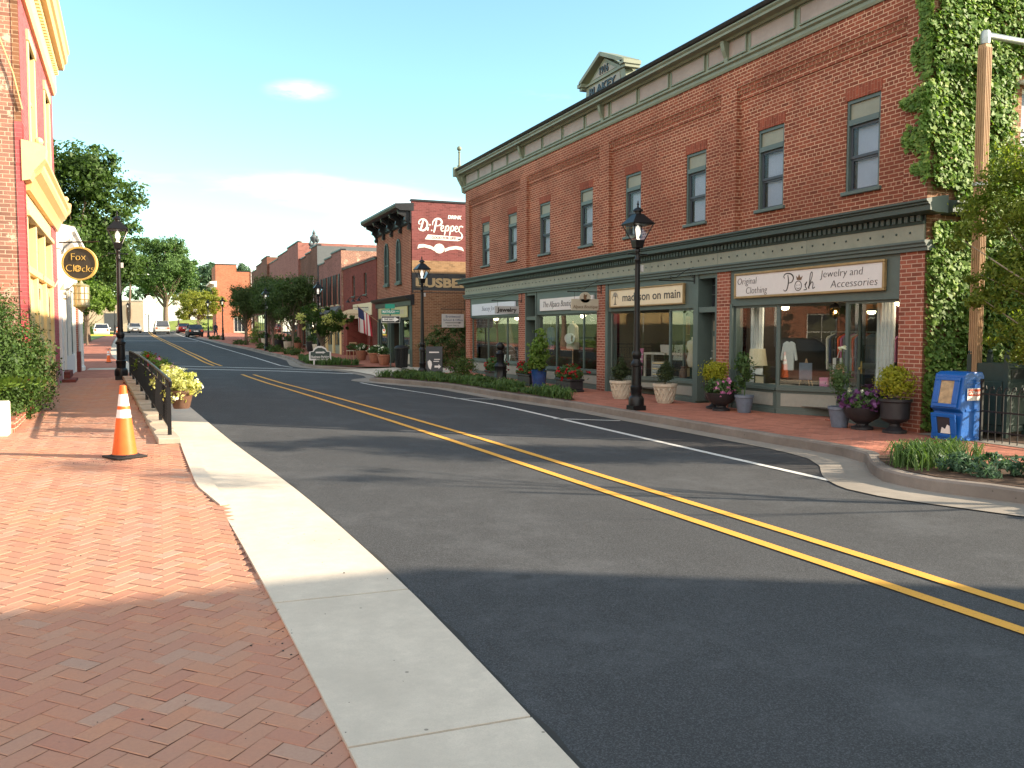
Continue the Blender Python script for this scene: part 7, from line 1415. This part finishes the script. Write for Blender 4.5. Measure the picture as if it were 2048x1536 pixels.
# ------------------------------------------------------------------ vehicles
def car(name, label, cat, x, y, z, rz, kind, pm, glass='darkglass'):
    t = thing(name, label, cat, (x, y, z), rz)      # front towards local -y
    Lc, W, H, st = {'sedan': (4.6, .88, 1.45, [(-2.3, .62, .45), (-2.2, .7, .3), (-1.3, .9, .2), (-.9, .95, .2), (2.0, 1.0, .2), (2.2, .95, .3), (2.3, .8, .45)]), 'hatch': (4.1, .86, 1.52, [(-2.05, .6, .45), (-1.95, .72, .3), (-1.1, .95, .2), (1.8, 1.0, .2), (2.0, .95, .28), (2.05, .8, .4)]),
        'van': (4.9, .97, 1.82, [(-2.45, .65, .45), (-2.35, .8, .3), (-1.6, 1.02, .2), (2.2, 1.08, .22), (2.4, 1.05, .3), (2.45, .9, .4)])}[kind]
    def loft(mb, rings, mi=0):
        n = len(rings[0]); vs = [p for r in rings for p in r]; fs = [tuple(range(n)), tuple((len(rings)-1)*n+i for i in range(n-1, -1, -1))]
        for i in range(len(rings)-1): fs += [(i*n+k, i*n+(k+1) % n, (i+1)*n+(k+1) % n, (i+1)*n+k) for k in range(n)]
        mb.add(vs, fs, mi)
    b = MB(); loft(b, [[(-W*.93, yy, zb_), (-W, yy, zb_+.25), (-W*.99, yy, zt-.08), (-W*.9, yy, zt), (W*.9, yy, zt), (W*.99, yy, zt-.08), (W, yy, zb_+.25), (W*.93, yy, zb_)] for yy, zt, zb_ in st]); b.build('body', M[pm], t, smooth=True)
    belt = {'sedan': .93, 'hatch': .96, 'van': 1.05}[kind]; cab = {'sedan': [(-1.15, 0), (-.35, .93), (.2, 1), (1.0, .96), (1.85, .05)], 'hatch': [(-1.2, 0), (-.4, .95), (.3, 1), (1.5, .95), (1.98, .1)], 'van': [(-1.75, 0), (-.95, .93), (0, 1), (2.1, .97), (2.42, .1)]}[kind]
    g = MB(); loft(g, [[(-W*.88, yy, belt-.06), (-W*(.88-.14*f), yy, belt+(H-belt-.03)*f), (W*(.88-.14*f), yy, belt+(H-belt-.03)*f), (W*.88, yy, belt-.06)] for yy, f in cab]); g.build('window', M[glass], t)
    r = MB(); top = [c for c in cab if c[1] > .9]; loft(r, [[(-W*.76, yy, belt+(H-belt)*f-.05), (-W*.7, yy, belt+(H-belt)*f+.012), (W*.7, yy, belt+(H-belt)*f+.012), (W*.76, yy, belt+(H-belt)*f-.05)] for yy, f in top])
    for sg in (-1, 1):
        for (ya, fa), (yb, fb) in ((cab[0], cab[1]), (cab[-2], cab[-1]), ((.35, 0), (.4, .98))): r.tube([(sg*W*.885, ya, belt-.04), (sg*W*.745, yb, belt+(H-belt)*.97)] if fa < fb else [(sg*W*.745, ya, belt+(H-belt)*.95), (sg*W*.885, yb, belt-.02)], .045, 5)
    r.build('roof', M[pm], t, smooth=True)
    for sx in (-1, 1):
        for yy in (-Lc*.31, Lc*.30):
            w = thing('wheel', '', '', (sx*(W-.1), yy, .32)); del w['label'], w['category']; w.parent = t; w.rotation_euler = (0, pi/2, 0)
            MB().lathe([(.2, -.1), (.3, -.1), (.325, -.07), (.325, .07), (.3, .1), (.2, .1)], 20).build('tyre', M['rubber'], w, smooth=True); MB().lathe([(.2, -.08), (.2, .08), (.05, .09)], 12).build('rim', M['galv'], w)
    m = MB(); m.box(-W*.95, W*.95, Lc/2-.1, Lc/2+.06, .38, .6); m.build('bumper', M[pm if kind != 'van' else 'signgrey'], t, bevel=.03)
    for sx in (-1, 1):
        MB().box(sx*W*.9, sx*W*.62, Lc/2-.12, Lc/2+.02, .66, .9).build('taillight', M['redlabel'], t, bevel=.02); MB().box(sx*W*.88, sx*W*.5, -Lc/2-.02, -Lc/2+.2, .56, .7).build('headlight', M['cone_white'], t, bevel=.02); MB().box(sx*W*.98, sx*W*1.16, -.95, -.8, belt-.02, belt+.14).build('mirror', M[pm], t, bevel=.02)
    MB().box(-.26, .26, Lc/2+.03, Lc/2+.07, .66, .8).build('number_plate', M['signwhite'], t); MB().box(-.26, .26, -Lc/2-.05, -Lc/2-.01, .4, .53).build('number_plate', M['signwhite'], t); MB().box(-.5, .5, -Lc/2-.03, -Lc/2+.05, .3, .55).build('grille', M['ink'], t)
    return t
M['c_silver'] = paint('silver_car_paint', (.46, .46, .43), .3, .5, .03, 2, 0); M['c_red'] = paint('dark_red_car_paint', (.22, .02, .02), .25, .1, .03, 2, 0); M['c_black'] = paint('black_green_car_paint', (.012, .018, .02), .2, .1, .03, 2, 0, .7); M['c_white'] = paint('white_car_paint', (.78, .78, .76), .3, 0, .02, 2, 0)
car('parked_van', 'silver minivan seen from behind in the right lane', 'van', .5, 128.9, zroad(.5, 129), pi+.06+pi, 'van', 'c_silver')
car('oncoming_car', 'pale silver sedan coming toward the viewer at the bend', 'car', -3.1, 136.9, zroad(-3, 137), .08, 'sedan', 'c_silver')
car('parked_car', 'dark red sedan parked beyond the black hatchback', 'car', 3.55, 136, zroad(3.5, 136), pi+.06+pi, 'sedan', 'c_red')
car('parked_car', 'black hatchback parked at the right kerb under the yellow-green tree', 'car', 4.1-.05, 109.2, zroad(4, 109), .06, 'hatch', 'c_black')
car('parked_car', 'white hatchback parked on the left beyond the brick pavement', 'car', -6.2, 114.4, 1.25, .05, 'hatch', 'c_white')
for o in [o for o in bpy.data.objects if o.parent is None and o.name.startswith(('parked_', 'oncoming'))]:
    if not o.name.startswith('oncoming'): o.rotation_euler.z += pi
M['kerb_yellow'] = paint('kerb_yellow', (.7, .5, .05), .7); struct(MB().box(-7.6, -4.8, 110.3, 110.7, 1.15, 1.5).build('kerb', M['kerb_yellow'], bevel=.03))
# the walker on the far right pavement
p = thing('person', 'person in dark clothes walking on the far right pavement', 'person', (5.75, 97, zs(6, 97)), .3)
me = bpy.data.meshes.new('body'); J = {'pelvis': (0, 0, .92, .13), 'waist': (0, 0, 1.08, .125), 'chest': (0, 0, 1.32, .155), 'neck': (0, -.01, 1.47, .055), 'head': (0, -.02, 1.58, .085), 'crown': (0, -.01, 1.68, .07),
     'lk': (.1, -.16, .5, .065), 'la': (.1, -.12, .09, .042), 'lt': (.1, -.28, .04, .04), 'rk': (-.1, .1, .49, .065), 'ra': (-.1, .3, .13, .042), 'rt': (-.1, .2, .04, .04),
     'ls': (.18, 0, 1.38, .06), 'le': (.24, .1, 1.12, .045), 'lh': (.22, -.02, .9, .035), 'rs': (-.18, 0, 1.38, .06), 're': (-.24, -.06, 1.12, .045), 'rh': (-.22, -.16, .92, .035), 'lhip': (.09, 0, .86, .09), 'rhip': (-.09, 0, .86, .09)}
ks = list(J); E = [('pelvis', 'waist'), ('waist', 'chest'), ('chest', 'neck'), ('neck', 'head'), ('head', 'crown'), ('pelvis', 'lhip'), ('lhip', 'lk'), ('lk', 'la'), ('la', 'lt'), ('pelvis', 'rhip'), ('rhip', 'rk'), ('rk', 'ra'), ('ra', 'rt'), ('chest', 'ls'), ('ls', 'le'), ('le', 'lh'), ('chest', 'rs'), ('rs', 're'), ('re', 'rh')]
me.from_pydata([J[k][:3] for k in ks], [(ks.index(a), ks.index(b)) for a, b in E], []); o = link('body', me, p); o.modifiers.new('skin', 'SKIN'); sv = me.skin_vertices[0].data if me.skin_vertices else None
if sv is None: me.attributes; bpy.context.view_layer.objects.active = o
if me.skin_vertices:
    for i, k in enumerate(ks): me.skin_vertices[0].data[i].radius = (J[k][3],)*2
    me.skin_vertices[0].data[0].use_root = True
o.modifiers.new('sub', 'SUBSURF').render_levels = 2; me.materials.append(paint('dark_clothes', (.03, .035, .06), .9))
MB().lathe([(.05, 1.6), (.098, 1.6), (.1, 1.66), (.07, 1.73), (.01, 1.75)], 12).build('hair', M['ink'], p, smooth=True); MB().lathe([(.05, 1.48), (.07, 1.52), (.08, 1.6), (.06, 1.64)], 10, (0, -.035, 0)).build('face', paint('skin', (.42, .26, .19), .6), p, smooth=True)

c_ = [o for o in bpy.data.objects if o.get('label', '').startswith('black hatchback')][0]; dup(c_, (-9.5, 9.5, .02), .2, 'black hatchback parked on the plaza left of the frame')
struct(strip('lane', lambda y: -30., lambda y: -7.5, yrange(-10, 13.5, 1.), lambda x, y: .02, M['asphalt'], 3))
# ------------------------------------------------------------------ sky, sun, camera
EL = radians(22); S = Vector((.884*cos(EL), -.468*cos(EL), sin(EL)))
w = bpy.data.worlds.new('World'); scene.world = w; w.use_nodes = True; nt = w.node_tree; bg = nt.nodes['Background']
sk = nt.nodes.new('ShaderNodeTexSky'); sk.sky_type = 'NISHITA'; sk.sun_disc = False; sk.sun_elevation = EL; sk.sun_rotation = math.atan2(S.x, S.y); sk.altitude = 100; sk.air_density = 1.; sk.dust_density = .4; sk.ozone_density = 3.
tc = nt.nodes.new('ShaderNodeTexCoord').outputs['Generated']
mp = nt.nodes.new('ShaderNodeMapping'); mp.inputs['Scale'].default_value = (1, 1, 4.5); L(nt, tc, mp.inputs[0])
cl = noise(nt, mp.outputs[0], 2.3, 7, .58)
sx = nt.nodes.new('ShaderNodeSeparateXYZ'); L(nt, tc, sx.inputs[0])
lowm = ramp(nt, sx.outputs[2], [(.0, g3(.35)), (.1, g3(.5)), (.25, g3(.4)), (.45, g3(.08))])
cm = mix(nt, 1., ramp(nt, cl, [(.62, g3(0)), (.9, g3(.7))]), lowm, 'MULTIPLY')
skt = mix(nt, 1., sk.outputs[0], (.92, 1.02, .8), 'MULTIPLY')
col = mix(nt, cm, skt, (8., 8., 8.2))
fine = noise(nt, mp.outputs[0], 9., 6, .65)
def math_(op, a, b=0., clamp=False):
    n = nt.nodes.new('ShaderNodeMath'); n.operation = op; n.use_clamp = clamp
    for s_, v in zip(n.inputs, (a, b)):
        if hasattr(v, 'is_output'): L(nt, v, s_)
        else: s_.default_value = v
    return n.outputs[0]
def dot(v):
    n = nt.nodes.new('ShaderNodeVectorMath'); n.operation = 'DOT_PRODUCT'; L(nt, tc, n.inputs[0]); n.inputs[1].default_value = v; return n.outputs['Value']
for az, el, hw, hh, tilt, amt in ((12.5, 8.6, .15, .018, .10, .5), (8.8, 15.0, .035, .011, -.03, .5), (4.2, 4.6, .05, .022, 0, .75), (16.5, 7.0, .09, .014, .05, .6)):   # thin streaks low over the far roofs
    a_, e_2 = radians(az), radians(el); cvec = Vector((sin(a_)*cos(e_2), cos(a_)*cos(e_2), sin(e_2))); tv = Vector((cos(a_), -sin(a_), 0)); uv_ = tv.cross(cvec)
    if uv_.z < 0: uv_ = -uv_
    t2 = (tv*cos(tilt)-uv_*sin(tilt)); u2 = (uv_*cos(tilt)+tv*sin(tilt))
    q = math_('ADD', math_('POWER', math_('ABSOLUTE', math_('DIVIDE', dot(t2), hw)), 2.), math_('POWER', math_('ABSOLUTE', math_('DIVIDE', math_('SUBTRACT', dot(u2), 0.), hh)), 2.))
    mk = math_('MULTIPLY', math_('POWER', math_('SUBTRACT', 1., math_('MULTIPLY', q, .55), True), 2.2), math_('MULTIPLY', math_('SUBTRACT', fine, .33, True), 3.4, True), True)
    front = math_('GREATER_THAN', dot(cvec), .5)
    col = mix(nt, math_('MULTIPLY', math_('MULTIPLY', mk, front), amt, True), col, (8., 7.9, 7.7))
dt = nt.nodes.new('ShaderNodeVectorMath'); dt.operation = 'DOT_PRODUCT'; L(nt, tc, dt.inputs[0]); dt.inputs[1].default_value = (-.55, -.83, .12)    # unseen warm cloud bank, added behind the viewer to fill the shade
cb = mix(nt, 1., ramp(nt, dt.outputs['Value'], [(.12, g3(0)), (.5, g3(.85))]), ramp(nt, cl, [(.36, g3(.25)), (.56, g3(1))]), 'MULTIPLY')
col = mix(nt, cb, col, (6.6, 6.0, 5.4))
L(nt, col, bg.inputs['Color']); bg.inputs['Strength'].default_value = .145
sun = bpy.data.lights.new('sun', 'SUN'); sun.energy = 5.; sun.angle = radians(.53); sun.color = (1, .83, .62)
so = bpy.data.objects.new('sun', sun); COL.objects.link(so); so.rotation_euler = S.to_track_quat('Z', 'Y').to_euler(); so.location = (30, -20, 40)
cam = bpy.data.cameras.new('camera'); cam.sensor_width = 36; cam.lens = 36*1716/2048; cam.clip_end = 4000; cam.clip_start = .05
co = bpy.data.objects.new('camera', cam); COL.objects.link(co); co.location = (0, 0, 1.8); co.rotation_euler = (pi/2-radians(3.468), 0, -radians(22.414)); scene.camera = co
vs = scene.view_settings; vs.view_transform = 'Standard'; vs.look = 'None'; vs.exposure = 1.55; vs.gamma = 1; vs.use_curve_mapping = False
scene.cycles.max_bounces = 8; scene.cycles.transparent_max_bounces = 16; scene.cycles.use_denoising = True; scene.cycles.caustics_reflective = False; scene.cycles.caustics_refractive = False; scene.cycles.sample_clamp_indirect = 6
